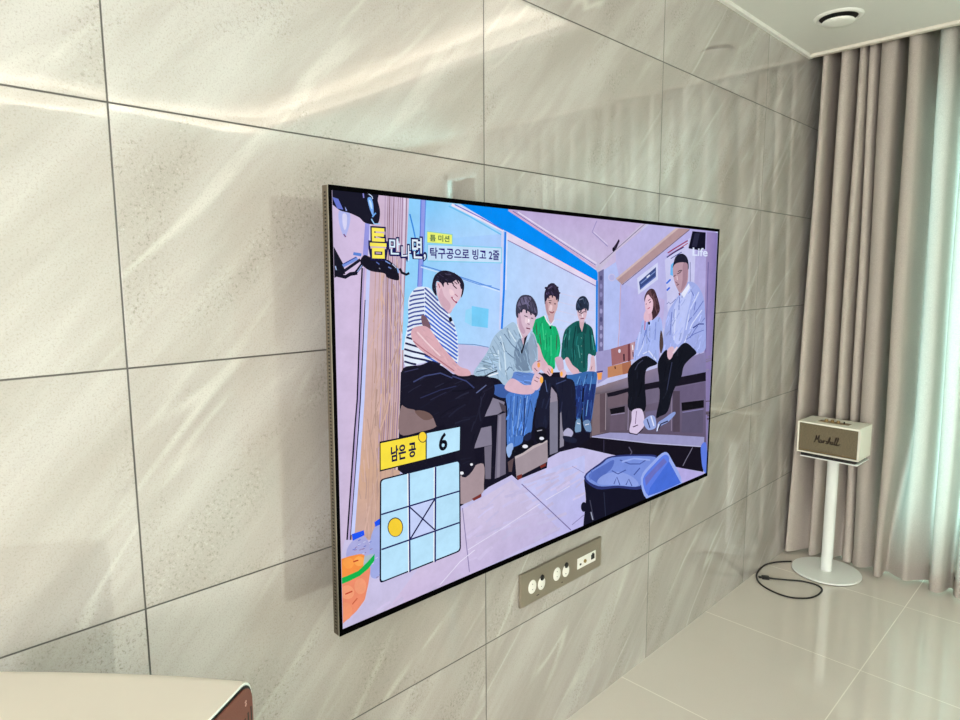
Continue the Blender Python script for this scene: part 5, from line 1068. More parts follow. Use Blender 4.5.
P 25,90,88 -309,430 -308,387 -321,346 -304,343 -290,385 -292,429
P 27,96,94 -308,598 -295,561 -283,523 -273,485 -270,472 -254,473 -257,485 -267,524 -279,562 -292,599
P 32,114,112 -143,339 -136,296 -139,254 -145,226 -131,224 -125,252 -122,295 -129,339
P 32,115,112 -187,314 -198,273 -216,235 -230,209 -216,205 -201,231 -183,270 -172,311
P 33,117,114 123,208 116,168 118,127 123,99 141,98 137,125 135,166 141,205
P 19,67,66 -144,436 -137,391 -128,346 -120,315 -107,316 -114,346 -124,391 -131,436
P 31,111,109 -196,400 -198,353 -183,305 -170,306 -185,352 -183,398
P 21,75,73 -166,356 -160,309 -153,261 -148,229 -134,229 -139,261 -146,308 -152,355
P 25,90,89 27,716 10,661 31,657 48,712
P 23,81,79 258,490 255,444 262,398 278,397 272,443 275,489
P 21,75,73 86,689 68,651 53,612 39,573 51,571 65,610 80,648 97,686
P 27,95,93 -401,478 -392,436 -371,436 -379,478
P 26,94,92 -372,516 -394,479 -381,475 -359,512
P 18,66,64 -346,379 -328,323 -325,304 -315,304 -318,323 -336,379
P 23,83,81 -39,718 -42,673 -55,629 -66,600 -48,596 -36,625 -24,670 -20,717
P 31,112,109 121,195 111,157 105,118 102,91 125,88 128,114 135,153 145,191
P 18,64,63 -199,291 -211,245 -223,200 -210,197 -198,243 -186,288
P 20,71,70 13,434 6,388 4,372 23,370 25,385 32,431
P 110,160,150 5,520 0,514 -10,514 -16,521 -11,528 0,527
P 110,160,150 11,417 6,411 -4,412 -10,419 -5,425 6,424
P 110,160,150 17,314 12,308 2,308 -4,316 1,322 12,321
P 110,160,150 24,210 19,204 8,205 3,212 8,218 18,217
P 206,170,180 -65,777 60,772 31,672 4,596 -40,662
P 18,70,70 -104,741 -40,662 4,596 -98,577
P 18,70,70 62,734 107,655 89,566 13,596
S 216,182,196 -101,879 -8,914 93,885 88,796 28,728 -42,733 -90,803
S 36,46,66 -134,905 -121,983 -54,1041 49,1046 132,967 132,871 98,867 63,899 -13,876 -109,872
P 48,58,80 106,937 117,912 130,913 120,939
P 41,49,68 90,987 104,947 112,934 121,936 113,948 99,988
P 31,37,51 -43,1026 -41,1007 -25,1007 -28,1026
P 66,80,111 47,991 66,956 71,944 80,945 75,957 55,992
P 66,80,111 79,978 97,951 104,942 113,945 106,953 88,980
P 26,31,44 21,1032 35,989 43,974 55,976 47,990 33,1033
P 55,66,92 -119,935 -102,912 -97,904 -80,908 -85,916 -101,939
P 46,56,77 39,1029 72,989 81,975 99,979 89,993 56,1034
P 69,84,115 -113,974 -77,923 -64,907 -53,909 -66,926 -102,976
P 48,58,80 47,915 49,890 64,889 62,915
P 39,47,65 92,927 111,901 128,904 108,931
P 58,71,98 44,1015 63,969 69,953 79,954 73,970 54,1016
P 41,50,69 66,983 74,948 75,936 95,936 94,948 86,984
P 53,64,89 7,1032 15,988 31,989 23,1032
P 41,50,69 78,916 91,886 104,887 91,917
P 62,75,103 7,1015 29,965 38,948 56,951 47,967 24,1018
P 28,34,48 -58,961 -41,928 -33,917 -15,920 -22,931 -39,964
P 54,66,91 -77,998 -59,971 -52,962 -43,965 -51,973 -68,1000
P 36,46,66 -101,891 -92,853 -68,854 -77,892
P 36,46,66 -40,878 -43,848 -18,845 -15,876
P 36,46,66 43,897 66,859 89,863 67,901
P 120,130,160 -70,999 11,1014 6,1024 -76,1008
P 40,36,56 -83,849 -16,826 38,849 89,842 92,852 33,859 -18,836 -76,858
P 60,50,70 -66,811 -25,810 -25,817 -66,819
P 130,70,90 -34,760 40,762 38,774 -37,772
P 240,230,240 -6,825 4,786 23,787 13,826
S 218,180,192 -329,274 -270,293 -174,190 -48,114 -46,57 -161,74 -276,174
S 218,184,196 209,259 274,262 311,105 283,55 182,78 200,168
P 120,80,100 222,86 242,137 229,140 210,90
S 58,104,170 -288,61 -182,68 -17,72 152,76 341,41 346,-85 300,-334 237,-602 71,-568 68,-290 14,-520 -79,-506 -110,-215 -217,-74
P 32,50,112 -115,-85 73,-81 334,-110 291,-346 236,-594 79,-570 73,-291 14,-515 -79,-501
P 100,150,210 -25,36 -83,-61 -66,-67 -7,30
P 100,150,210 102,22 43,-102 62,-107 121,17
P 100,150,210 231,8 176,-224 196,-228 251,4
P 100,150,210 158,-301 123,-509 143,-513 177,-305
P 37,60,116 -13,-350 -7,-395 0,-440 6,-485 8,-499 22,-501 20,-486 14,-441 8,-396 1,-352
P 28,45,87 -6,-134 -4,-174 -1,-214 5,-255 7,-268 31,-270 29,-257 23,-217 19,-177 18,-137
P 50,81,156 8,-11 20,-66 25,-85 37,-85 32,-67 20,-12
P 39,64,122 77,-293 81,-345 81,-363 107,-367 107,-349 103,-296
P 29,48,92 263,-266 273,-309 283,-353 296,-354 286,-310 277,-266
P 44,71,137 -107,-102 -104,-149 -97,-197 -80,-245 -75,-261 -50,-261 -55,-245 -72,-198 -79,-151 -81,-105
P 46,76,145 232,-311 234,-353 233,-394 224,-434 221,-448 242,-452 244,-439 253,-398 255,-356 252,-313
P 44,71,136 79,-206 59,-251 46,-297 40,-329 64,-334 70,-303 83,-257 102,-213
P 43,71,135 313,-106 315,-148 340,-150 338,-109
P 35,56,108 128,42 102,-6 96,-23 116,-28 122,-12 148,36
P 40,66,126 181,-173 180,-215 171,-256 193,-260 202,-219 203,-176
P 56,91,174 -30,-236 -41,-283 -42,-300 -25,-303 -24,-287 -13,-240
P 49,80,153 -28,-424 -55,-458 -71,-496 -47,-504 -30,-467 -5,-434
P 41,66,127 -25,2 -39,-40 -56,-80 -83,-117 -91,-130 -76,-136 -67,-123 -41,-85 -22,-44 -8,-2
P 40,65,124 7,-283 -5,-322 -17,-361 -30,-399 -34,-411 -16,-417 -12,-404 1,-365 13,-327 25,-288
P 36,59,114 60,-164 46,-210 33,-257 25,-288 39,-291 47,-260 60,-213 74,-167
P 29,47,91 -113,-128 -112,-179 -112,-196 -87,-199 -87,-182 -88,-131
P 36,59,112 250,53 251,3 249,-14 271,-17 272,0 271,50
P 27,44,85 252,-165 262,-224 268,-244 283,-244 277,-225 268,-166
P 36,59,113 201,-434 209,-478 225,-522 248,-523 232,-479 225,-436
P 50,81,156 5,-166 10,-207 10,-247 8,-274 32,-278 34,-251 34,-210 29,-168
P 40,65,124 -41,-404 -36,-452 -19,-501 2,-501 -15,-453 -19,-406
P 28,46,89 1,-463 -14,-502 -26,-527 -10,-532 2,-507 16,-468
P 29,47,90 87,-491 83,-533 77,-574 100,-579 106,-537 110,-495
P 39,63,122 11,-37 26,-91 32,-109 49,-109 43,-91 28,-38
P 37,60,115 106,-62 122,-111 138,-160 149,-193 166,-193 155,-160 139,-111 123,-62
P 41,67,128 -9,-83 7,-135 8,-151 32,-154 31,-136 16,-83
P 30,49,93 39,-184 31,-234 31,-251 51,-254 51,-237 59,-188
P 50,81,156 110,-103 91,-141 78,-182 73,-209 98,-214 103,-188 115,-148 134,-111
P 44,71,137 214,-338 210,-382 208,-425 206,-454 231,-458 233,-429 235,-386 239,-343
P 44,72,138 266,51 248,8 240,-38 253,-40 261,5 279,48
P 43,71,135 105,-141 90,-178 65,-211 86,-220 112,-185 128,-147
P 27,44,85 96,-349 104,-394 108,-439 107,-483 106,-498 129,-502 130,-487 131,-442 126,-397 118,-351
P 42,69,132 184,-358 206,-405 222,-453 228,-500 230,-515 249,-518 247,-502 242,-454 225,-405 202,-357
P 16,16,40 49,-130 35,-311 69,-317 84,-135
S 116,150,186 -77,-545 6,-532 31,-628 25,-707 -59,-706 -98,-660
S 110,140,180 71,-582 200,-575 258,-692 238,-742 141,-713
P 30,36,70 -69,-711 36,-715 31,-702 -74,-697
P 30,36,70 118,-724 250,-759 253,-746 121,-711
P 226,232,246 -58,-580 6,-603 11,-594 -53,-570
P 226,232,246 118,-634 205,-634 200,-623 114,-623
S 22,170,108 -921,777 -815,813 -724,828 -649,753 -573,702 -516,687 -447,561 -423,423 -459,315 -516,300 -531,173 -678,229 -773,341 -832,477 -897,517 -944,650
P 60,90,70 -893,752 -887,717 -882,681 -877,646 -872,610 -856,610 -861,646 -866,681 -871,717 -877,752
P 60,90,70 -838,691 -831,655 -823,619 -816,583 -809,547 -802,510 -797,486 -781,486 -785,510 -793,547 -800,583 -807,619 -814,655 -822,691
P 60,90,70 -502,589 -505,552 -508,516 -510,479 -513,443 -516,406 -499,404 -496,441 -493,477 -490,514 -488,550 -485,587
P 60,205,140 -710,661 -712,625 -714,589 -716,553 -717,517 -719,482 -721,446 -722,422 -706,420 -704,444 -703,480 -701,516 -699,552 -697,588 -695,624 -693,659
P 60,205,140 -616,595 -615,559 -614,522 -613,486 -612,449 -611,413 -610,376 -609,340 -608,303 -607,291 -590,289 -591,301 -592,338 -593,375 -594,412 -595,448 -596,485 -597,521 -598,558 -599,594
P 60,205,140 -785,759 -778,723 -771,687 -765,651 -758,615 -751,579 -744,542 -727,542 -734,579 -741,615 -748,651 -755,687 -762,724 -769,759
P 20,141,91 -753,824 -771,790 -789,756 -809,722 -815,711 -804,708 -798,719 -778,753 -760,787 -741,821
P 24,172,112 -779,617 -793,575 -793,531 -774,529 -773,572 -759,613
P 25,173,112 -834,731 -838,694 -844,657 -849,632 -830,629 -824,654 -818,691 -814,729
P 19,135,88 -885,761 -897,720 -914,679 -928,653 -917,650 -904,677 -886,717 -873,759
P 28,196,128 -542,272 -544,225 -541,208 -523,207 -526,223 -524,270
P 21,150,98 -688,397 -708,354 -727,311 -711,306 -692,350 -672,393
P 21,146,95 -794,491 -786,452 -781,414 -780,376 -780,363 -760,362 -760,374 -761,413 -766,452 -775,491
P 27,188,122 -535,511 -533,469 -523,426 -515,398 -505,398 -514,427 -523,469 -525,510
P 25,177,115 -671,298 -699,260 -684,254 -655,291
P 26,180,117 -773,487 -771,450 -765,413 -755,375 -751,363 -737,363 -741,376 -751,413 -757,449 -759,486
P 20,140,91 -831,596 -837,562 -851,529 -863,508 -850,504 -838,525 -824,559 -818,594
P 25,178,116 -834,734 -838,692 -830,648 -814,649 -822,691 -818,732
P 22,155,101 -626,396 -631,356 -649,319 -632,314 -614,353 -609,394
P 28,196,127 -464,444 -481,402 -492,359 -497,330 -476,326 -471,355 -460,398 -443,439
P 27,190,123 -727,821 -736,784 -739,772 -726,770 -723,782 -714,819
P 23,163,106 -614,340 -636,306 -654,270 -665,232 -652,229 -641,266 -623,301 -601,336
P 22,159,103 -943,698 -942,660 -943,623 -927,621 -926,659 -926,697
P 24,172,112 -902,677 -906,631 -908,616 -891,613 -889,629 -884,675
P 22,152,99 -851,528 -854,501 -842,500 -839,527
P 19,137,89 -702,542 -699,495 -701,448 -688,446 -686,494 -690,542
P 27,190,123 -506,371 -523,336 -535,300 -542,275 -533,273 -526,297 -513,333 -496,368
P 28,197,128 -650,459 -663,413 -668,397 -656,395 -651,410 -638,457
P 22,154,100 -825,746 -828,709 -828,672 -827,647 -808,646 -809,671 -809,708 -806,744
P 19,135,88 -714,598 -705,557 -697,517 -691,490 -671,490 -677,517 -686,558 -694,598
P 24,171,111 -576,428 -576,385 -579,343 -581,315 -565,313 -563,341 -561,384 -561,427
P 26,184,119 -792,690 -811,653 -833,618 -823,614 -800,650 -782,687
P 20,143,93 -550,216 -553,186 -536,183 -533,213
P 21,147,95 -622,246 -618,209 -609,209 -613,246
P 22,153,99 -697,625 -704,587 -709,550 -707,511 -706,499 -691,498 -692,511 -694,548 -689,585 -682,622
P 21,148,96 -646,318 -641,277 -632,236 -625,208 -606,208 -613,235 -622,277 -628,318
P 27,193,125 -592,706 -593,667 -583,628 -576,602 -561,602 -568,628 -578,667 -576,705
P 22,152,99 -912,636 -932,596 -915,591 -894,631
P 23,161,105 -777,814 -781,763 -781,746 -765,745 -765,762 -761,813
P 27,187,121 -905,596 -918,562 -905,559 -892,593
P 25,178,116 -643,545 -653,508 -666,472 -684,438 -690,426 -679,423 -673,435 -655,469 -642,506 -632,542
P 25,178,116 -700,680 -710,636 -714,621 -705,619 -701,634 -691,679
P 20,141,92 -650,573 -639,534 -636,495 -635,469 -619,468 -620,494 -624,534 -634,573
P 22,152,99 -602,341 -622,296 -632,282 -618,277 -608,292 -587,337
P 27,188,122 -588,366 -599,330 -607,293 -609,255 -610,243 -591,240 -590,253 -588,290 -580,326 -569,362
P 23,164,106 -853,673 -852,631 -842,589 -832,561 -820,562 -830,589 -840,631 -841,672
P 204,164,170 -689,863 -540,869 -563,774 -592,715 -649,765
P 236,240,250 -743,833 -697,763 -628,704 -608,713 -675,771 -720,838
P 220,226,244 -608,706 -538,768 -558,778 -628,716
S 206,168,172 -722,1018 -639,1075 -513,1037 -493,940 -539,852 -600,799 -679,834 -723,935
S 232,200,206 -636,956 -591,943 -608,884 -653,897
S 42,36,58 -732,971 -742,1101 -679,1189 -596,1217 -501,1169 -462,1072 -486,982 -514,1040 -620,1070 -686,1036 -710,994
P 42,36,55 -497,1054 -485,1030 -475,1032 -486,1056
P 55,47,72 -626,1179 -613,1164 -610,1159 -596,1163 -599,1169 -613,1184
P 53,46,70 -540,1051 -525,1026 -506,1030 -521,1055
P 27,23,36 -614,1123 -586,1104 -578,1097 -570,1101 -578,1108 -606,1128
P 83,72,109 -650,1190 -634,1163 -628,1154 -617,1156 -623,1165 -638,1193
P 81,70,107 -593,1195 -567,1176 -553,1184 -580,1203
P 37,32,49 -606,1124 -596,1105 -594,1099 -584,1099 -586,1107 -596,1126
P 75,64,98 -616,1167 -590,1136 -583,1125 -566,1129 -574,1140 -600,1172
P 31,26,40 -608,1157 -591,1137 -588,1131 -571,1134 -575,1142 -592,1162
P 48,41,63 -556,1183 -543,1162 -537,1155 -519,1161 -524,1167 -536,1187
P 62,54,82 -599,1082 -582,1070 -568,1077 -584,1090
P 48,42,63 -528,1045 -511,1032 -506,1028 -489,1036 -495,1040 -511,1053
P 70,60,92 -619,1102 -606,1085 -590,1090 -603,1107
P 78,67,102 -606,1096 -589,1080 -585,1074 -573,1078 -578,1084 -596,1101
P 59,51,78 -691,1164 -673,1151 -668,1147 -654,1153 -659,1158 -678,1172
P 74,63,97 -686,1110 -673,1092 -668,1085 -647,1091 -652,1097 -665,1116
P 49,42,64 -596,1092 -583,1071 -565,1076 -578,1096
P 57,49,75 -572,1185 -558,1148 -550,1136 -533,1140 -540,1151 -554,1187
P 73,63,95 -663,1186 -630,1166 -616,1176 -649,1196
P 52,45,69 -618,1200 -599,1171 -590,1162 -576,1167 -584,1176 -603,1204
P 85,73,111 -720,1098 -703,1082 -698,1077 -681,1083 -687,1089 -705,1105
P 82,71,108 -716,1099 -708,1082 -707,1077 -684,1079 -686,1085 -694,1103
P 34,29,45 -518,1115 -499,1092 -493,1084 -478,1088 -484,1096 -503,1120
P 64,55,85 -627,1114 -601,1085 -593,1075 -573,1081 -581,1092 -607,1121
P 26,22,34 -610,1161 -584,1130 -574,1120 -560,1125 -569,1135 -595,1166
P 52,45,68 -684,1172 -659,1153 -649,1158 -674,1178
P 42,36,58 -685,1159 -694,1148 -714,1144 -735,1149 -744,1159 -735,1170 -715,1174 -694,1170
P 42,36,58 -618,1189 -627,1178 -649,1173 -671,1178 -681,1189 -672,1201 -650,1205 -627,1200
P 42,36,58 -549,1200 -558,1190 -579,1185 -600,1190 -609,1201 -601,1211 -580,1216 -558,1211
P 42,36,58 -480,1162 -489,1151 -510,1147 -532,1151 -541,1162 -532,1173 -511,1177 -489,1173
P 42,36,58 -444,1096 -451,1087 -470,1083 -489,1087 -497,1097 -490,1106 -471,1110 -452,1106
P 42,36,58 -686,1062 -666,1031 -646,1035 -665,1066
P 42,36,58 -613,1074 -604,1043 -582,1044 -591,1076
P 42,36,58 -537,1053 -525,1012 -503,1014 -515,1055
P 90,80,110 -673,1143 -600,1178 -609,1186 -682,1151
S 184,144,152 -718,1006 -681,981 -671,886 -632,837 -677,843 -716,935
P 60,36,50 -661,983 -620,974 -616,985 -657,993
P 60,36,50 -562,963 -524,960 -523,971 -561,974
P 50,30,40 -667,1008 -612,1002 -610,1010 -666,1016
P 130,50,70 -649,873 -596,853 -553,870 -564,880 -596,865 -640,883
P 16,24,24 -604,684 -605,676 -610,670 -617,667 -624,667 -631,671 -636,678 -638,686 -636,693 -632,699 -625,703 -618,702 -611,698 -606,692
S 216,178,192 -868,504 -817,476 -749,339 -646,221 -651,124 -763,176 -839,299
S 222,184,196 -708,190 -653,231 -566,189 -564,127 -612,93 -688,140
P 250,176,80 -553,151 -555,137 -561,126 -570,121 -580,122 -590,129 -596,141 -599,155 -597,169 -591,179 -582,185 -572,184 -563,177 -556,165
P 110,60,80 -675,160 -625,111 -616,115 -666,164
P 110,60,80 -650,188 -599,129 -590,131 -640,190
S 200,168,190 -524,308 -408,311 -359,232 -356,144 -442,140 -494,219
S 222,186,198 -422,138 -344,150 -295,100 -341,49 -408,61
P 250,176,80 -368,95 -370,81 -377,70 -387,65 -398,66 -409,73 -416,86 -419,100 -417,114 -410,124 -400,130 -389,129 -379,121 -371,109
S 26,28,48 -835,142 -687,91 -498,71 -301,37 -137,-31 -100,-268 -95,-621 -258,-647 -347,-619 -397,-293 -493,-92 -582,-32 -612,-326 -660,-543 -875,-496 -845,-232
P 23,26,48 -376,-160 -397,-195 -419,-230 -431,-269 -439,-308 -419,-313 -411,-274 -399,-237 -378,-202 -356,-167
P 34,39,64 -624,13 -632,-27 -643,-67 -659,-105 -664,-118 -640,-125 -635,-112 -619,-73 -608,-33 -600,8
P 32,36,60 -681,-442 -684,-483 -686,-523 -687,-536 -667,-540 -666,-527 -664,-486 -662,-446
P 21,24,45 -854,-400 -850,-446 -847,-491 -824,-494 -827,-449 -831,-403
P 39,43,71 -614,-154 -635,-190 -657,-226 -677,-262 -696,-299 -672,-307 -653,-271 -634,-234 -612,-199 -590,-163
P 19,23,43 -372,-1 -379,-44 -381,-89 -374,-134 -371,-149 -352,-151 -354,-136 -362,-91 -359,-47 -353,-4
P 32,36,61 -718,-163 -727,-206 -745,-246 -760,-271 -746,-277 -731,-251 -713,-210 -703,-167
P 34,39,65 -738,-172 -750,-212 -761,-252 -767,-279 -746,-285 -739,-258 -728,-218 -716,-178
P 19,22,42 -93,-262 -97,-304 -98,-332 -84,-334 -83,-306 -79,-264
P 28,32,55 -483,35 -474,-4 -469,-43 -470,-82 -471,-121 -449,-124 -448,-85 -446,-45 -452,-5 -461,34
P 35,39,65 -95,-353 -102,-392 -103,-433 -100,-474 -99,-487 -73,-490 -74,-477 -77,-436 -77,-397 -69,-359
P 30,34,58 -711,-389 -698,-428 -690,-467 -688,-493 -668,-495 -671,-469 -678,-429 -691,-389
P 27,31,54 -115,-196 -124,-240 -137,-283 -159,-323 -166,-336 -144,-344 -137,-331 -115,-290 -101,-246 -92,-201
P 26,29,52 -160,-371 -156,-411 -152,-451 -151,-491 -150,-530 -125,-534 -126,-494 -126,-455 -131,-414 -134,-374
P 27,31,54 -493,39 -505,-3 -523,-43 -503,-49 -485,-8 -473,34
P 24,28,50 -484,40 -481,-5 -480,-20 -460,-21 -461,-6 -464,39
P 22,26,47 -306,20 -309,-18 -323,-54 -327,-66 -315,-69 -311,-57 -297,-21 -294,18
P 36,40,66 -154,-622 -156,-668 -143,-671 -141,-625
P 30,34,58 -692,-382 -711,-421 -724,-461 -730,-489 -710,-494 -704,-467 -691,-427 -672,-389
P 30,34,58 -507,36 -497,-6 -486,-48 -478,-77 -459,-77 -468,-49 -479,-7 -489,35
P 39,43,70 -381,-252 -391,-292 -401,-332 -410,-372 -413,-385 -388,-391 -385,-378 -376,-338 -366,-298 -356,-258
P 19,22,43 -268,-375 -277,-418 -283,-463 -286,-493 -270,-496 -267,-466 -261,-422 -252,-379
P 23,26,48 -402,-237 -407,-279 -414,-319 -426,-359 -403,-365 -392,-325 -384,-283 -379,-241
P 28,32,55 -200,-83 -199,-127 -197,-171 -193,-216 -191,-231 -166,-233 -168,-218 -173,-174 -175,-130 -175,-86
P 80,96,140 -713,56 -672,-96 -655,-96 -697,56
P 60,70,110 -491,-23 -296,6 -304,18 -499,-10
S 16,16,26 -874,-533 -709,-523 -660,-668 -741,-717 -853,-672
P 230,232,244 -705,-665 -709,-673 -722,-678 -740,-679 -760,-675 -778,-668 -790,-659 -795,-650 -791,-642 -778,-637 -761,-636 -741,-640 -723,-647 -710,-656
P 180,180,196 -836,-556 -744,-559 -747,-549 -839,-546
S 176,174,206 -331,-648 -239,-611 -135,-680 -174,-739 -296,-718
S 30,34,56 -337,-698 -153,-743 -47,-801 -109,-830 -295,-770
S 60,92,160 -1609,87 -1385,84 -1251,22 -1250,-71 -1432,-71 -1577,-7
S 98,134,204 -1419,179 -1237,218 -1049,192 -871,134 -796,42 -830,-76 -1148,-37 -1384,38
S 74,120,198 -1350,-24 -840,-50 -881,-227 -920,-404 -946,-546 -1070,-573 -1108,-651 -1241,-675 -1342,-680 -1367,-511 -1358,-220
P 46,84,160 -1307,-64 -1320,-342 -1327,-553 -1313,-555 -1306,-345 -1293,-66
P 120,160,222 -1251,-71 -1273,-349 -1288,-552 -1275,-555 -1259,-352 -1238,-73
P 46,84,160 -1196,-78 -1225,-357 -1249,-552 -1236,-555 -1211,-359 -1182,-80
P 140,176,230 -1139,-85 -1177,-364 -1210,-551 -1196,-555 -1163,-367 -1125,-88
P 46,84,160 -1082,-92 -1129,-371 -1171,-550 -1157,-554 -1115,-374 -1068,-95
P 140,176,230 -1024,-99 -1080,-378 -1131,-550 -1117,-554 -1066,-382 -1010,-102
P 46,84,160 -966,-106 -1031,-386 -1091,-549 -1077,-554 -1017,-390 -952,-110
P 92,147,239 -1135,-276 -1145,-316 -1157,-356 -1144,-360 -1132,-320 -1122,-279
P 74,120,194 -1115,-227 -1111,-269 -1093,-312 -1085,-312 -1102,-269 -1107,-228
P 55,88,143 -969,-167 -956,-208 -945,-249 -937,-290 -934,-304 -917,-305 -920,-291 -928,-250 -939,-208 -953,-167
P 70,112,182 -923,-137 -930,-187 -932,-203 -917,-207 -914,-190 -907,-140
P 54,87,142 -1240,-406 -1235,-447 -1227,-488 -1215,-489 -1222,-448 -1227,-407
P 79,127,206 -962,-268 -985,-298 -1004,-329 -1017,-362 -1021,-373 -1012,-376 -1008,-365 -995,-332 -976,-301 -954,-271
P 84,135,220 -1220,-305 -1222,-346 -1229,-386 -1244,-423 -1249,-436 -1234,-442 -1229,-429 -1213,-391 -1206,-350 -1204,-308
P 93,149,242 -1117,-109 -1132,-147 -1146,-186 -1156,-211 -1146,-214 -1137,-189 -1123,-150 -1108,-112
P 58,94,153 -1130,-278 -1127,-319 -1129,-359 -1132,-385 -1123,-387 -1121,-360 -1119,-320 -1122,-279
P 95,153,248 -1365,-289 -1381,-331 -1369,-335 -1352,-293
P 63,102,165 -1233,-533 -1239,-571 -1242,-610 -1236,-650 -1222,-652 -1228,-612 -1225,-574 -1219,-536
P 70,112,182 -1300,-433 -1291,-480 -1287,-526 -1277,-527 -1281,-481 -1289,-434
P 68,110,179 -1318,-200 -1314,-238 -1308,-276 -1298,-314 -1295,-327 -1284,-327 -1287,-315 -1297,-277 -1303,-239 -1307,-201
P 67,108,176 -1171,-364 -1164,-410 -1152,-457 -1145,-457 -1156,-411 -1164,-365
P 92,148,241 -970,-59 -975,-96 -976,-133 -976,-146 -967,-147 -967,-135 -966,-97 -961,-60
P 98,157,255 -1011,-150 -1021,-195 -1033,-240 -1023,-243 -1011,-198 -1001,-152
P 77,124,202 -1220,-599 -1223,-638 -1207,-642 -1204,-602
P 85,136,222 -1335,-165 -1348,-199 -1359,-233 -1365,-257 -1358,-259 -1352,-236 -1341,-201 -1327,-167
P 65,105,170 -1364,-100 -1365,-137 -1366,-148 -1359,-150 -1358,-138 -1357,-101
P 87,139,226 -1102,-495 -1092,-547 -1092,-564 -1083,-565 -1083,-548 -1093,-495
P 77,123,200 -1103,-176 -1115,-211 -1129,-246 -1139,-268 -1132,-271 -1122,-248 -1107,-213 -1095,-178
P 72,116,189 -915,-279 -936,-325 -943,-341 -934,-344 -927,-329 -906,-282
P 78,125,203 -1316,-539 -1336,-568 -1355,-598 -1360,-608 -1348,-613 -1343,-603 -1324,-574 -1305,-545
P 84,135,220 -1119,-94 -1123,-129 -1133,-163 -1143,-184 -1133,-188 -1124,-166 -1113,-132 -1109,-96
P 89,143,233 -1324,-453 -1329,-493 -1334,-533 -1324,-536 -1320,-495 -1315,-455
P 81,130,212 -1101,-431 -1093,-468 -1086,-505 -1083,-529 -1069,-531 -1073,-506 -1079,-469 -1087,-431
P 72,116,188 -1206,-394 -1202,-432 -1198,-470 -1196,-495 -1188,-496 -1191,-471 -1195,-433 -1198,-395
P 100,160,255 -1266,-424 -1263,-462 -1258,-500 -1253,-525 -1239,-526 -1244,-501 -1249,-463 -1252,-426
P 74,119,194 -1170,-249 -1185,-292 -1191,-305 -1179,-310 -1173,-296 -1158,-253
P 96,155,252 -1121,-425 -1114,-469 -1105,-513 -1097,-543 -1085,-544 -1093,-514 -1102,-470 -1109,-426
P 90,145,235 -1113,-261 -1108,-300 -1103,-338 -1096,-339 -1101,-300 -1105,-262
P 97,157,255 -1036,-550 -1041,-586 -1046,-597 -1034,-602 -1029,-590 -1023,-553
P 59,96,155 -1145,-97 -1137,-135 -1141,-171 -1128,-174 -1124,-137 -1132,-98
P 73,118,192 -999,-163 -1022,-192 -1039,-224 -1047,-246 -1034,-251 -1025,-229 -1010,-197 -987,-169
P 55,88,143 -1119,-475 -1137,-513 -1148,-554 -1133,-558 -1123,-518 -1105,-480
P 90,145,235 -1051,-77 -1065,-111 -1076,-146 -1062,-150 -1052,-115 -1038,-81
P 53,85,139 -1345,-201 -1361,-248 -1366,-263 -1352,-268 -1346,-252 -1330,-205
P 92,148,241 -1056,-124 -1051,-163 -1044,-203 -1033,-243 -1029,-256 -1020,-256 -1024,-243 -1035,-203 -1042,-164 -1047,-124
P 98,157,255 -968,-54 -969,-97 -960,-99 -959,-55
P 95,153,249 -1238,-37 -1256,-74 -1272,-112 -1277,-124 -1270,-127 -1264,-114 -1248,-77 -1231,-39
P 76,122,198 -949,-419 -970,-451 -988,-484 -997,-520 -1000,-532 -988,-536 -985,-524 -976,-488 -959,-456 -938,-424
P 97,156,253 -1127,-391 -1139,-429 -1154,-465 -1166,-489 -1151,-495 -1139,-471 -1123,-434 -1111,-396
P 81,131,213 -912,-229 -908,-272 -901,-301 -888,-302 -895,-273 -899,-231
P 73,117,190 -990,-490 -979,-535 -969,-536 -979,-491
P 54,87,141 -1185,-455 -1197,-496 -1200,-539 -1186,-542 -1182,-500 -1170,-460
P 91,147,239 -1355,-139 -1355,-180 -1364,-219 -1357,-221 -1348,-181 -1348,-140
P 81,130,211 -1154,-32 -1144,-73 -1133,-115 -1125,-115 -1136,-73 -1146,-32
P 59,95,154 -1081,-337 -1080,-377 -1079,-416 -1068,-418 -1069,-378 -1070,-339
P 64,103,167 -1066,-423 -1067,-465 -1064,-507 -1060,-536 -1051,-537 -1055,-508 -1058,-466 -1056,-425
P 96,154,250 -1040,-471 -1061,-505 -1074,-542 -1080,-567 -1065,-571 -1059,-546 -1047,-511 -1026,-478
P 60,96,157 -1191,-158 -1201,-208 -1207,-224 -1194,-228 -1187,-212 -1177,-161
P 68,109,177 -1153,-576 -1166,-612 -1176,-636 -1168,-638 -1158,-615 -1146,-579
P 99,159,255 -1332,-534 -1331,-579 -1331,-593 -1316,-596 -1316,-581 -1318,-536
P 96,154,250 -1344,-274 -1354,-317 -1359,-331 -1346,-335 -1341,-321 -1330,-278
P 77,124,201 -1314,-448 -1327,-485 -1345,-520 -1361,-541 -1348,-548 -1331,-526 -1314,-490 -1300,-453
P 59,96,156 -1093,-492 -1098,-532 -1110,-569 -1119,-594 -1111,-597 -1102,-572 -1090,-534 -1085,-494
P 88,142,230 -1139,-184 -1160,-226 -1170,-239 -1163,-242 -1153,-229 -1131,-187
P 71,114,185 -859,-152 -866,-193 -875,-232 -883,-258 -874,-260 -866,-234 -857,-195 -850,-154
P 55,88,144 -990,-226 -997,-263 -1005,-300 -1014,-337 -1018,-349 -1007,-352 -1004,-340 -994,-303 -986,-266 -979,-229
P 55,88,143 -1299,-253 -1285,-292 -1277,-330 -1274,-356 -1262,-357 -1265,-331 -1273,-292 -1288,-253
P 105,144,220 -1152,160 -1082,135 -1061,125 -1053,134 -1076,145 -1146,171
P 82,112,170 -1223,176 -1161,155 -1097,142 -1095,149 -1159,162 -1220,182
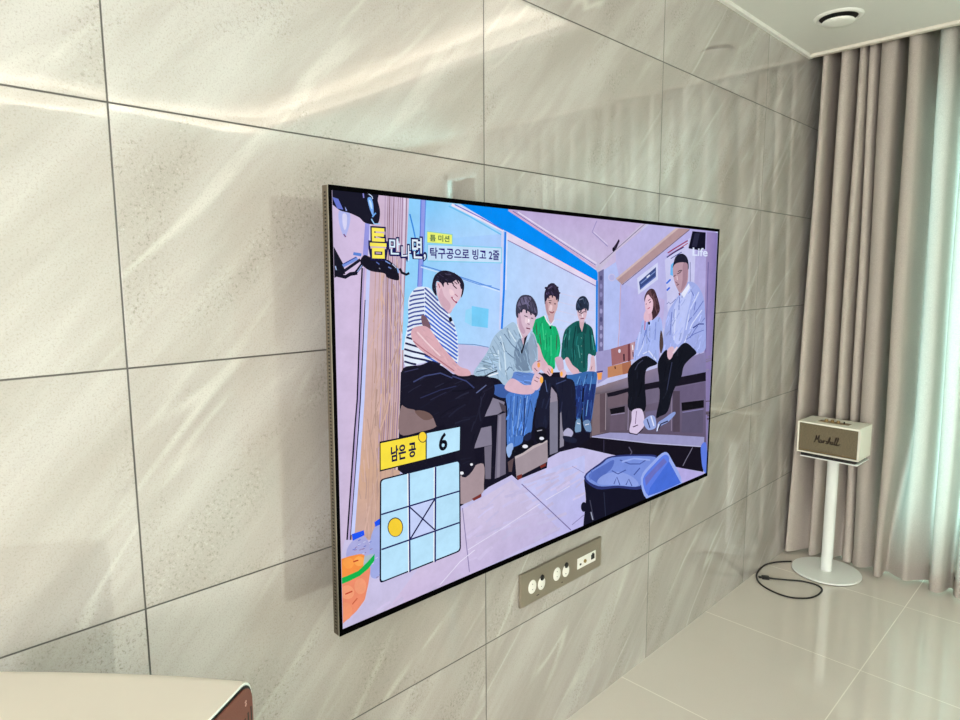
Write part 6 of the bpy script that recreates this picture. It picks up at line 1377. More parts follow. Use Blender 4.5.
P 85,117,178 -1222,198 -1165,180 -1109,158 -1104,167 -1160,189 -1218,207
P 87,120,182 -1103,166 -1039,157 -977,137 -973,147 -1036,167 -1101,177
P 90,123,188 -932,2 -872,-30 -852,-40 -844,-32 -864,-22 -924,10
P 81,111,170 -1093,69 -1024,54 -1002,47 -998,56 -1021,63 -1090,79
P 92,126,192 -881,27 -825,20 -825,26 -881,33
P 113,154,235 -1236,105 -1179,91 -1121,76 -1082,67 -1079,78 -1118,87 -1176,102 -1233,116
P 107,146,223 -1262,55 -1195,22 -1174,11 -1169,16 -1191,28 -1258,60
P 97,133,203 -1222,192 -1161,164 -1139,155 -1133,164 -1154,172 -1215,201
P 105,144,219 -932,26 -885,1 -833,-20 -816,-26 -810,-17 -828,-11 -878,10 -925,34
P 90,123,187 -1102,85 -1044,66 -987,44 -950,28 -944,36 -982,53 -1039,75 -1098,93
P 86,118,180 -1275,57 -1229,37 -1213,31 -1208,38 -1224,44 -1270,64
P 116,159,242 -1080,87 -1012,78 -945,60 -941,69 -1010,88 -1080,97
P 117,160,243 -1112,66 -1058,42 -999,25 -996,33 -1053,50 -1107,74
P 81,111,169 -1002,56 -944,31 -889,2 -853,-18 -847,-12 -883,8 -939,37 -997,62
P 30,50,110 -1071,-117 -1084,-378 -1098,-568 -1077,-573 -1063,-382 -1050,-121
S 150,180,230 -1362,-641 -1275,-621 -1257,-696 -1324,-786 -1368,-711
S 14,14,24 -1257,-696 -1068,-670 -926,-647 -896,-701 -1014,-741 -1170,-784 -1273,-777
P 232,234,244 -1000,-712 -1005,-721 -1018,-726 -1038,-726 -1060,-722 -1080,-714 -1094,-704 -1099,-694 -1094,-685 -1081,-680 -1061,-679 -1039,-683 -1019,-691 -1005,-701
S 30,34,60 -1087,-582 -964,-543 -945,-619 -1033,-640
S 166,192,216 -1885,282 -1781,381 -1675,493 -1614,599 -1536,672 -1409,732 -1279,782 -1195,710 -1125,591 -1021,561 -971,663 -899,600 -853,467 -856,276 -979,176 -1237,211 -1287,154 -1401,70 -1515,155 -1672,194 -1870,230
S 116,138,164 -1159,593 -1089,496 -1021,538 -948,415 -944,225 -1084,203 -1221,251 -1258,439
S 144,164,188 -1021,538 -935,626 -871,480 -874,290 -962,203 -1000,372
P 92,116,146 -1722,416 -1676,400 -1630,384 -1583,367 -1551,356 -1546,366 -1578,376 -1625,393 -1672,409 -1718,425
P 92,116,146 -1782,377 -1737,363 -1691,350 -1644,336 -1597,322 -1566,313 -1562,322 -1594,332 -1641,345 -1687,359 -1733,373 -1779,386
P 92,116,146 -1853,263 -1809,267 -1763,270 -1717,273 -1671,277 -1625,280 -1578,284 -1530,287 -1534,297 -1581,294 -1628,290 -1675,287 -1721,283 -1766,280 -1812,276 -1857,273
P 92,116,146 -1430,652 -1400,622 -1370,591 -1339,560 -1308,529 -1270,500 -1230,473 -1189,446 -1161,428 -1151,435 -1179,453 -1220,480 -1260,507 -1297,535 -1327,565 -1358,596 -1388,627 -1418,657
P 92,116,146 -1494,567 -1467,534 -1440,502 -1413,469 -1381,437 -1339,411 -1297,385 -1255,358 -1227,340 -1218,348 -1246,365 -1288,392 -1330,418 -1371,444 -1401,474 -1428,506 -1455,539 -1481,571
P 92,116,146 -1301,657 -1281,624 -1262,591 -1242,558 -1222,525 -1215,514 -1202,517 -1208,528 -1228,561 -1248,594 -1268,627 -1287,660
P 92,116,146 -1397,219 -1362,245 -1330,270 -1304,259 -1271,228 -1260,217 -1248,222 -1260,233 -1295,266 -1336,280 -1374,253 -1409,227
P 92,116,146 -1183,674 -1175,639 -1167,604 -1159,569 -1151,535 -1155,501 -1166,468 -1176,434 -1186,400 -1197,366 -1182,363 -1171,396 -1161,430 -1151,464 -1140,499 -1136,534 -1144,570 -1152,605 -1160,640 -1168,675
P 206,226,240 -1678,466 -1632,447 -1585,429 -1537,410 -1530,422 -1577,440 -1624,459 -1671,477
P 206,226,240 -1497,635 -1483,600 -1469,566 -1455,531 -1441,497 -1430,463 -1426,429 -1422,395 -1417,360 -1413,326 -1409,291 -1405,257 -1400,222 -1396,188 -1376,187 -1381,221 -1385,256 -1389,291 -1394,325 -1398,360 -1402,394 -1407,428 -1411,463 -1422,499 -1437,534 -1451,568 -1465,603 -1479,637
P 206,226,240 -1368,692 -1340,662 -1311,631 -1282,600 -1254,569 -1234,548 -1218,555 -1237,575 -1266,607 -1295,638 -1324,669 -1352,699
P 206,226,240 -1826,302 -1781,296 -1735,289 -1689,282 -1643,275 -1611,271 -1610,284 -1641,288 -1688,295 -1734,302 -1780,309 -1825,315
P 206,226,240 -1528,482 -1523,448 -1518,414 -1514,380 -1509,346 -1504,311 -1500,277 -1495,243 -1493,231 -1474,231 -1476,242 -1480,277 -1485,311 -1490,345 -1495,379 -1499,413 -1504,448 -1509,481
P 154,180,207 -1692,475 -1682,437 -1672,412 -1656,414 -1665,438 -1676,476
P 140,165,189 -1630,402 -1623,366 -1606,330 -1591,333 -1608,367 -1615,402
P 139,163,187 -1276,297 -1262,258 -1256,218 -1247,218 -1253,258 -1266,298
P 130,152,175 -1670,427 -1641,384 -1630,370 -1617,374 -1627,388 -1656,431
P 127,149,171 -911,548 -892,505 -867,463 -850,467 -876,508 -894,550
P 128,151,173 -1187,582 -1161,548 -1139,514 -1123,478 -1118,466 -1104,468 -1109,480 -1125,517 -1148,552 -1173,586
P 135,159,182 -1105,385 -1086,343 -1080,329 -1064,331 -1071,345 -1089,387
P 129,152,174 -1616,533 -1587,489 -1576,475 -1561,479 -1571,494 -1601,537
P 154,181,208 -1782,378 -1756,340 -1747,327 -1733,331 -1742,344 -1768,382
P 126,148,170 -1356,662 -1346,623 -1325,586 -1317,587 -1337,624 -1347,662
P 160,188,215 -1682,478 -1646,446 -1615,412 -1596,388 -1585,392 -1604,416 -1635,451 -1672,483
P 142,166,191 -1478,460 -1462,425 -1446,391 -1433,356 -1428,344 -1419,345 -1423,357 -1437,392 -1452,427 -1469,461
P 146,171,196 -1175,536 -1138,490 -1123,475 -1113,480 -1127,494 -1164,540
P 145,170,196 -1081,459 -1065,424 -1044,389 -1036,390 -1057,425 -1072,460
P 135,158,182 -1476,644 -1451,609 -1425,575 -1418,578 -1444,612 -1469,646
P 132,155,178 -1746,277 -1730,244 -1716,211 -1712,200 -1702,201 -1706,212 -1720,246 -1736,279
P 126,148,170 -1407,245 -1388,203 -1378,160 -1374,131 -1363,131 -1367,160 -1377,203 -1396,246
P 160,188,215 -1503,676 -1479,643 -1452,610 -1423,578 -1414,581 -1443,614 -1470,646 -1493,679
P 149,175,201 -1304,653 -1268,612 -1223,575 -1209,582 -1253,619 -1288,659
P 172,201,231 -900,331 -872,299 -857,304 -886,336
P 149,175,201 -948,590 -931,543 -914,497 -895,498 -913,545 -930,591
P 142,167,192 -1049,513 -1034,463 -1030,447 -1021,447 -1025,464 -1041,513
P 146,171,197 -1661,283 -1633,243 -1623,230 -1615,232 -1625,245 -1653,286
P 173,203,233 -1545,439 -1528,400 -1517,360 -1502,361 -1513,401 -1531,441
P 132,155,178 -1380,718 -1373,684 -1364,649 -1349,615 -1344,604 -1327,606 -1332,618 -1347,651 -1356,684 -1362,719
P 144,169,194 -1568,280 -1554,247 -1542,213 -1535,190 -1519,191 -1526,214 -1539,248 -1553,282
P 163,191,220 -1238,667 -1208,636 -1177,606 -1143,577 -1132,568 -1123,572 -1134,582 -1168,611 -1199,640 -1228,671
P 159,187,215 -1508,255 -1476,220 -1445,185 -1424,162 -1409,168 -1430,191 -1462,226 -1494,260
P 169,199,228 -1639,508 -1631,472 -1620,435 -1603,400 -1598,388 -1581,390 -1587,402 -1603,437 -1614,473 -1622,508
P 149,175,201 -1185,269 -1146,234 -1116,196 -1100,200 -1132,240 -1172,276
P 142,166,191 -1562,645 -1528,606 -1499,581 -1489,587 -1516,611 -1551,649
P 155,182,209 -1488,688 -1457,656 -1435,635 -1425,640 -1446,661 -1478,693
P 164,192,221 -1520,175 -1476,130 -1463,115 -1454,118 -1467,134 -1511,179
P 152,179,205 -1485,609 -1471,567 -1465,552 -1454,554 -1460,568 -1474,610
P 141,165,190 -1174,546 -1153,502 -1146,487 -1132,489 -1139,504 -1160,548
P 155,182,209 -1380,193 -1343,146 -1332,130 -1324,131 -1335,148 -1372,195
P 166,195,224 -1013,251 -992,216 -973,181 -961,183 -980,218 -1001,253
P 141,166,190 -1272,350 -1241,308 -1233,294 -1219,297 -1228,312 -1259,353
P 135,159,182 -1242,348 -1231,309 -1230,296 -1218,296 -1219,309 -1231,349
P 143,167,192 -963,452 -947,401 -940,384 -928,386 -936,402 -951,452
P 143,168,192 -1167,364 -1151,323 -1142,309 -1131,312 -1139,324 -1155,365
P 144,169,194 -1332,326 -1309,291 -1290,256 -1278,232 -1267,234 -1279,258 -1299,294 -1322,329
P 150,176,202 -1704,340 -1671,300 -1656,287 -1645,294 -1658,305 -1691,345
P 126,148,170 -1252,279 -1218,238 -1195,210 -1188,212 -1211,240 -1245,281
P 131,154,177 -1585,484 -1556,445 -1543,432 -1529,438 -1541,450 -1570,489
P 172,202,232 -1603,338 -1599,303 -1593,268 -1582,234 -1579,222 -1564,223 -1567,234 -1577,269 -1583,303 -1587,337
P 153,180,206 -1218,527 -1194,493 -1175,459 -1162,423 -1158,411 -1145,412 -1149,424 -1162,460 -1183,496 -1207,530
P 162,190,218 -1033,300 -1009,265 -986,229 -968,193 -952,195 -971,232 -994,268 -1019,303
P 141,165,190 -933,470 -920,430 -917,416 -906,416 -909,430 -922,471
P 167,196,226 -1527,290 -1514,253 -1501,217 -1487,180 -1483,168 -1468,169 -1472,181 -1486,218 -1499,254 -1512,291
P 165,194,223 -1081,445 -1058,402 -1041,359 -1031,330 -1023,330 -1032,360 -1049,404 -1073,446
P 133,156,179 -1728,241 -1719,210 -1706,210 -1715,241
P 159,187,214 -1699,249 -1691,205 -1674,205 -1683,249
P 141,165,190 -1500,547 -1475,508 -1443,470 -1419,446 -1412,449 -1436,473 -1468,510 -1493,549
P 166,195,223 -1604,405 -1579,366 -1571,353 -1557,356 -1565,369 -1590,409
P 144,169,194 -1699,250 -1666,216 -1655,205 -1642,210 -1653,222 -1687,256
P 129,151,174 -1163,564 -1149,527 -1136,489 -1127,464 -1115,465 -1123,490 -1137,528 -1151,565
P 150,177,203 -1462,433 -1450,393 -1430,353 -1416,356 -1436,395 -1448,434
P 143,168,193 -1527,220 -1523,182 -1518,156 -1506,156 -1510,181 -1514,219
P 156,183,210 -932,440 -909,402 -892,364 -883,337 -868,338 -878,365 -895,404 -918,443
P 143,168,193 -1490,340 -1472,291 -1468,274 -1451,275 -1455,292 -1473,341
P 167,196,225 -1422,521 -1415,481 -1407,440 -1402,413 -1393,414 -1398,440 -1406,481 -1413,521
P 151,177,204 -1538,530 -1515,496 -1494,462 -1478,427 -1472,415 -1463,416 -1469,428 -1485,464 -1506,499 -1530,532
P 145,170,196 -1239,444 -1214,401 -1184,360 -1171,363 -1201,405 -1226,447
P 172,202,232 -1687,441 -1668,403 -1646,366 -1629,341 -1617,345 -1633,369 -1656,406 -1674,444
P 144,169,194 -1404,722 -1386,674 -1375,676 -1394,723
P 148,173,199 -1014,392 -1005,351 -1003,337 -989,337 -991,351 -1000,392
P 143,168,193 -1255,394 -1249,351 -1236,309 -1223,309 -1235,352 -1241,394
P 155,182,209 -1374,185 -1363,143 -1351,101 -1340,101 -1352,144 -1363,186
P 152,178,204 -1052,418 -1046,376 -1037,333 -1031,305 -1018,305 -1024,333 -1033,376 -1039,418
P 159,186,214 -1232,558 -1217,517 -1202,476 -1187,477 -1203,518 -1218,559
P 130,153,175 -1443,561 -1429,525 -1414,488 -1405,464 -1395,465 -1404,489 -1418,526 -1432,562
P 139,163,187 -1276,689 -1252,657 -1226,626 -1211,630 -1237,662 -1261,694
P 146,171,197 -1265,351 -1253,311 -1236,271 -1226,272 -1243,312 -1255,352
P 142,167,192 -983,631 -949,600 -921,566 -911,555 -898,559 -908,571 -936,605 -971,637
P 163,191,219 -1391,446 -1374,411 -1354,376 -1339,353 -1325,356 -1340,379 -1360,413 -1377,448
P 129,152,174 -1065,453 -1043,408 -1036,393 -1021,395 -1028,410 -1049,456
P 133,156,179 -1652,509 -1630,476 -1610,442 -1593,407 -1587,396 -1574,398 -1580,410 -1597,445 -1618,479 -1640,512
P 147,172,198 -1590,602 -1564,571 -1537,541 -1508,510 -1499,500 -1491,504 -1500,514 -1528,544 -1555,574 -1582,605
P 166,195,223 -1379,594 -1364,554 -1363,513 -1352,512 -1354,554 -1369,596
P 141,168,189 -1557,408 -1503,404 -1503,413 -1557,417
P 151,179,201 -1772,388 -1725,376 -1722,386 -1769,398
P 127,150,169 -1691,395 -1637,389 -1583,382 -1529,372 -1510,368 -1509,378 -1527,381 -1582,391 -1636,398 -1690,404
P 127,151,170 -1625,453 -1572,439 -1519,425 -1502,419 -1499,426 -1517,431 -1570,446 -1622,460
P 126,150,169 -1761,323 -1713,302 -1665,281 -1616,260 -1600,252 -1593,262 -1609,269 -1658,291 -1707,312 -1755,332
P 124,147,165 -1826,239 -1777,226 -1728,213 -1678,198 -1662,193 -1657,204 -1674,209 -1724,224 -1773,237 -1822,250
P 144,171,193 -1639,394 -1596,374 -1552,355 -1506,338 -1500,347 -1546,364 -1589,383 -1632,403
P 134,159,178 -1876,257 -1831,236 -1783,217 -1767,211 -1764,217 -1780,223 -1827,241 -1872,262
P 152,181,203 -1697,444 -1640,428 -1636,439 -1693,455
P 139,165,186 -1686,455 -1634,448 -1583,441 -1581,451 -1633,458 -1685,464
P 138,164,184 -1748,359 -1703,353 -1657,347 -1613,333 -1567,319 -1565,326 -1610,340 -1655,353 -1702,360 -1748,366
P 172,205,230 -1848,318 -1794,301 -1744,278 -1739,284 -1791,307 -1845,325
P 174,206,232 -1721,378 -1671,357 -1619,338 -1613,348 -1665,367 -1714,388
P 138,164,184 -1724,213 -1669,211 -1612,204 -1612,216 -1669,223 -1726,226
P 156,185,208 -1654,231 -1593,224 -1573,223 -1574,234 -1594,234 -1653,242
P 155,184,207 -1729,414 -1679,399 -1627,386 -1609,382 -1606,391 -1624,395 -1675,408 -1725,423
P 138,163,184 -1600,276 -1547,256 -1527,252 -1525,263 -1542,266 -1594,286
P 148,176,198 -1809,356 -1758,344 -1707,334 -1654,327 -1636,325 -1636,333 -1653,335 -1706,341 -1757,352 -1807,364
P 176,209,235 -1605,360 -1559,346 -1513,333 -1509,343 -1556,356 -1601,369
P 135,161,181 -1748,398 -1703,386 -1687,383 -1685,391 -1700,395 -1746,406
P 152,181,203 -1867,246 -1816,235 -1799,231 -1796,242 -1813,246 -1865,257
P 172,205,230 -1810,233 -1749,226 -1728,225 -1729,233 -1749,234 -1810,241
P 152,180,203 -1694,431 -1642,416 -1589,403 -1585,416 -1638,428 -1689,443
P 148,176,198 -1808,355 -1759,342 -1709,330 -1705,343 -1755,354 -1804,368
P 151,180,202 -1736,407 -1689,387 -1673,380 -1666,390 -1682,396 -1730,416
P 120,143,160 -1747,324 -1689,311 -1629,303 -1628,316 -1687,324 -1744,336
P 24,24,40 -1730,199 -1638,225 -1528,245 -1535,258 -1646,238 -1738,212
P 230,236,246 -1669,198 -1512,215 -1519,231 -1676,213
P 30,32,46 -1068,601 -1095,533 -1141,432 -1118,426 -1071,527 -1045,595
P 20,20,34 -1114,432 -1115,422 -1119,415 -1125,411 -1132,411 -1138,416 -1143,425 -1145,435 -1143,445 -1139,452 -1133,456 -1126,456 -1120,451 -1115,443
P 206,172,188 -1178,686 -1023,631 -1073,564 -1107,509 -1142,592
P 30,28,40 -1033,620 -1066,541 -1100,508 -1091,589
P 226,236,246 -1222,755 -1187,673 -1135,589 -1116,593 -1168,676 -1203,758
S 214,186,204 -1221,870 -1165,914 -1080,934 -941,895 -875,858 -910,777 -957,686 -1030,627 -1109,618 -1178,691 -1216,779
S 60,58,78 -1238,871 -1226,995 -1144,1077 -997,1074 -908,1004 -863,904 -876,834 -968,868 -1107,919 -1164,884 -1203,824
S 108,102,132 -1206,960 -1167,1039 -1083,1064 -979,1046 -1030,990 -1132,970
P 66,62,82 -1207,928 -1202,904 -1188,905 -1192,929
P 88,84,111 -1220,975 -1194,934 -1183,937 -1209,978
P 69,66,87 -963,964 -933,934 -900,904 -889,894 -875,901 -886,911 -919,940 -949,970
P 60,57,75 -1052,1061 -1024,1024 -1014,1012 -998,1017 -1007,1030 -1036,1066
P 105,101,133 -1103,1058 -1085,1015 -1069,1017 -1086,1061
P 75,71,94 -1079,1024 -1044,984 -1005,944 -998,947 -1036,987 -1072,1027
P 97,92,122 -905,897 -895,873 -882,875 -892,898
P 102,98,129 -1166,1046 -1154,1009 -1141,1011 -1154,1047
P 105,100,132 -1057,1044 -1036,998 -1031,982 -1019,983 -1024,1000 -1045,1047
P 119,113,149 -1096,1020 -1087,989 -1087,979 -1069,979 -1070,990 -1079,1022
P 52,50,66 -1127,1054 -1106,1012 -1101,997 -1086,999 -1091,1014 -1113,1057
P 70,67,88 -1172,954 -1149,922 -1142,912 -1126,916 -1133,927 -1156,959
P 107,102,135 -1156,1025 -1147,976 -1143,960 -1132,961 -1135,977 -1144,1025
P 57,55,72 -1013,986 -994,951 -970,917 -952,895 -937,899 -955,921 -979,955 -998,989
P 97,93,122 -993,999 -984,967 -978,956 -966,958 -971,969 -980,1000
P 84,80,106 -996,972 -969,933 -952,892 -938,894 -955,936 -983,976
P 52,50,65 -982,1052 -956,1011 -946,997 -935,1000 -945,1014 -971,1055
P 62,59,78 -1125,963 -1105,922 -1088,925 -1108,966
P 61,58,77 -993,961 -987,923 -983,911 -975,912 -978,924 -984,961
P 67,63,84 -1061,1031 -1048,994 -1047,957 -1033,957 -1035,995 -1048,1033
P 76,72,95 -1052,1002 -1038,970 -1032,959 -1021,962 -1027,972 -1041,1003
P 79,75,99 -1170,1042 -1165,997 -1153,998 -1158,1042
P 98,93,123 -931,933 -918,889 -917,875 -898,874 -899,890 -913,935
P 96,92,121 -1194,948 -1173,920 -1168,910 -1151,914 -1157,924 -1178,953
P 70,67,89 -1188,963 -1169,934 -1164,924 -1148,927 -1154,937 -1173,967
P 65,62,82 -1181,1033 -1161,1007 -1153,1010 -1174,1036
P 83,79,104 -1070,1072 -1043,1032 -1031,1019 -1017,1025 -1028,1037 -1055,1076
P 101,96,127 -1157,1051 -1140,1011 -1134,998 -1119,1000 -1125,1014 -1142,1054
P 83,80,105 -997,956 -985,922 -965,888 -953,891 -972,924 -984,958
P 109,104,138 -1078,1003 -1052,963 -1035,920 -1020,922 -1037,966 -1063,1007
P 119,114,150 -1090,1031 -1056,990 -1015,952 -1003,957 -1043,995 -1077,1036
P 80,76,100 -1118,1059 -1103,1030 -1094,1032 -1109,1061
P 63,60,80 -1180,1017 -1150,970 -1137,954 -1121,959 -1133,974 -1163,1021
P 76,73,96 -968,1001 -941,965 -927,926 -914,927 -929,967 -956,1005
P 44,42,60 -1143,927 -1159,889 -1135,883 -1119,921
P 44,42,60 -1075,910 -1068,875 -1042,876 -1050,911
P 44,42,60 -1006,888 -987,848 -962,852 -981,892
P 44,42,60 -925,869 -910,822 -884,824 -899,872
P 60,44,60 -1098,843 -1039,825 -1034,833 -1093,851
P 60,44,60 -982,810 -940,804 -938,813 -980,820
S 192,158,180 -1197,869 -1157,845 -1135,753 -1075,669 -1109,636 -1171,697
S 232,206,218 -1078,819 -1026,805 -1032,759 -1077,761
P 130,90,110 -1044,749 -1002,738 -999,745 -1041,757
P 110,40,70 -1061,697 -991,681 -987,693 -1056,709
P 250,236,244 -1001,786 -1003,775 -1006,766 -1012,761 -1018,762 -1024,767 -1028,776 -1029,787 -1028,798 -1024,807 -1019,811 -1013,811 -1007,806 -1003,797
S 218,182,198 -1411,52 -1352,115 -1286,137 -1202,105 -1081,38 -945,22 -885,-33 -938,-82 -1096,-72 -1250,-36 -1367,6
S 222,186,200 -958,36 -924,116 -882,157 -798,131 -746,85 -777,3 -849,-49 -928,-28
P 252,180,76 -744,60 -746,42 -755,29 -767,22 -781,24 -794,33 -803,49 -806,67 -803,84 -795,98 -783,105 -769,103 -756,94 -747,78
P 110,60,84 -909,74 -843,43 -837,50 -903,81
P 110,60,84 -881,110 -818,81 -813,88 -875,116
S 220,184,198 -952,237 -892,296 -802,296 -775,221 -825,165 -907,162
P 240,160,90 -803,248 -805,233 -813,222 -823,217 -836,218 -847,225 -854,238 -857,253 -855,267 -848,278 -837,283 -825,282 -814,275 -806,262
P 100,50,74 -913,219 -858,178 -850,183 -904,224
P 120,30,50 -855,291 -801,293 -804,303 -858,300
S 224,234,250 -2768,966 -2761,1077 -2699,1158 -2625,1188 -2503,1176 -2431,1105 -2361,1013 -2240,908 -2180,818 -2130,675 -2116,516 -2133,381 -2310,376 -2483,433 -2650,428 -2781,416 -2823,448 -2831,571 -2803,721 -2769,850
P 76,88,156 -2703,1136 -2666,1140 -2628,1144 -2591,1148 -2566,1150 -2568,1167 -2594,1164 -2631,1160 -2669,1157 -2706,1153
P 76,88,156 -2738,1085 -2702,1096 -2666,1100 -2629,1103 -2591,1107 -2566,1110 -2569,1126 -2594,1124 -2632,1120 -2669,1116 -2708,1112 -2746,1100
P 76,88,156 -2750,1041 -2714,1052 -2679,1058 -2642,1062 -2604,1065 -2566,1069 -2569,1085 -2607,1082 -2645,1078 -2682,1075 -2721,1068 -2758,1056
P 76,88,156 -2751,1001 -2715,1012 -2679,1018 -2642,1021 -2605,1025 -2567,1028 -2570,1044 -2608,1041 -2645,1038 -2683,1034 -2721,1028 -2759,1016
P 76,88,156 -2764,957 -2727,968 -2692,977 -2655,980 -2618,983 -2580,986 -2567,987 -2570,1004 -2583,1002 -2621,999 -2658,996 -2696,993 -2735,984 -2772,972
P 76,88,156 -2764,917 -2728,928 -2692,936 -2656,939 -2618,942 -2580,945 -2567,946 -2570,963 -2583,962 -2621,959 -2659,955 -2697,952 -2735,944 -2772,932
P 76,88,156 -2765,876 -2728,887 -2692,896 -2656,898 -2618,901 -2581,904 -2568,905 -2571,922 -2583,921 -2621,918 -2659,915 -2697,912 -2736,903 -2773,892
P 76,88,156 -2765,836 -2729,847 -2693,855 -2657,857 -2619,860 -2581,863 -2568,864 -2571,880 -2584,880 -2622,877 -2659,874 -2698,871 -2736,863 -2773,852
P 76,88,156 -2778,792 -2741,803 -2705,814 -2669,816 -2632,818 -2594,821 -2569,822 -2572,839 -2597,838 -2635,835 -2672,833 -2711,830 -2749,819 -2786,808
P 76,88,156 -2779,752 -2742,762 -2706,773 -2670,775 -2632,777 -2594,780 -2569,781 -2572,798 -2597,797 -2635,794 -2673,792 -2712,789 -2750,778 -2787,767
P 76,88,156 -2779,711 -2742,722 -2706,732 -2670,734 -2633,736 -2595,738 -2569,740 -2572,757 -2598,755 -2636,753 -2673,751 -2712,749 -2750,738 -2787,727
P 80,92,160 -2568,1170 -2540,1149 -2511,1128 -2482,1107 -2454,1085 -2426,1063 -2397,1040 -2381,1052 -2410,1075 -2438,1097 -2467,1119 -2496,1140 -2525,1161 -2553,1182
P 80,92,160 -2568,1126 -2540,1105 -2511,1085 -2483,1064 -2454,1043 -2426,1021 -2398,999 -2368,976 -2335,956 -2303,935 -2269,915 -2258,908 -2244,921 -2255,928 -2289,949 -2321,969 -2354,988 -2382,1010 -2410,1032 -2439,1054 -2467,1076 -2496,1097 -2525,1118 -2554,1138
P 80,92,160 -2568,1082 -2537,1059 -2505,1037 -2473,1014 -2445,993 -2417,971 -2388,949 -2358,928 -2325,908 -2292,887 -2259,867 -2226,846 -2205,831 -2190,843 -2211,858 -2244,880 -2278,901 -2311,921 -2343,941 -2373,961 -2401,983 -2430,1005 -2458,1026 -2491,1049 -2522,1072 -2554,1094
P 80,92,160 -2569,1037 -2537,1015 -2505,993 -2473,971 -2442,948 -2411,925 -2379,901 -2347,880 -2314,860 -2281,839 -2248,819 -2216,797 -2183,775 -2173,767 -2157,780 -2168,787 -2201,810 -2233,832 -2267,853 -2300,873 -2333,893 -2365,913 -2396,937 -2427,960 -2459,983 -2491,1006 -2523,1028 -2555,1050
P 70,106,204 -2569,993 -2537,971 -2506,950 -2474,928 -2443,906 -2411,883 -2380,859 -2347,838 -2314,818 -2281,798 -2248,778 -2216,756 -2183,734 -2162,719 -2146,732 -2168,747 -2201,769 -2233,791 -2267,812 -2300,831 -2333,851 -2365,872 -2396,895 -2428,918 -2459,941 -2491,962 -2523,984 -2555,1005
P 70,106,204 -2569,948 -2538,927 -2506,906 -2474,885 -2443,863 -2411,840 -2380,817 -2347,796 -2314,777 -2281,757 -2248,737 -2216,715 -2183,693 -2151,671 -2140,664 -2125,677 -2136,684 -2168,706 -2201,728 -2234,750 -2267,770 -2300,790 -2333,810 -2365,830 -2397,853 -2428,875 -2459,898 -2492,919 -2524,940 -2556,961
P 70,106,204 -2570,904 -2538,883 -2506,863 -2474,842 -2443,820 -2412,798 -2380,776 -2347,755 -2314,735 -2281,715 -2248,696 -2216,674 -2183,653 -2151,631 -2140,624 -2125,637 -2136,644 -2169,666 -2201,687 -2234,709 -2268,729 -2301,749 -2334,768 -2366,788 -2397,810 -2429,832 -2460,855 -2492,875 -2524,896 -2556,916
P 70,106,204 -2570,859 -2538,839 -2506,819 -2474,799 -2443,777 -2412,756 -2380,734 -2345,712 -2309,690 -2272,669 -2236,647 -2202,624 -2167,601 -2131,578 -2116,591 -2152,614 -2187,637 -2222,660 -2259,682 -2295,704 -2332,725 -2366,746 -2397,768 -2429,790 -2460,811 -2493,832 -2525,852 -2557,872
P 70,106,204 -2570,814 -2538,795 -2506,775 -2474,755 -2443,734 -2412,713 -2380,692 -2345,670 -2309,649 -2272,627 -2237,605 -2202,583 -2167,560 -2131,537 -2117,550 -2152,573 -2187,596 -2223,619 -2259,641 -2296,662 -2332,683 -2366,705 -2398,726 -2429,747 -2461,768 -2493,788 -2526,808 -2557,827
P 70,106,204 -2570,769 -2539,750 -2507,731 -2475,712 -2444,691 -2412,671 -2380,650 -2345,628 -2309,607 -2272,586 -2237,564 -2202,542 -2167,519 -2131,497 -2117,510 -2152,532 -2188,555 -2223,577 -2259,599 -2296,621 -2332,642 -2367,663 -2398,683 -2430,704 -2461,725 -2494,744 -2526,764 -2558,783
P 70,106,204 -2571,724 -2539,706 -2507,687 -2475,668 -2444,648 -2412,628 -2380,607 -2345,586 -2309,565 -2273,544 -2237,522 -2202,500 -2167,478 -2131,456 -2117,469 -2153,492 -2188,514 -2223,536 -2259,558 -2296,579 -2333,600 -2367,621 -2399,641 -2430,661 -2462,682 -2494,701 -2527,719 -2559,738
P 70,106,204 -2571,679 -2535,659 -2499,639 -2463,618 -2429,596 -2393,573 -2358,551 -2321,530 -2285,509 -2248,488 -2213,466 -2178,445 -2143,423 -2129,436 -2165,458 -2200,480 -2235,502 -2272,523 -2309,544 -2345,565 -2380,587 -2415,609 -2451,631 -2487,652 -2523,673 -2559,693
P 70,106,204 -2571,634 -2535,615 -2499,595 -2464,574 -2429,553 -2394,531 -2358,509 -2321,488 -2285,467 -2248,446 -2213,425 -2178,404 -2143,382 -2129,395 -2165,417 -2200,439 -2235,460 -2272,481 -2309,502 -2345,523 -2381,544 -2416,566 -2451,588 -2487,608 -2524,628 -2560,648
P 70,106,204 -2571,589 -2536,570 -2499,551 -2464,531 -2429,510 -2394,488 -2358,467 -2322,446 -2285,426 -2248,404 -2213,384 -2202,376 -2188,390 -2200,397 -2235,418 -2273,439 -2309,460 -2345,481 -2381,502 -2416,523 -2452,544 -2488,564 -2524,584 -2560,603
P 70,106,204 -2572,544 -2536,525 -2500,506 -2464,487 -2429,467 -2394,446 -2358,425 -2322,404 -2285,384 -2273,377 -2260,390 -2273,397 -2309,418 -2346,439 -2381,459 -2417,480 -2452,501 -2488,520 -2525,539 -2561,558
P 70,106,204 -2572,499 -2536,480 -2500,462 -2464,443 -2429,423 -2394,403 -2370,390 -2358,403 -2382,417 -2417,437 -2453,457 -2489,476 -2525,495 -2562,513
P 70,106,204 -2572,453 -2536,436 -2524,430 -2514,444 -2526,450 -2562,468
P 34,36,76 -2799,694 -2763,683 -2726,672 -2689,660 -2652,647 -2614,635 -2577,623 -2544,606 -2510,588 -2475,571 -2441,553 -2405,535 -2370,517 -2357,534 -2392,552 -2428,570 -2462,587 -2497,605 -2532,623 -2567,640 -2606,653 -2644,666 -2681,678 -2718,690 -2755,701 -2792,713
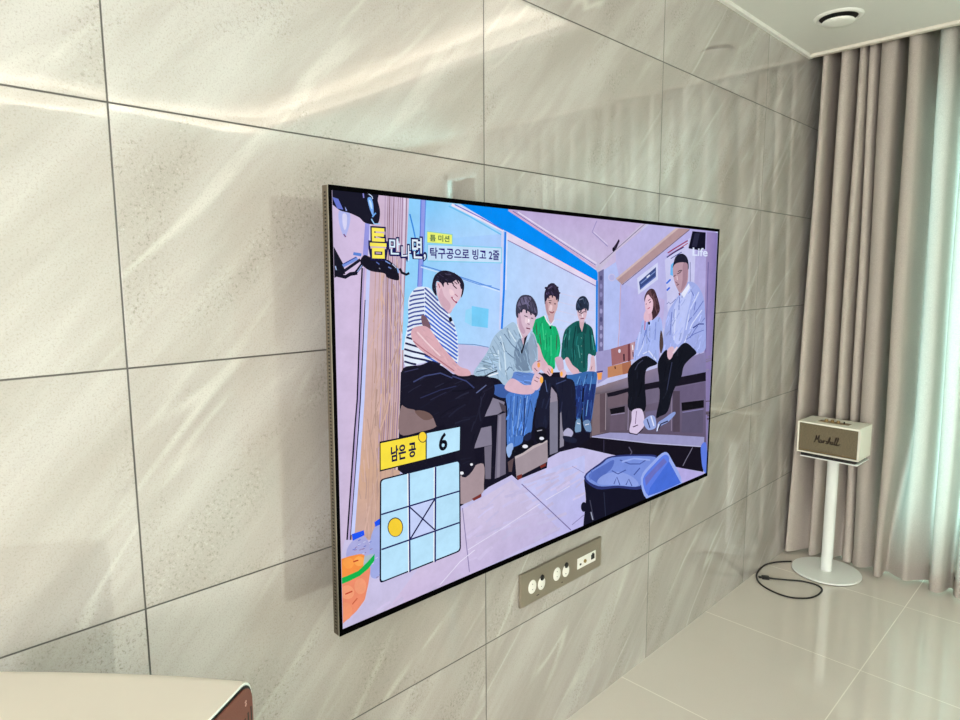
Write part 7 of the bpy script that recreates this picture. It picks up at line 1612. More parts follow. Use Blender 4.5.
P 34,36,76 -2812,638 -2776,626 -2739,615 -2702,604 -2664,592 -2627,581 -2589,570 -2554,556 -2518,540 -2481,524 -2444,508 -2407,492 -2369,475 -2358,493 -2396,509 -2433,526 -2470,542 -2507,558 -2543,574 -2581,588 -2620,600 -2657,611 -2695,622 -2732,633 -2768,645 -2805,656
P 34,36,76 -2825,581 -2789,569 -2752,558 -2715,546 -2677,537 -2639,527 -2602,517 -2565,506 -2529,492 -2493,479 -2456,466 -2419,452 -2381,438 -2369,434 -2359,452 -2372,457 -2409,470 -2447,484 -2484,497 -2520,511 -2557,524 -2595,535 -2633,546 -2671,555 -2708,565 -2745,576 -2781,588 -2818,599
P 34,36,76 -2826,520 -2789,509 -2753,497 -2715,486 -2677,477 -2639,468 -2602,459 -2564,450 -2525,438 -2487,427 -2447,415 -2408,404 -2368,392 -2361,411 -2401,423 -2440,435 -2480,446 -2519,457 -2558,469 -2597,479 -2635,487 -2672,496 -2709,504 -2746,515 -2782,527 -2819,539
P 34,36,76 -2827,460 -2790,448 -2753,435 -2715,424 -2677,417 -2674,436 -2710,444 -2747,454 -2783,466 -2819,478
S 120,92,104 -2607,906 -2544,889 -2486,777 -2583,792
S 206,176,190 -2413,1135 -2361,1054 -2307,1022 -2199,968 -2232,912 -2281,940 -2361,1013
S 222,190,204 -2412,1205 -2360,1240 -2226,1244 -2130,1258 -2060,1182 -2082,1079 -2135,1018 -2205,948 -2262,935 -2340,1013 -2395,1105
S 34,30,48 -2467,1205 -2433,1296 -2346,1346 -2225,1341 -2093,1288 -2034,1213 -2046,1120 -2079,1072 -2065,1176 -2130,1256 -2212,1224 -2301,1228 -2317,1182 -2352,1224 -2402,1244 -2418,1199 -2408,1095 -2457,1145
P 26,24,36 -2436,1186 -2403,1182 -2402,1188 -2435,1192
P 22,20,30 -2111,1246 -2078,1243 -2077,1248 -2110,1251
P 42,39,58 -2363,1324 -2325,1306 -2312,1300 -2309,1305 -2322,1310 -2359,1328
P 47,43,64 -2271,1337 -2227,1325 -2213,1320 -2209,1328 -2223,1332 -2267,1344
P 64,58,88 -2294,1257 -2260,1241 -2253,1250 -2288,1265
P 40,36,55 -2179,1309 -2149,1307 -2148,1316 -2178,1317
P 61,55,83 -2402,1289 -2382,1277 -2375,1284 -2395,1295
P 28,25,38 -2340,1248 -2305,1233 -2302,1238 -2337,1252
P 26,24,36 -2428,1263 -2375,1258 -2358,1256 -2355,1266 -2373,1268 -2426,1273
P 23,21,31 -2305,1247 -2264,1244 -2250,1244 -2249,1249 -2263,1249 -2304,1253
P 33,30,45 -2383,1314 -2351,1300 -2347,1305 -2380,1319
P 22,20,31 -2230,1294 -2195,1283 -2185,1278 -2178,1286 -2190,1291 -2225,1303
P 29,26,39 -2260,1340 -2204,1330 -2203,1334 -2258,1344
P 53,48,73 -2258,1322 -2230,1311 -2220,1308 -2216,1315 -2225,1318 -2253,1329
P 20,18,27 -2359,1305 -2309,1297 -2292,1296 -2291,1301 -2308,1302 -2357,1311
P 43,39,59 -2215,1288 -2170,1265 -2154,1258 -2149,1265 -2164,1272 -2210,1295
P 42,38,57 -2310,1321 -2262,1299 -2244,1293 -2240,1300 -2257,1305 -2305,1327
P 31,28,42 -2197,1315 -2142,1303 -2138,1312 -2193,1325
P 30,27,41 -2147,1265 -2091,1249 -2074,1242 -2070,1247 -2088,1254 -2145,1270
P 26,23,35 -2144,1293 -2128,1292 -2127,1299 -2143,1300
P 45,41,61 -2215,1324 -2164,1319 -2163,1327 -2213,1332
P 31,29,43 -2089,1223 -2070,1222 -2070,1227 -2088,1228
P 54,49,74 -2376,1311 -2333,1288 -2320,1280 -2312,1287 -2326,1296 -2369,1318
P 58,53,80 -2421,1259 -2383,1256 -2382,1261 -2420,1265
P 47,43,64 -2408,1267 -2379,1259 -2370,1256 -2366,1261 -2376,1265 -2406,1273
P 26,23,35 -2309,1288 -2267,1280 -2254,1277 -2251,1285 -2265,1288 -2306,1296
P 34,30,48 -2287,1241 -2261,1201 -2245,1207 -2272,1247
P 34,30,48 -2219,1234 -2186,1203 -2172,1211 -2205,1242
P 34,30,48 -2151,1261 -2115,1214 -2099,1220 -2136,1268
P 34,30,48 -2097,1211 -2077,1160 -2059,1163 -2079,1215
P 70,66,90 -2294,1311 -2213,1301 -2211,1309 -2292,1319
S 224,186,198 -2407,1238 -2357,1214 -2333,1174 -2365,1154 -2402,1185
P 150,80,90 -2391,1217 -2370,1173 -2360,1176 -2381,1220
S 206,168,184 -2347,1174 -2307,1093 -2226,1010 -2240,949 -2281,950 -2347,1023 -2381,1094
S 238,206,214 -2239,1163 -2185,1142 -2177,1101 -2226,1102
P 60,36,56 -2195,1200 -2143,1162 -2133,1170 -2186,1207
P 60,36,56 -2175,1235 -2133,1206 -2126,1212 -2167,1241
P 170,100,120 -2167,1108 -2128,1080 -2120,1087 -2159,1114
P 160,60,96 -2218,1076 -2185,1044 -2143,1012 -2127,1024 -2169,1055 -2201,1086
P 245,235,240 -2196,1071 -2155,1035 -2149,1039 -2190,1075
P 14,14,24 -2202,851 -2204,840 -2210,831 -2219,827 -2229,827 -2238,832 -2244,842 -2246,853 -2244,864 -2238,873 -2229,877 -2219,877 -2210,871 -2204,862
S 216,170,180 -2729,770 -2671,800 -2570,801 -2488,757 -2363,607 -2214,461 -2094,351 -1973,306 -1938,244 -2088,249 -2187,295 -2408,436 -2623,565 -2726,681
P 207,165,174 -2555,697 -2516,676 -2478,654 -2454,638 -2445,647 -2470,663 -2508,686 -2548,706
P 208,165,175 -2364,489 -2329,470 -2294,450 -2260,429 -2248,422 -2240,431 -2251,438 -2286,459 -2321,479 -2356,498
P 203,161,171 -2433,512 -2400,490 -2364,469 -2339,456 -2332,465 -2356,478 -2392,498 -2424,520
P 220,175,185 -2347,521 -2324,486 -2302,450 -2289,426 -2282,428 -2296,452 -2317,488 -2341,523
P 209,166,176 -2591,766 -2558,742 -2548,750 -2581,774
P 203,162,171 -2137,333 -2099,307 -2092,314 -2129,339
P 206,163,173 -2695,754 -2676,725 -2654,698 -2639,680 -2627,685 -2642,704 -2664,730 -2684,758
P 219,174,184 -2611,766 -2585,739 -2571,719 -2560,723 -2575,744 -2601,772
P 204,162,172 -2596,627 -2573,599 -2548,572 -2520,547 -2511,538 -2505,542 -2515,550 -2542,576 -2567,602 -2589,630
P 210,166,176 -2305,506 -2286,467 -2258,431 -2250,434 -2277,470 -2296,508
P 210,167,177 -2511,564 -2484,535 -2457,505 -2440,485 -2433,488 -2450,508 -2477,538 -2504,567
P 205,163,172 -2203,398 -2163,368 -2151,357 -2139,365 -2151,376 -2191,407
P 203,161,170 -2476,570 -2456,534 -2430,500 -2410,478 -2401,483 -2420,504 -2446,537 -2466,572
P 206,164,173 -2610,721 -2571,695 -2535,665 -2529,669 -2566,699 -2606,726
P 199,158,167 -2506,605 -2475,582 -2441,559 -2405,539 -2393,532 -2389,537 -2401,543 -2437,564 -2470,586 -2502,609
P 216,171,181 -2583,597 -2555,569 -2525,542 -2504,525 -2499,529 -2520,546 -2550,573 -2577,600
P 202,160,170 -2571,681 -2537,655 -2509,625 -2503,628 -2532,659 -2566,685
P 208,165,175 -2401,623 -2395,614 -2386,616 -2392,626
P 214,170,180 -2585,644 -2555,621 -2532,593 -2523,597 -2547,626 -2578,650
P 224,178,188 -2203,373 -2170,349 -2142,320 -2133,324 -2161,354 -2195,379
P 211,167,177 -2421,621 -2396,587 -2372,552 -2357,528 -2348,531 -2363,555 -2387,590 -2412,624
P 219,174,184 -2341,496 -2305,465 -2277,428 -2267,432 -2295,470 -2333,502
P 226,180,190 -2313,460 -2283,417 -2270,404 -2260,409 -2272,422 -2301,464
P 209,166,176 -2649,721 -2627,695 -2602,669 -2574,646 -2564,639 -2554,647 -2564,654 -2592,677 -2615,701 -2637,727
P 224,178,189 -2258,385 -2224,357 -2210,348 -2203,355 -2216,363 -2250,391
P 215,170,180 -2542,731 -2511,701 -2479,671 -2457,651 -2450,656 -2472,676 -2504,706 -2535,736
P 236,206,212 -2666,742 -2553,635 -2370,479 -2357,489 -2540,644 -2653,751
P 176,120,130 -2715,656 -2577,557 -2369,428 -2178,306 -2168,315 -2359,437 -2568,566 -2705,665
S 24,22,38 -2836,405 -2625,415 -2483,437 -2324,369 -2124,242 -1944,229 -1734,212 -1641,180 -1578,94 -1577,4 -1639,-112 -1731,-246 -1822,-445 -1882,-580 -1866,-775 -2059,-858 -2203,-477 -2313,-244 -2408,-250 -2474,-124 -2578,-57 -2842,30 -2863,241
P 39,39,60 -2776,153 -2743,167 -2710,181 -2675,192 -2638,203 -2614,210 -2619,219 -2644,212 -2680,201 -2716,189 -2749,176 -2783,162
P 25,25,43 -2027,-754 -1990,-740 -1953,-725 -1961,-716 -1998,-731 -2035,-746
P 27,27,45 -2310,71 -2273,84 -2236,97 -2198,110 -2160,125 -2122,139 -2085,154 -2095,167 -2133,152 -2171,138 -2208,124 -2245,111 -2283,97 -2320,84
P 34,34,53 -2023,-707 -1979,-706 -1949,-706 -1952,-697 -1982,-697 -2027,-697
P 35,35,56 -2628,255 -2589,269 -2550,286 -2513,305 -2501,312 -2511,322 -2523,316 -2559,297 -2597,281 -2636,266
P 20,20,36 -2447,143 -2409,153 -2371,164 -2332,175 -2293,184 -2252,192 -2211,201 -2184,206 -2191,220 -2218,214 -2259,206 -2300,197 -2340,188 -2378,177 -2417,166 -2454,155
P 39,39,60 -2153,0 -2114,14 -2076,29 -2034,38 -1990,45 -1960,50 -1968,67 -1998,62 -2043,55 -2087,45 -2127,30 -2165,15
P 28,28,46 -2861,204 -2822,209 -2785,219 -2760,226 -2767,238 -2792,231 -2828,221 -2865,216
P 24,24,42 -2175,-315 -2139,-299 -2102,-283 -2066,-267 -2027,-256 -1984,-248 -1941,-239 -1913,-233 -1920,-221 -1949,-227 -1992,-235 -2034,-244 -2076,-255 -2112,-272 -2149,-288 -2185,-304
P 39,39,60 -2434,162 -2389,174 -2344,186 -2314,194 -2320,204 -2350,196 -2395,184 -2439,172
P 26,26,44 -2255,-301 -2213,-295 -2173,-284 -2134,-271 -2096,-258 -2083,-253 -2094,-238 -2107,-243 -2145,-256 -2183,-269 -2222,-279 -2263,-285
P 36,36,56 -2160,169 -2119,178 -2077,187 -2035,197 -1991,201 -1945,203 -1948,213 -1994,212 -2040,207 -2082,198 -2124,188 -2166,179
P 35,35,55 -2162,-256 -2117,-250 -2072,-243 -2025,-241 -1976,-241 -1943,-241 -1947,-227 -1980,-228 -2029,-228 -2077,-230 -2123,-237 -2168,-243
P 30,30,49 -2088,-663 -2042,-666 -1996,-669 -1949,-673 -1933,-674 -1936,-661 -1952,-660 -1999,-656 -2045,-653 -2091,-650
P 26,26,43 -2244,-9 -2198,-6 -2152,-3 -2105,0 -2058,3 -2026,5 -2031,21 -2063,18 -2110,15 -2156,12 -2203,9 -2249,6
P 17,17,32 -2051,62 -2016,80 -1981,98 -1945,116 -1933,122 -1941,129 -1953,123 -1988,105 -2023,87 -2058,70
P 29,29,48 -2448,-117 -2409,-108 -2384,-102 -2389,-93 -2414,-99 -2453,-108
P 30,30,48 -1751,28 -1708,39 -1665,51 -1621,63 -1592,72 -1606,90 -1634,81 -1677,69 -1720,57 -1763,45
P 15,15,29 -2203,94 -2161,90 -2118,86 -2073,82 -2029,83 -1986,86 -1943,89 -1914,92 -1919,106 -1948,104 -1991,101 -2034,97 -2075,96 -2118,100 -2161,104 -2204,108
P 19,19,35 -2479,309 -2436,310 -2393,311 -2349,315 -2306,319 -2309,328 -2352,324 -2395,319 -2438,319 -2481,318
P 32,32,52 -2246,-174 -2214,-156 -2181,-138 -2148,-120 -2112,-107 -2073,-95 -2033,-83 -2007,-75 -2018,-59 -2045,-67 -2084,-79 -2124,-90 -2162,-105 -2195,-123 -2228,-141 -2261,-159
P 23,23,39 -2125,-573 -2081,-569 -2034,-571 -2001,-573 -2005,-556 -2038,-554 -2086,-552 -2133,-556
P 18,18,33 -2364,-145 -2328,-131 -2292,-116 -2256,-102 -2218,-91 -2178,-81 -2137,-71 -2110,-64 -2120,-48 -2147,-55 -2187,-65 -2228,-75 -2267,-86 -2304,-101 -2340,-116 -2376,-130
P 25,25,42 -2857,237 -2824,246 -2789,250 -2765,253 -2770,267 -2794,263 -2830,259 -2863,250
P 20,20,36 -2846,106 -2813,121 -2779,137 -2746,153 -2713,169 -2691,180 -2697,187 -2719,176 -2752,159 -2785,143 -2818,128 -2851,113
P 22,22,39 -2263,1 -2215,-1 -2167,-2 -2120,2 -2104,4 -2107,12 -2123,11 -2169,7 -2216,7 -2264,9
P 27,27,45 -2345,-166 -2309,-150 -2271,-137 -2229,-129 -2214,-126 -2218,-118 -2233,-121 -2276,-129 -2315,-143 -2351,-159
P 25,25,43 -2631,-28 -2593,-16 -2555,-3 -2518,10 -2480,24 -2443,38 -2430,43 -2440,55 -2452,50 -2490,36 -2526,22 -2564,9 -2602,-3 -2639,-15
P 29,29,47 -2050,-722 -2008,-714 -1962,-710 -1947,-710 -1953,-692 -1970,-693 -2017,-696 -2061,-705
P 27,27,45 -2051,-217 -2007,-221 -1961,-226 -1916,-225 -1871,-223 -1842,-222 -1848,-204 -1878,-205 -1921,-207 -1965,-207 -2009,-203 -2053,-199
P 40,40,61 -1792,-8 -1788,-44 -1789,-80 -1797,-115 -1800,-126 -1786,-130 -1783,-118 -1775,-83 -1774,-46 -1777,-9
P 17,17,33 -1888,-406 -1904,-440 -1918,-474 -1930,-510 -1933,-521 -1913,-529 -1909,-517 -1897,-482 -1883,-448 -1867,-414
P 19,19,35 -1782,60 -1800,28 -1818,-4 -1830,-25 -1806,-35 -1794,-14 -1776,19 -1758,51
P 20,20,36 -1684,8 -1707,-22 -1725,-54 -1739,-88 -1752,-120 -1730,-128 -1716,-95 -1703,-63 -1686,-31 -1663,-3
P 24,24,41 -1923,34 -1945,-1 -1962,-38 -1972,-63 -1951,-70 -1941,-45 -1924,-9 -1902,25
P 31,31,50 -1804,-100 -1816,-133 -1828,-165 -1839,-198 -1854,-229 -1869,-261 -1884,-292 -1871,-298 -1856,-266 -1841,-235 -1826,-203 -1814,-170 -1802,-137 -1790,-104
P 34,34,54 -1892,-270 -1907,-300 -1921,-332 -1934,-363 -1938,-374 -1920,-381 -1915,-370 -1903,-339 -1889,-308 -1874,-277
P 32,32,51 -1819,-123 -1819,-156 -1819,-191 -1813,-226 -1804,-260 -1798,-283 -1773,-284 -1779,-261 -1788,-226 -1794,-193 -1794,-160 -1794,-126
P 39,39,61 -1727,28 -1750,0 -1772,-29 -1785,-62 -1798,-94 -1786,-98 -1773,-66 -1761,-34 -1739,-6 -1716,23
P 20,20,36 -1756,-99 -1770,-133 -1781,-169 -1787,-194 -1773,-197 -1767,-173 -1756,-138 -1742,-103
P 66,74,120 -2711,248 -2573,293 -2365,302 -2204,234 -2198,245 -2364,315 -2577,305 -2719,260
P 56,64,110 -2204,254 -2006,180 -1891,92 -1878,101 -1997,191 -2198,267
P 96,106,150 -1849,33 -1698,104 -1707,113 -1859,43
P 44,48,84 -2626,77 -2364,127 -2143,143 -2147,154 -2368,137 -2631,87
P 40,40,66 -2496,40 -2281,96 -2287,106 -2502,50
P 60,60,96 -2823,361 -2650,378 -2652,386 -2826,369
P 236,238,246 -2039,-817 -2042,-825 -2050,-829 -2062,-830 -2075,-827 -2086,-821 -2094,-813 -2097,-805 -2094,-798 -2086,-794 -2075,-793 -2062,-795 -2050,-801 -2042,-809
P 236,238,246 -1902,-749 -1904,-755 -1910,-759 -1919,-760 -1928,-758 -1936,-754 -1942,-748 -1944,-741 -1942,-735 -1937,-731 -1928,-730 -1919,-732 -1910,-736 -1904,-743
S 22,22,38 -3633,2087 -3141,2057 -3105,1971 -3081,1874 -3103,1774 -3172,1757 -3255,1770 -3307,1809 -3410,1842 -3502,1857 -3574,1899 -3637,1936
P 104,118,206 -3578,1966 -3519,1954 -3471,1867 -3531,1872
P 150,164,230 -3456,1894 -3430,1863 -3445,1857
S 120,170,240 -3214,1988 -3175,1992 -3154,1922 -3156,1833 -3182,1867 -3208,1936
S 190,222,252 -3203,1972 -3176,1956 -3166,1895 -3187,1911
P 110,170,240 -3162,1820 -3122,1858 -3133,1866 -3173,1827
P 150,200,246 -3184,1802 -3150,1757 -3081,1761 -3080,1771 -3144,1767 -3173,1808
P 140,140,220 -3268,2027 -3263,1984 -3250,1986 -3255,2029
P 200,214,246 -3209,2024 -3172,2004 -3164,1983 -3155,1986 -3164,2009 -3203,2031
P 20,20,34 -3608,1599 -3574,1541 -3484,1396 -3465,1308 -3517,1299 -3578,1273 -3617,1290
P 120,146,220 -3481,1366 -3382,1411 -3328,1439 -3345,1463 -3398,1436 -3496,1390
P 40,70,150 -3481,1392 -3345,1456 -3350,1464 -3486,1399
P 90,130,210 -3381,1476 -3328,1470 -3297,1466 -3290,1492 -3322,1497 -3375,1502
P 24,24,44 -3467,1324 -3361,1387 -3296,1427 -3314,1448 -3379,1408 -3484,1345
P 20,20,36 -3552,1283 -3465,1265 -3408,1292 -3338,1301 -3342,1334 -3420,1324 -3467,1298 -3542,1315
P 24,24,44 -3341,1313 -3304,1354 -3260,1403 -3287,1420 -3331,1371 -3368,1330
P 150,170,226 -3336,1325 -3275,1397 -3282,1401 -3343,1329
P 170,190,236 -3570,1376 -3561,1341 -3551,1343 -3560,1378
S 22,20,34 -3262,1480 -3175,1455 -3019,1444 -2951,1413 -2898,1368 -2871,1274 -2900,1251 -3011,1277 -3044,1316 -3178,1333 -3253,1363 -3306,1416
P 120,150,220 -3034,1427 -2977,1400 -2971,1408 -3028,1435
P 90,110,180 -3135,1416 -3102,1394 -3095,1402 -3128,1423
P 200,210,240 -2954,1401 -2908,1365 -2902,1370 -2948,1407
P 110,130,190 -3001,1371 -2967,1356 -2960,1366 -2994,1381
P 140,140,160 -3106,1362 -3091,1353 -3086,1359 -3102,1368
P 20,20,34 -2879,1359 -2853,1316 -2788,1294 -2744,1311 -2758,1332 -2786,1318 -2831,1334 -2851,1370
P 130,170,230 -2901,1366 -2886,1319 -2870,1323 -2885,1369
S 170,170,220 -3455,-1174 -3322,-1163 -3256,-1282 -3212,-1397 -3482,-1353 -3523,-1262
S 160,170,226 -3194,-1099 -3124,-1098 -3134,-1586 -3251,-1598 -3270,-1419 -3255,-1222
P 150,130,170 -3332,-1337 -3305,-1333 -3309,-1324 -3336,-1328
P 150,130,170 -3354,-1290 -3327,-1286 -3331,-1278 -3358,-1282
P 110,120,200 -3392,-1240 -3365,-1236 -3369,-1227 -3395,-1231
P 150,130,170 -3193,-1627 -3165,-1624 -3169,-1615 -3197,-1618
P 200,206,240 -3244,-1473 -3217,-1470 -3221,-1461 -3248,-1464
P 150,130,170 -3156,-1599 -3127,-1596 -3131,-1587 -3160,-1590
P 150,130,170 -3434,-1277 -3407,-1274 -3411,-1265 -3437,-1269
P 200,206,240 -3198,-1429 -3170,-1426 -3174,-1417 -3202,-1421
P 150,130,170 -3427,-1252 -3400,-1248 -3404,-1240 -3430,-1244
P 110,120,200 -3140,-1219 -3111,-1215 -3115,-1207 -3144,-1211
P 200,206,240 -3333,-1227 -3306,-1223 -3310,-1215 -3337,-1219
P 110,120,200 -3329,-1271 -3302,-1267 -3306,-1258 -3333,-1262
P 110,120,200 -3453,-1265 -3426,-1261 -3430,-1253 -3456,-1257
P 150,130,170 -3346,-1293 -3318,-1289 -3322,-1281 -3349,-1285
P 150,130,170 -3185,-1625 -3157,-1622 -3161,-1613 -3189,-1616
P 110,120,200 -3389,-1193 -3362,-1189 -3366,-1180 -3393,-1184
P 110,120,200 -3442,-1266 -3416,-1262 -3419,-1254 -3446,-1258
P 200,206,240 -3162,-1628 -3133,-1625 -3137,-1617 -3166,-1619
P 110,120,200 -3268,-1247 -3240,-1243 -3244,-1235 -3272,-1239
P 200,206,240 -3145,-1336 -3117,-1332 -3121,-1323 -3149,-1327
P 200,206,240 -3158,-1594 -3129,-1591 -3133,-1582 -3162,-1585
P 200,206,240 -3347,-1338 -3320,-1334 -3324,-1326 -3351,-1330
P 150,130,170 -3258,-1321 -3231,-1317 -3235,-1309 -3262,-1312
P 150,130,170 -3435,-1327 -3409,-1323 -3413,-1315 -3439,-1319
P 150,130,170 -3380,-1290 -3353,-1286 -3357,-1278 -3384,-1282
P 200,206,240 -3390,-1234 -3363,-1231 -3367,-1222 -3394,-1226
P 30,84,240 -3460,-1104 -3325,-1103 -3319,-1154 -3451,-1171
P 30,84,240 -3205,-1056 -3135,-1034 -3129,-1096 -3195,-1105
S 244,146,70 -3600,-1335 -3535,-1311 -3437,-1317 -3348,-1335 -3293,-1402 -3306,-1489 -3464,-1517 -3605,-1529
P 250,168,84 -3323,-1413 -3329,-1432 -3347,-1444 -3371,-1446 -3398,-1438 -3421,-1421 -3437,-1398 -3443,-1375 -3436,-1356 -3419,-1344 -3395,-1341 -3369,-1350 -3345,-1367 -3328,-1389
P 250,160,76 -3443,-1395 -3450,-1417 -3467,-1430 -3492,-1433 -3519,-1424 -3543,-1406 -3559,-1382 -3564,-1356 -3558,-1335 -3541,-1321 -3516,-1318 -3489,-1326 -3465,-1344 -3449,-1369
P 246,150,66 -3532,-1435 -3537,-1459 -3552,-1475 -3572,-1480 -3593,-1472 -3613,-1455 -3625,-1430 -3629,-1404 -3624,-1380 -3610,-1364 -3590,-1359 -3569,-1366 -3549,-1384 -3536,-1408
P 180,40,30 -3448,-1385 -3392,-1387 -3396,-1374 -3451,-1373
P 170,186,196 -3326,-1362 -3219,-1368 -3271,-1429 -3340,-1458
S 238,142,108 -3637,-1537 -3464,-1537 -3271,-1465 -3287,-1657 -3329,-1795 -3417,-1875 -3574,-1946 -3650,-1986
P 246,160,120 -3446,-1683 -3454,-1710 -3476,-1727 -3507,-1729 -3541,-1717 -3571,-1693 -3591,-1662 -3597,-1630 -3589,-1603 -3568,-1586 -3537,-1583 -3504,-1595 -3474,-1619 -3453,-1650
P 244,158,120 -3310,-1670 -3318,-1702 -3337,-1724 -3365,-1730 -3395,-1719 -3421,-1694 -3439,-1660 -3444,-1623 -3437,-1591 -3418,-1570 -3391,-1563 -3361,-1573 -3334,-1598 -3316,-1632
P 240,150,110 -3473,-1864 -3481,-1900 -3503,-1923 -3534,-1929 -3568,-1916 -3598,-1887 -3617,-1849 -3624,-1808 -3615,-1772 -3594,-1749 -3563,-1743 -3530,-1755 -3500,-1783 -3479,-1822
P 190,60,40 -3542,-1674 -3465,-1672 -3470,-1659 -3547,-1662
P 200,90,60 -3467,-1799 -3410,-1759 -3418,-1750 -3475,-1790
P 205,196,224 -3412,-1890 -3319,-1812 -3274,-1663 -3287,-1656 -3331,-1802 -3423,-1879
P 20,178,76 -3636,-1495 -3518,-1495 -3397,-1485 -3294,-1432 -3207,-1374 -3213,-1443 -3284,-1502 -3380,-1541 -3509,-1555 -3638,-1557
P 16,20,44 -3133,-686 -3130,-669 -3121,-657 -3107,-649 -3087,-647 -2147,-651 -2123,-654 -2105,-662 -2095,-676 -2091,-696 -2080,-1643 -2084,-1663 -2094,-1678 -2111,-1686 -2135,-1689 -3113,-1695 -3132,-1693 -3146,-1685 -3154,-1672 -3156,-1654
P 184,226,250 -3117,-693 -3114,-679 -3107,-669 -3095,-663 -3079,-661 -2153,-670 -2134,-672 -2120,-679 -2111,-690 -2108,-705 -2101,-1635 -2104,-1651 -2112,-1662 -2125,-1669 -2144,-1672 -3102,-1681 -3118,-1679 -3129,-1673 -3135,-1663 -3137,-1648
P 196,208,246 -2781,-1010 -2440,-1001 -2445,-1354 -2780,-1356
P 250,252,255 -2802,-659 -2804,-1694 -2789,-1699 -2787,-663
P 250,252,255 -2458,-664 -2471,-1692 -2455,-1697 -2442,-668
P 36,40,104 -2790,-662 -2793,-1697 -2772,-1704 -2770,-666
P 36,40,104 -2446,-667 -2459,-1696 -2437,-1703 -2424,-671
P 36,40,96 -3120,-1009 -2103,-1012 -2109,-995 -3125,-993
P 36,40,96 -3124,-1364 -2100,-1366 -2107,-1348 -3130,-1347
P 30,34,80 -2787,-1012 -2452,-1351 -2439,-1344 -2775,-1004
P 30,34,80 -2448,-995 -2785,-1348 -2770,-1360 -2432,-1007
P 40,40,60 -2862,-1200 -2867,-1231 -2881,-1255 -2903,-1272 -2930,-1278 -2959,-1275 -2988,-1262 -3014,-1240 -3035,-1212 -3048,-1180 -3052,-1148 -3046,-1119 -3033,-1094 -3012,-1078 -2985,-1071 -2956,-1073 -2927,-1086 -2900,-1107 -2879,-1136 -2866,-1168
P 246,208,54 -2872,-1200 -2876,-1227 -2889,-1250 -2908,-1265 -2933,-1272 -2959,-1269 -2985,-1257 -3009,-1237 -3027,-1211 -3038,-1182 -3042,-1153 -3037,-1126 -3025,-1103 -3006,-1088 -2982,-1081 -2956,-1084 -2930,-1095 -2906,-1115 -2887,-1140 -2875,-1170
P 20,22,36 -3129,-276 -2080,-285 -2086,-564 -3133,-571
P 248,224,66 -3118,-294 -2565,-293 -2567,-558 -3121,-556
P 186,228,250 -2549,-292 -2094,-298 -2100,-551 -2552,-557
P 60,60,50 -2543,-330 -2549,-355 -2566,-373 -2590,-381 -2617,-376 -2640,-360 -2657,-337 -2662,-310 -2656,-285 -2639,-267 -2616,-259 -2589,-264 -2565,-279 -2549,-303
P 250,214,56 -2554,-328 -2559,-350 -2573,-366 -2593,-372 -2614,-368 -2634,-355 -2647,-335 -2652,-311 -2647,-290 -2633,-274 -2613,-268 -2592,-271 -2572,-285 -2558,-305
T 20,24,64 0.032 -2999,-506 -2691,-347 남은 공
T 10,10,22 0.030 -2389,-514 -2272,-322 6
P 130,206,236 -2528,1605 -1471,1608 -1472,1434 -2532,1436
P 196,222,248 -2517,1596 -1483,1596 -1484,1445 -2521,1446
P 130,200,200 -2531,1730 -2194,1716 -2195,1609 -2532,1615
P 232,242,116 -2524,1723 -2203,1708 -2203,1617 -2525,1621
T 40,90,70 0.020 -2493,1633 -2237,1699 틈 미션
T 50,36,120 0.022 -2492,1466 -1515,1575 탁구공으로 빙고 2줄
T 24,24,74 0.090 -3216,1434 -2998,1743 틈
T 248,232,92 0.020 -3199,1452 -3016,1728 틈
T 24,24,84 0.085 -2999,1477 -2844,1657 만
T 214,236,252 0.012 -2983,1493 -2858,1643 만
T 24,24,84 0.085 -2859,1421 -2720,1598 나
T 226,232,250 0.012 -2842,1440 -2732,1584 나
T 24,24,84 0.085 -2731,1430 -2529,1675 면,
T 226,240,252 0.012 -2715,1447 -2546,1660 면,
T 220,228,252 0.020 2739,1620 3228,1748 Life
'''
def clip(poly, cols):
    for ax, lim, sg in ((0, SX0, 1), (0, SX1, -1), (1, SY0, 1), (1, SY1, -1)):
        out, oc = [], []
        for i in range(len(poly)):
            a, b = poly[i - 1], poly[i]; ca, cb = cols[i - 1], cols[i]
            da, db = (a[ax] - lim) * sg, (b[ax] - lim) * sg
            if (da >= 0) != (db >= 0):
                t = da / (da - db)
                out.append((a[0] + (b[0] - a[0]) * t, a[1] + (b[1] - a[1]) * t))
                oc.append(tuple(ca[k] + (cb[k] - ca[k]) * t for k in range(4)))
            if db >= 0: out.append(b); oc.append(cb)
        poly, cols = out, oc
        if len(poly) < 3: return [], []
    return poly, cols
def hexcol(h): return lin([float(v) for v in h.split(',')])
VV, FF, CC = [], [], []
layer = 1
def addtri(pts, tris, cols, z):
    b = len(VV)
    for p in pts: VV.append((p[0], p[1], z))
    for t in tris:
        a, b_, c = (pts[i] for i in t)
        ar = (b_[0] - a[0]) * (c[1] - a[1]) - (b_[1] - a[1]) * (c[0] - a[0])
        if abs(ar) < 1e-10: continue
        t = t if ar > 0 else (t[0], t[2], t[1])
        FF.append(tuple(b + i for i in t)); CC.extend(cols[i] for i in t)
addtri([(SX0, SY0), (SX1, SY0), (SX1, SY1), (SX0, SY1)], [(0, 1, 2), (0, 2, 3)], [hexcol('184,186,228')] * 4, -0.0010)
def glyphs(txt, offset):
    cu = bpy.data.curves.new('lettering', 'FONT'); cu.body = txt; cu.offset = offset; cu.resolution_u = 3
    ob = bpy.data.objects.new('lettering', cu); C.objects.link(ob)
    bpy.context.view_layer.update()
    me = bpy.data.meshes.new_from_object(ob.evaluated_get(bpy.context.evaluated_depsgraph_get()))
    bpy.data.objects.remove(ob)
    me.calc_loop_triangles()
    P = [(v.co.x, v.co.y) for v in me.vertices]; T = [tuple(t.vertices) for t in me.loop_triangles]
    return P, T
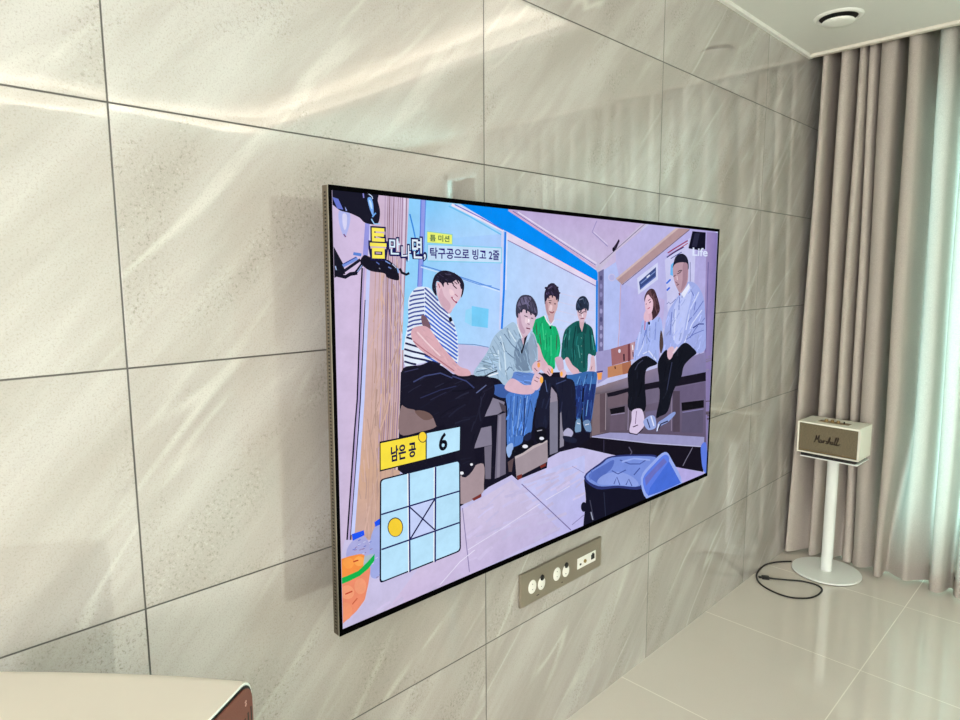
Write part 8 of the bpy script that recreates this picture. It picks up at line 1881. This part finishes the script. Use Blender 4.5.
for ln in PICTURE.strip().splitlines():
    k = ln.split(' ', 5 if ln[0] == 'T' else 1)
    z = -0.0010 + layer * 1.6e-6; layer += 1
    if k[0] == 'T':
        col = hexcol(k[1]); off = float(k[2])
        x0, y0 = (float(v) / 5000 for v in k[3].split(',')); x1, y1 = (float(v) / 5000 for v in k[4].split(','))
        P, T = glyphs(k[5], off)
        if not P: continue
        ax, bx = min(p[0] for p in P), max(p[0] for p in P); ay, by = min(p[1] for p in P), max(p[1] for p in P)
        P = [(x0 + (p[0] - ax) / (bx - ax) * (x1 - x0), y0 + (p[1] - ay) / (by - ay) * (y1 - y0)) for p in P]
        addtri(P, T, [col] * len(P), z)
        continue
    hd, rest = k[1].split(' ', 1)
    pts = [tuple(float(v) / 5000 for v in q.split(',')) for q in rest.split()]
    if k[0] == 'S': pts = [(p.x, p.y) for p in catmull([(a, b, 0) for a, b in pts], 4, True)]
    if k[0] == 'G':
        cs = [hexcol(h) for h in hd.split('/')]
        P, T, cl_ = [], [], []
        n = 8
        for j in range(n + 1):
            for i in range(n + 1):
                s, t = i / n, j / n
                w = ((1 - s) * (1 - t), s * (1 - t), s * t, (1 - s) * t)
                P.append((sum(w[q] * pts[q][0] for q in range(4)), sum(w[q] * pts[q][1] for q in range(4))))
                cl_.append(tuple(sum(w[q] * cs[q][c] for q in range(4)) for c in range(4)))
        for j in range(n):
            for i in range(n):
                a = j * (n + 1) + i; quad = [a, a + 1, a + n + 2, a + n + 1]
                pp, cc = clip([P[q] for q in quad], [cl_[q] for q in quad])
                if len(pp) >= 3: addtri(pp, [(0, q, q + 1) for q in range(1, len(pp) - 1)], cc, z)
        continue
    col = hexcol(hd)
    pp, cc = clip(pts, [col] * len(pts))
    if len(pp) < 3: continue
    tr = tessellate_polygon([[Vector((p[0], p[1], 0)) for p in pp]])
    addtri(pp, tr, cc, z)
me = bpy.data.meshes.new('screen'); me.from_pydata(VV, [], FF)
at = me.color_attributes.new('picture', 'FLOAT_COLOR', 'CORNER')
flat = []
for c in CC: flat.extend(c)
at.data.foreach_set('color', flat)
me.materials.append(M['screen'])
so = bpy.data.objects.new('screen', me); C.objects.link(so); so.parent = tv
so['label'] = 'lit picture of a variety programme with Korean captions and a bingo grid'

# ------------------------------------------------------------------ outlet plate on the wall
op = thing('outlet_plate', 'long champagne metal outlet plate on the tiles under the television', 'wall outlet', (0, 1.1035, 0.4885))
bm = bmesh.new(); box(bm, 0.0, 0.0085, -.1865, .1865, -.0475, .0475)
link('plate', bm, M['outlet'], op, bevel=.0025)
def rx(y, z, xo=0.0): return Matrix.Translation((xo, y, z)) @ Matrix.Rotation(PI / 2, 4, 'Y')
for k, yc in enumerate((-.139, -.100, -.032, .009)):
    s = bpy.data.objects.new('socket', None); s.empty_display_size = .01; C.objects.link(s); s.parent = op; s.location = (0.0085, yc, 0)
    if k % 2 == 0:
        bm = bmesh.new(); lathe(bm, [(.0001, .0012), (.0135, .0012), (.0150, .0010), (.0185, .0016), (.0192, .0008), (.0195, 0)], 40, Matrix.Rotation(PI / 2, 4, 'Y'))
        bmesh.ops.scale(bm, vec=(1, .84, 1.0), verts=bm.verts)
        link('socket_face', bm, M['white'], s, smooth=True)
        bm = bmesh.new()
        for dz in (-.0075, .0075): lathe(bm, [(0, .0016), (.0013, .0016), (.0014, .001)], 12, rx(0, dz))
        link('contact_hole', bm, M['backing'], s)
    else:
        bm = bmesh.new(); lathe(bm, [(.0001, .0012), (.0135, .0012), (.0150, .0010), (.0178, .0014), (.0182, 0)], 40, rx(0, -.004))
        bmesh.ops.scale(bm, vec=(1, .84, 1.0), verts=bm.verts)
        link('socket_face', bm, M['white'], s, smooth=True)
        bm = bmesh.new(); lathe(bm, [(0, .0030), (.0068, .0030), (.0080, .0022), (.0082, 0)], 32, rx(.002, .0125))
        link('open_shutter', bm, M['hole'], s, smooth=True)
        bm = bmesh.new()
        for dz in (-.012,): lathe(bm, [(0, .0018), (.0014, .0018), (.0015, .001)], 12, rx(-.001, dz))
        link('contact_hole', bm, M['backing'], s)
jm = bmesh.new(); box(jm, .0085, .0105, .063, .154, -.0185, .0145)
jo = link('jack_module', jm, M['white'], op, bevel=.0012)
bm = bmesh.new(); lathe(bm, [(0, .0055), (.0022, .0055), (.0024, .0040), (.0052, .0036), (.0055, 0)], 24, rx(.098, -.002, .0105)); link('aerial_jack', bm, M['pin'], jo)
bm = bmesh.new(); box(bm, .0105, .0112, .130, .147, -.009, .006); box(bm, .0105, .0112, .134, .143, .006, .010); link('network_jack', bm, M['hole'], jo)
bm = bmesh.new(); box(bm, .0105, .0112, .073, .081, -.009, -.003); link('switch_tab', bm, M['backing'], jo)
boxobj('small_mark', .0086, .0090, -.121, -.110, -.0335, -.0310, M['backing'], op)
boxobj('small_mark', .0086, .0090, -.011, -.005, -.0345, -.0320, M['backing'], op)

# ------------------------------------------------------------------ speaker stand and speaker
sx, sy = 0.2235, 2.742
st = thing('speaker_stand', 'white pedestal stand with round base under the speaker, before the curtains', 'stand', (sx, sy, 0))
bm = bmesh.new(); lathe(bm, [(0, .004), (.139, .004), (.1405, .0055), (.141, .009), (.1395, .0115), (.133, .0125), (.03, .0130), (0, .0130)], 72)
link('base', bm, M['stand'], st, smooth=False, bevel=0)
bm = bmesh.new(); lathe(bm, [(0, .0), (.134, .0), (.134, .004), (0, .004)], 64)
link('base_shadow_disc', bm, M['rubber'], st)  # black disc gives the shadow line under the raised base
bm = bmesh.new(); lathe(bm, [(0, .0131), (.0245, .0131), (.0245, .020), (.0232, .030), (.0232, .524), (.03, .530), (0, .530)], 40)
link('pole', bm, M['stand'], st, smooth=True)
bm = bmesh.new(); box(bm, -.116, .116, -.070, .078, .530, .5355, Matrix.Rotation(-.0366, 4, 'Z'))
link('top_plate', bm, M['stand'], st, bevel=.002)

SW, SD, SH = .2484, .1548, .1388
sp = thing('speaker', 'small cream bluetooth speaker with brass-coloured grille on the white stand', 'speaker', (.219, 2.7404, .5415), -.0366)
bm = bmesh.new(); box(bm, -SW/2 + .015, SW/2 - .015, -SD/2 + .012, SD/2 - .012, -.006, .0105)
link('feet', bm, M['rubber'], sp)
bm = bmesh.new()                                     # open-fronted shell
box(bm, -SW/2, SW/2, -SD/2 + .008, SD/2, .010, .010 + SH)
t_ = .006
box(bm, -SW/2, SW/2, -SD/2, -SD/2 + .008, .010, .010 + t_); box(bm, -SW/2, SW/2, -SD/2, -SD/2 + .008, .010 + SH - t_, .010 + SH)
box(bm, -SW/2, -SW/2 + t_, -SD/2, -SD/2 + .008, .010 + t_, .010 + SH - t_); box(bm, SW/2 - t_, SW/2, -SD/2, -SD/2 + .008, .010 + t_, .010 + SH - t_)
bmesh.ops.remove_doubles(bm, verts=bm.verts, dist=1e-5)
link('cabinet', bm, M['cabinet'], sp, bevel=.0022)
gr = boxobj('grille', -SW/2 + t_, SW/2 - t_, -SD/2 + .0045, -SD/2 + .0085, .010 + t_, .010 + SH - t_, M['grille'], sp)
bm = bmesh.new()
a = SW/2 - t_ - .002
tube(bm, [(-a, -SD/2 + .004, .010 + t_ + .006), (a, -SD/2 + .004, .010 + t_ + .006)], .0013, 8)
link('brass_piping', bm, M['brass'], sp)
def script_logo(width, parent, loc):
    # handwritten-style lettering: Marshall
    L = [
        [(0,0),(3,1),(5,9),(7,22),(8,24),(9,14),(10,8),(13,16),(16,25),(17,25),(16,12),(16,2),(19,0)],
        [(26,9),(22,10),(19,5),(20,1),(24,1),(27,8),(27,2),(30,1)],
        [(30,1),(32,9),(33,9),(32,1)],[(33,6),(36,9),(38,8)],
        [(45,9),(41,8),(44,4),(43,0),(39,1)],
        [(46,0),(50,20),(53,24),(52,16),(48,3),(51,9),(54,9),(53,2),(56,1)],
        [(62,9),(58,9),(56,4),(58,0),(61,3),(63,9),(62,2),(65,1)],
        [(65,1),(70,12),(73,24),(71,24),(68,6),(69,0),(72,2)],
        [(72,2),(77,12),(80,25),(78,25),(75,6),(77,0),(86,5)],
    ]
    bm = bmesh.new(); s = width / 86
    for st_ in L:
        p = [Vector((v.x * s - width / 2, 0, v.y * s - 12 * s)) for v in catmull([(x_, y_, 0) for x_, y_ in st_], 4)]
        tube(bm, p, 1.6 * s, 6, Vector((0, 1, 0)))
    o = link('logo', bm, M['logo'], parent); o.location = loc
    return o
lg = script_logo(.106, gr, (-.002, -SD/2 + .0030, .010 + SH * .50))
# control panel on top
cp = boxobj('control_panel', -.058, .066, -.032, .006, .010 + SH + .0001, .010 + SH + .0016, M['brass'], sp, bevel=.0006)
for kx in (-.030, -.006, .018):
    bm = bmesh.new(); lathe(bm, [(.0, .0095), (.0062, .0095), (.0070, .0085), (.0074, 0), (0, 0)], 24, Matrix.Translation((kx, -.012, .010 + SH + .0016)))
    link('knob', bm, M['brass'], sp, smooth=False)
bm = bmesh.new(); box(bm, .040, .0445, -.016, -.010, .010 + SH + .0016, .010 + SH + .010)
link('power_switch', bm, M['logo'], sp)
bm = bmesh.new(); lathe(bm, [(0, .0004), (.0035, .0004), (.0036, 0)], 16, Matrix.Translation((-.050, -.012, .010 + SH + .0016)))
link('audio_port', bm, M['hole'], sp)

# ------------------------------------------------------------------ cable on the floor
cb = thing('power_cable', 'black cable lying in a loop on the floor beside the stand base', 'cable', (0, 0, 0))
CP = [(0.0743, 2.7416), (0.0470, 2.7116), (0.0239, 2.6768), (0.0020, 2.6165), (0.0060, 2.5340), (0.0238, 2.4687), (0.0685, 2.4112), (0.1374, 2.3814), (0.1996, 2.3840), (0.2474, 2.4208), (0.2678, 2.4636), (0.2734, 2.5164), (0.2646, 2.5561), (0.2346, 2.5759), (0.1808, 2.5681), (0.1289, 2.5339), (0.0718, 2.4960)]
bm = bmesh.new(); tube(bm, catmull([(a, b, .0038) for a, b in CP], 6), .0036, 10)
link('cord', bm, M['rubber'], cb, smooth=True)
e0, e1 = Vector((*CP[-1], .0065)), Vector((0.0321, 2.4697, .0065))
bm = bmesh.new()
d = (e1 - e0); L_ = d.length; az = math.atan2(d.y, d.x)
mt = Matrix.Translation(e0) @ Matrix.Rotation(az, 4, 'Z')
tube(bm, [mt @ Vector((-.010, 0, -.002)), mt @ Vector((.004, 0, -.001))], .0042, 10)
box(bm, .004, L_ * .72, -.010, .010, -.0062, .0062, mt)
box(bm, L_ * .72, L_, -.006, .006, -.003, .003, mt)
link('plug', bm, M['rubber'], cb, bevel=.0015)

# ------------------------------------------------------------------ ceiling vent
cv = thing('ceiling_vent', 'round white ventilation diffuser in the ceiling near the curtains', 'vent', (.232, 2.425, CZ))
bm = bmesh.new(); lathe(bm, [(.064, .004), (.065, -.005), (.068, -.007), (.076, -.006), (.083, -.002), (.084, .0), (.084, .004)], 56)
link('flange', bm, M['trim'], cv, smooth=True)
bm = bmesh.new(); lathe(bm, [(0, .002), (.0655, .002), (.0655, -.003), (0, -.003)], 48)
link('dark_throat', bm, M['hole'], cv)
bm = bmesh.new(); lathe(bm, [(0, -.012), (.044, -.013), (.053, -.016), (.0555, -.019), (.052, -.023), (.03, -.025), (0, -.0255)], 56)
link('disc', bm, M['trim'], cv, smooth=True)
bm = bmesh.new(); lathe(bm, [(0, -.0031), (.008, -.0031), (.008, -.013), (0, -.013)], 16)
link('stem', bm, M['trim'], cv)

# ------------------------------------------------------------------ cream appliance in the near corner
AH = 0.8085
plan_far = [(0.3215, 0.0272), (0.2826, -0.0024), (0.2438, -0.0334), (0.1805, -0.0888), (0.1191, -0.1455), (0.0594, -0.2031), (0.0325, -0.2290)]           # far top edge, from its corner towards the wall
d2 = Vector((0.5369, -0.8437, 0)).normalized()
ap = thing('appliance', 'cream moulded appliance with reddish-brown end panel, at the wall in the near corner', 'appliance')
depth = 0.24
def outline(off=0.0):
    far = [Vector((a, b, 0)) for a, b in plan_far]
    near = [p + d2 * depth for p in far]
    return far, near
far, near = outline()
def ring(z, inset):
    c = sum(far, Vector()) / len(far) + d2 * depth / 2
    pts = near[::-1] + far
    o = []
    n = len(pts)
    for b in pts:
        sg = 1 if (b - c).dot(d2) < 0 else -1
        o.append(Vector((b.x, b.y, z)) + d2 * sg * inset)
    return o
bm = bmesh.new(); rings = []
for z, ins in ((0.0, .004), (.01, 0), (AH - .018, 0), (AH - .012, .001), (AH - .0065, .0036), (AH - .0025, .008), (AH - .0006, .0125), (AH, .018)):
    rings.append([bm.verts.new(p) for p in ring(z, ins)])
for A, B in zip(rings, rings[1:]):
    n = len(A)
    for i in range(n): bm.faces.new((A[i], A[(i + 1) % n], B[(i + 1) % n], B[i]))
bm.faces.new(rings[-1]); bm.faces.new(rings[0][::-1])
bmesh.ops.recalc_face_normals(bm, faces=bm.faces)
body = link('body', bm, M['shell'], ap, smooth=False)
# end panel: upright board with rounded upper corners, its frame at the corner of the body
p0 = far[0]; nrm = Vector((-d2.y, d2.x, 0))
if nrm.dot(far[0] - far[-1]) < 0: nrm = -nrm
fm = Matrix(((d2.x, nrm.x, 0, p0.x), (d2.y, nrm.y, 0, p0.y), (0, 0, 1, 0), (0, 0, 0, 1)))
def endboard(name, ins, t0, t1, mat):
    r = .020
    prof = [(ins, .012), (ins, AH - ins - r)]
    for k in range(7): a = PI - k * PI / 12; prof.append((ins + r + r * math.cos(a), AH - ins - r + r * math.sin(a)))
    for k in range(7): a = PI / 2 - k * PI / 12; prof.append((depth - ins - r + r * math.cos(a), AH - ins - r + r * math.sin(a)))
    prof += [(depth - ins, .012)]
    bm = bmesh.new()
    A = [bm.verts.new(fm @ Vector((a, t0, b))) for a, b in prof]; B = [bm.verts.new(fm @ Vector((a, t1, b))) for a, b in prof]
    n = len(A)
    for i in range(n): bm.faces.new((A[i], A[(i + 1) % n], B[(i + 1) % n], B[i]))
    bm.faces.new(A[::-1]); bm.faces.new(B)
    bmesh.ops.recalc_face_normals(bm, faces=bm.faces)
    return link(name, bm, mat, ap, bevel=.0012)
endboard('end_frame', .0, .0, .0022, M['trim'])
endboard('shadow_gap', .0020, .0022, .0034, M['hole'])
panel = endboard('end_panel', .0045, .0034, .0060, M['brown'])
bm = bmesh.new()
for k in range(7): box(bm, .0075 + k * .0070, .0100 + k * .0070, .0060, .0063, AH - .20, AH - .036 - k * .004, fm)
link('vent_slots', bm, M['hole'], panel)
bm = bmesh.new()
for zz in (.0225, .0268): lathe(bm, [(.0008, .0002), (.0019, .0002), (.0019, 0)], 16, fm @ Matrix.Translation((.0195, .0061, AH - zz)) @ Matrix.Rotation(-PI / 2, 4, 'X'))
link('indicator', bm, M['mark'], panel)
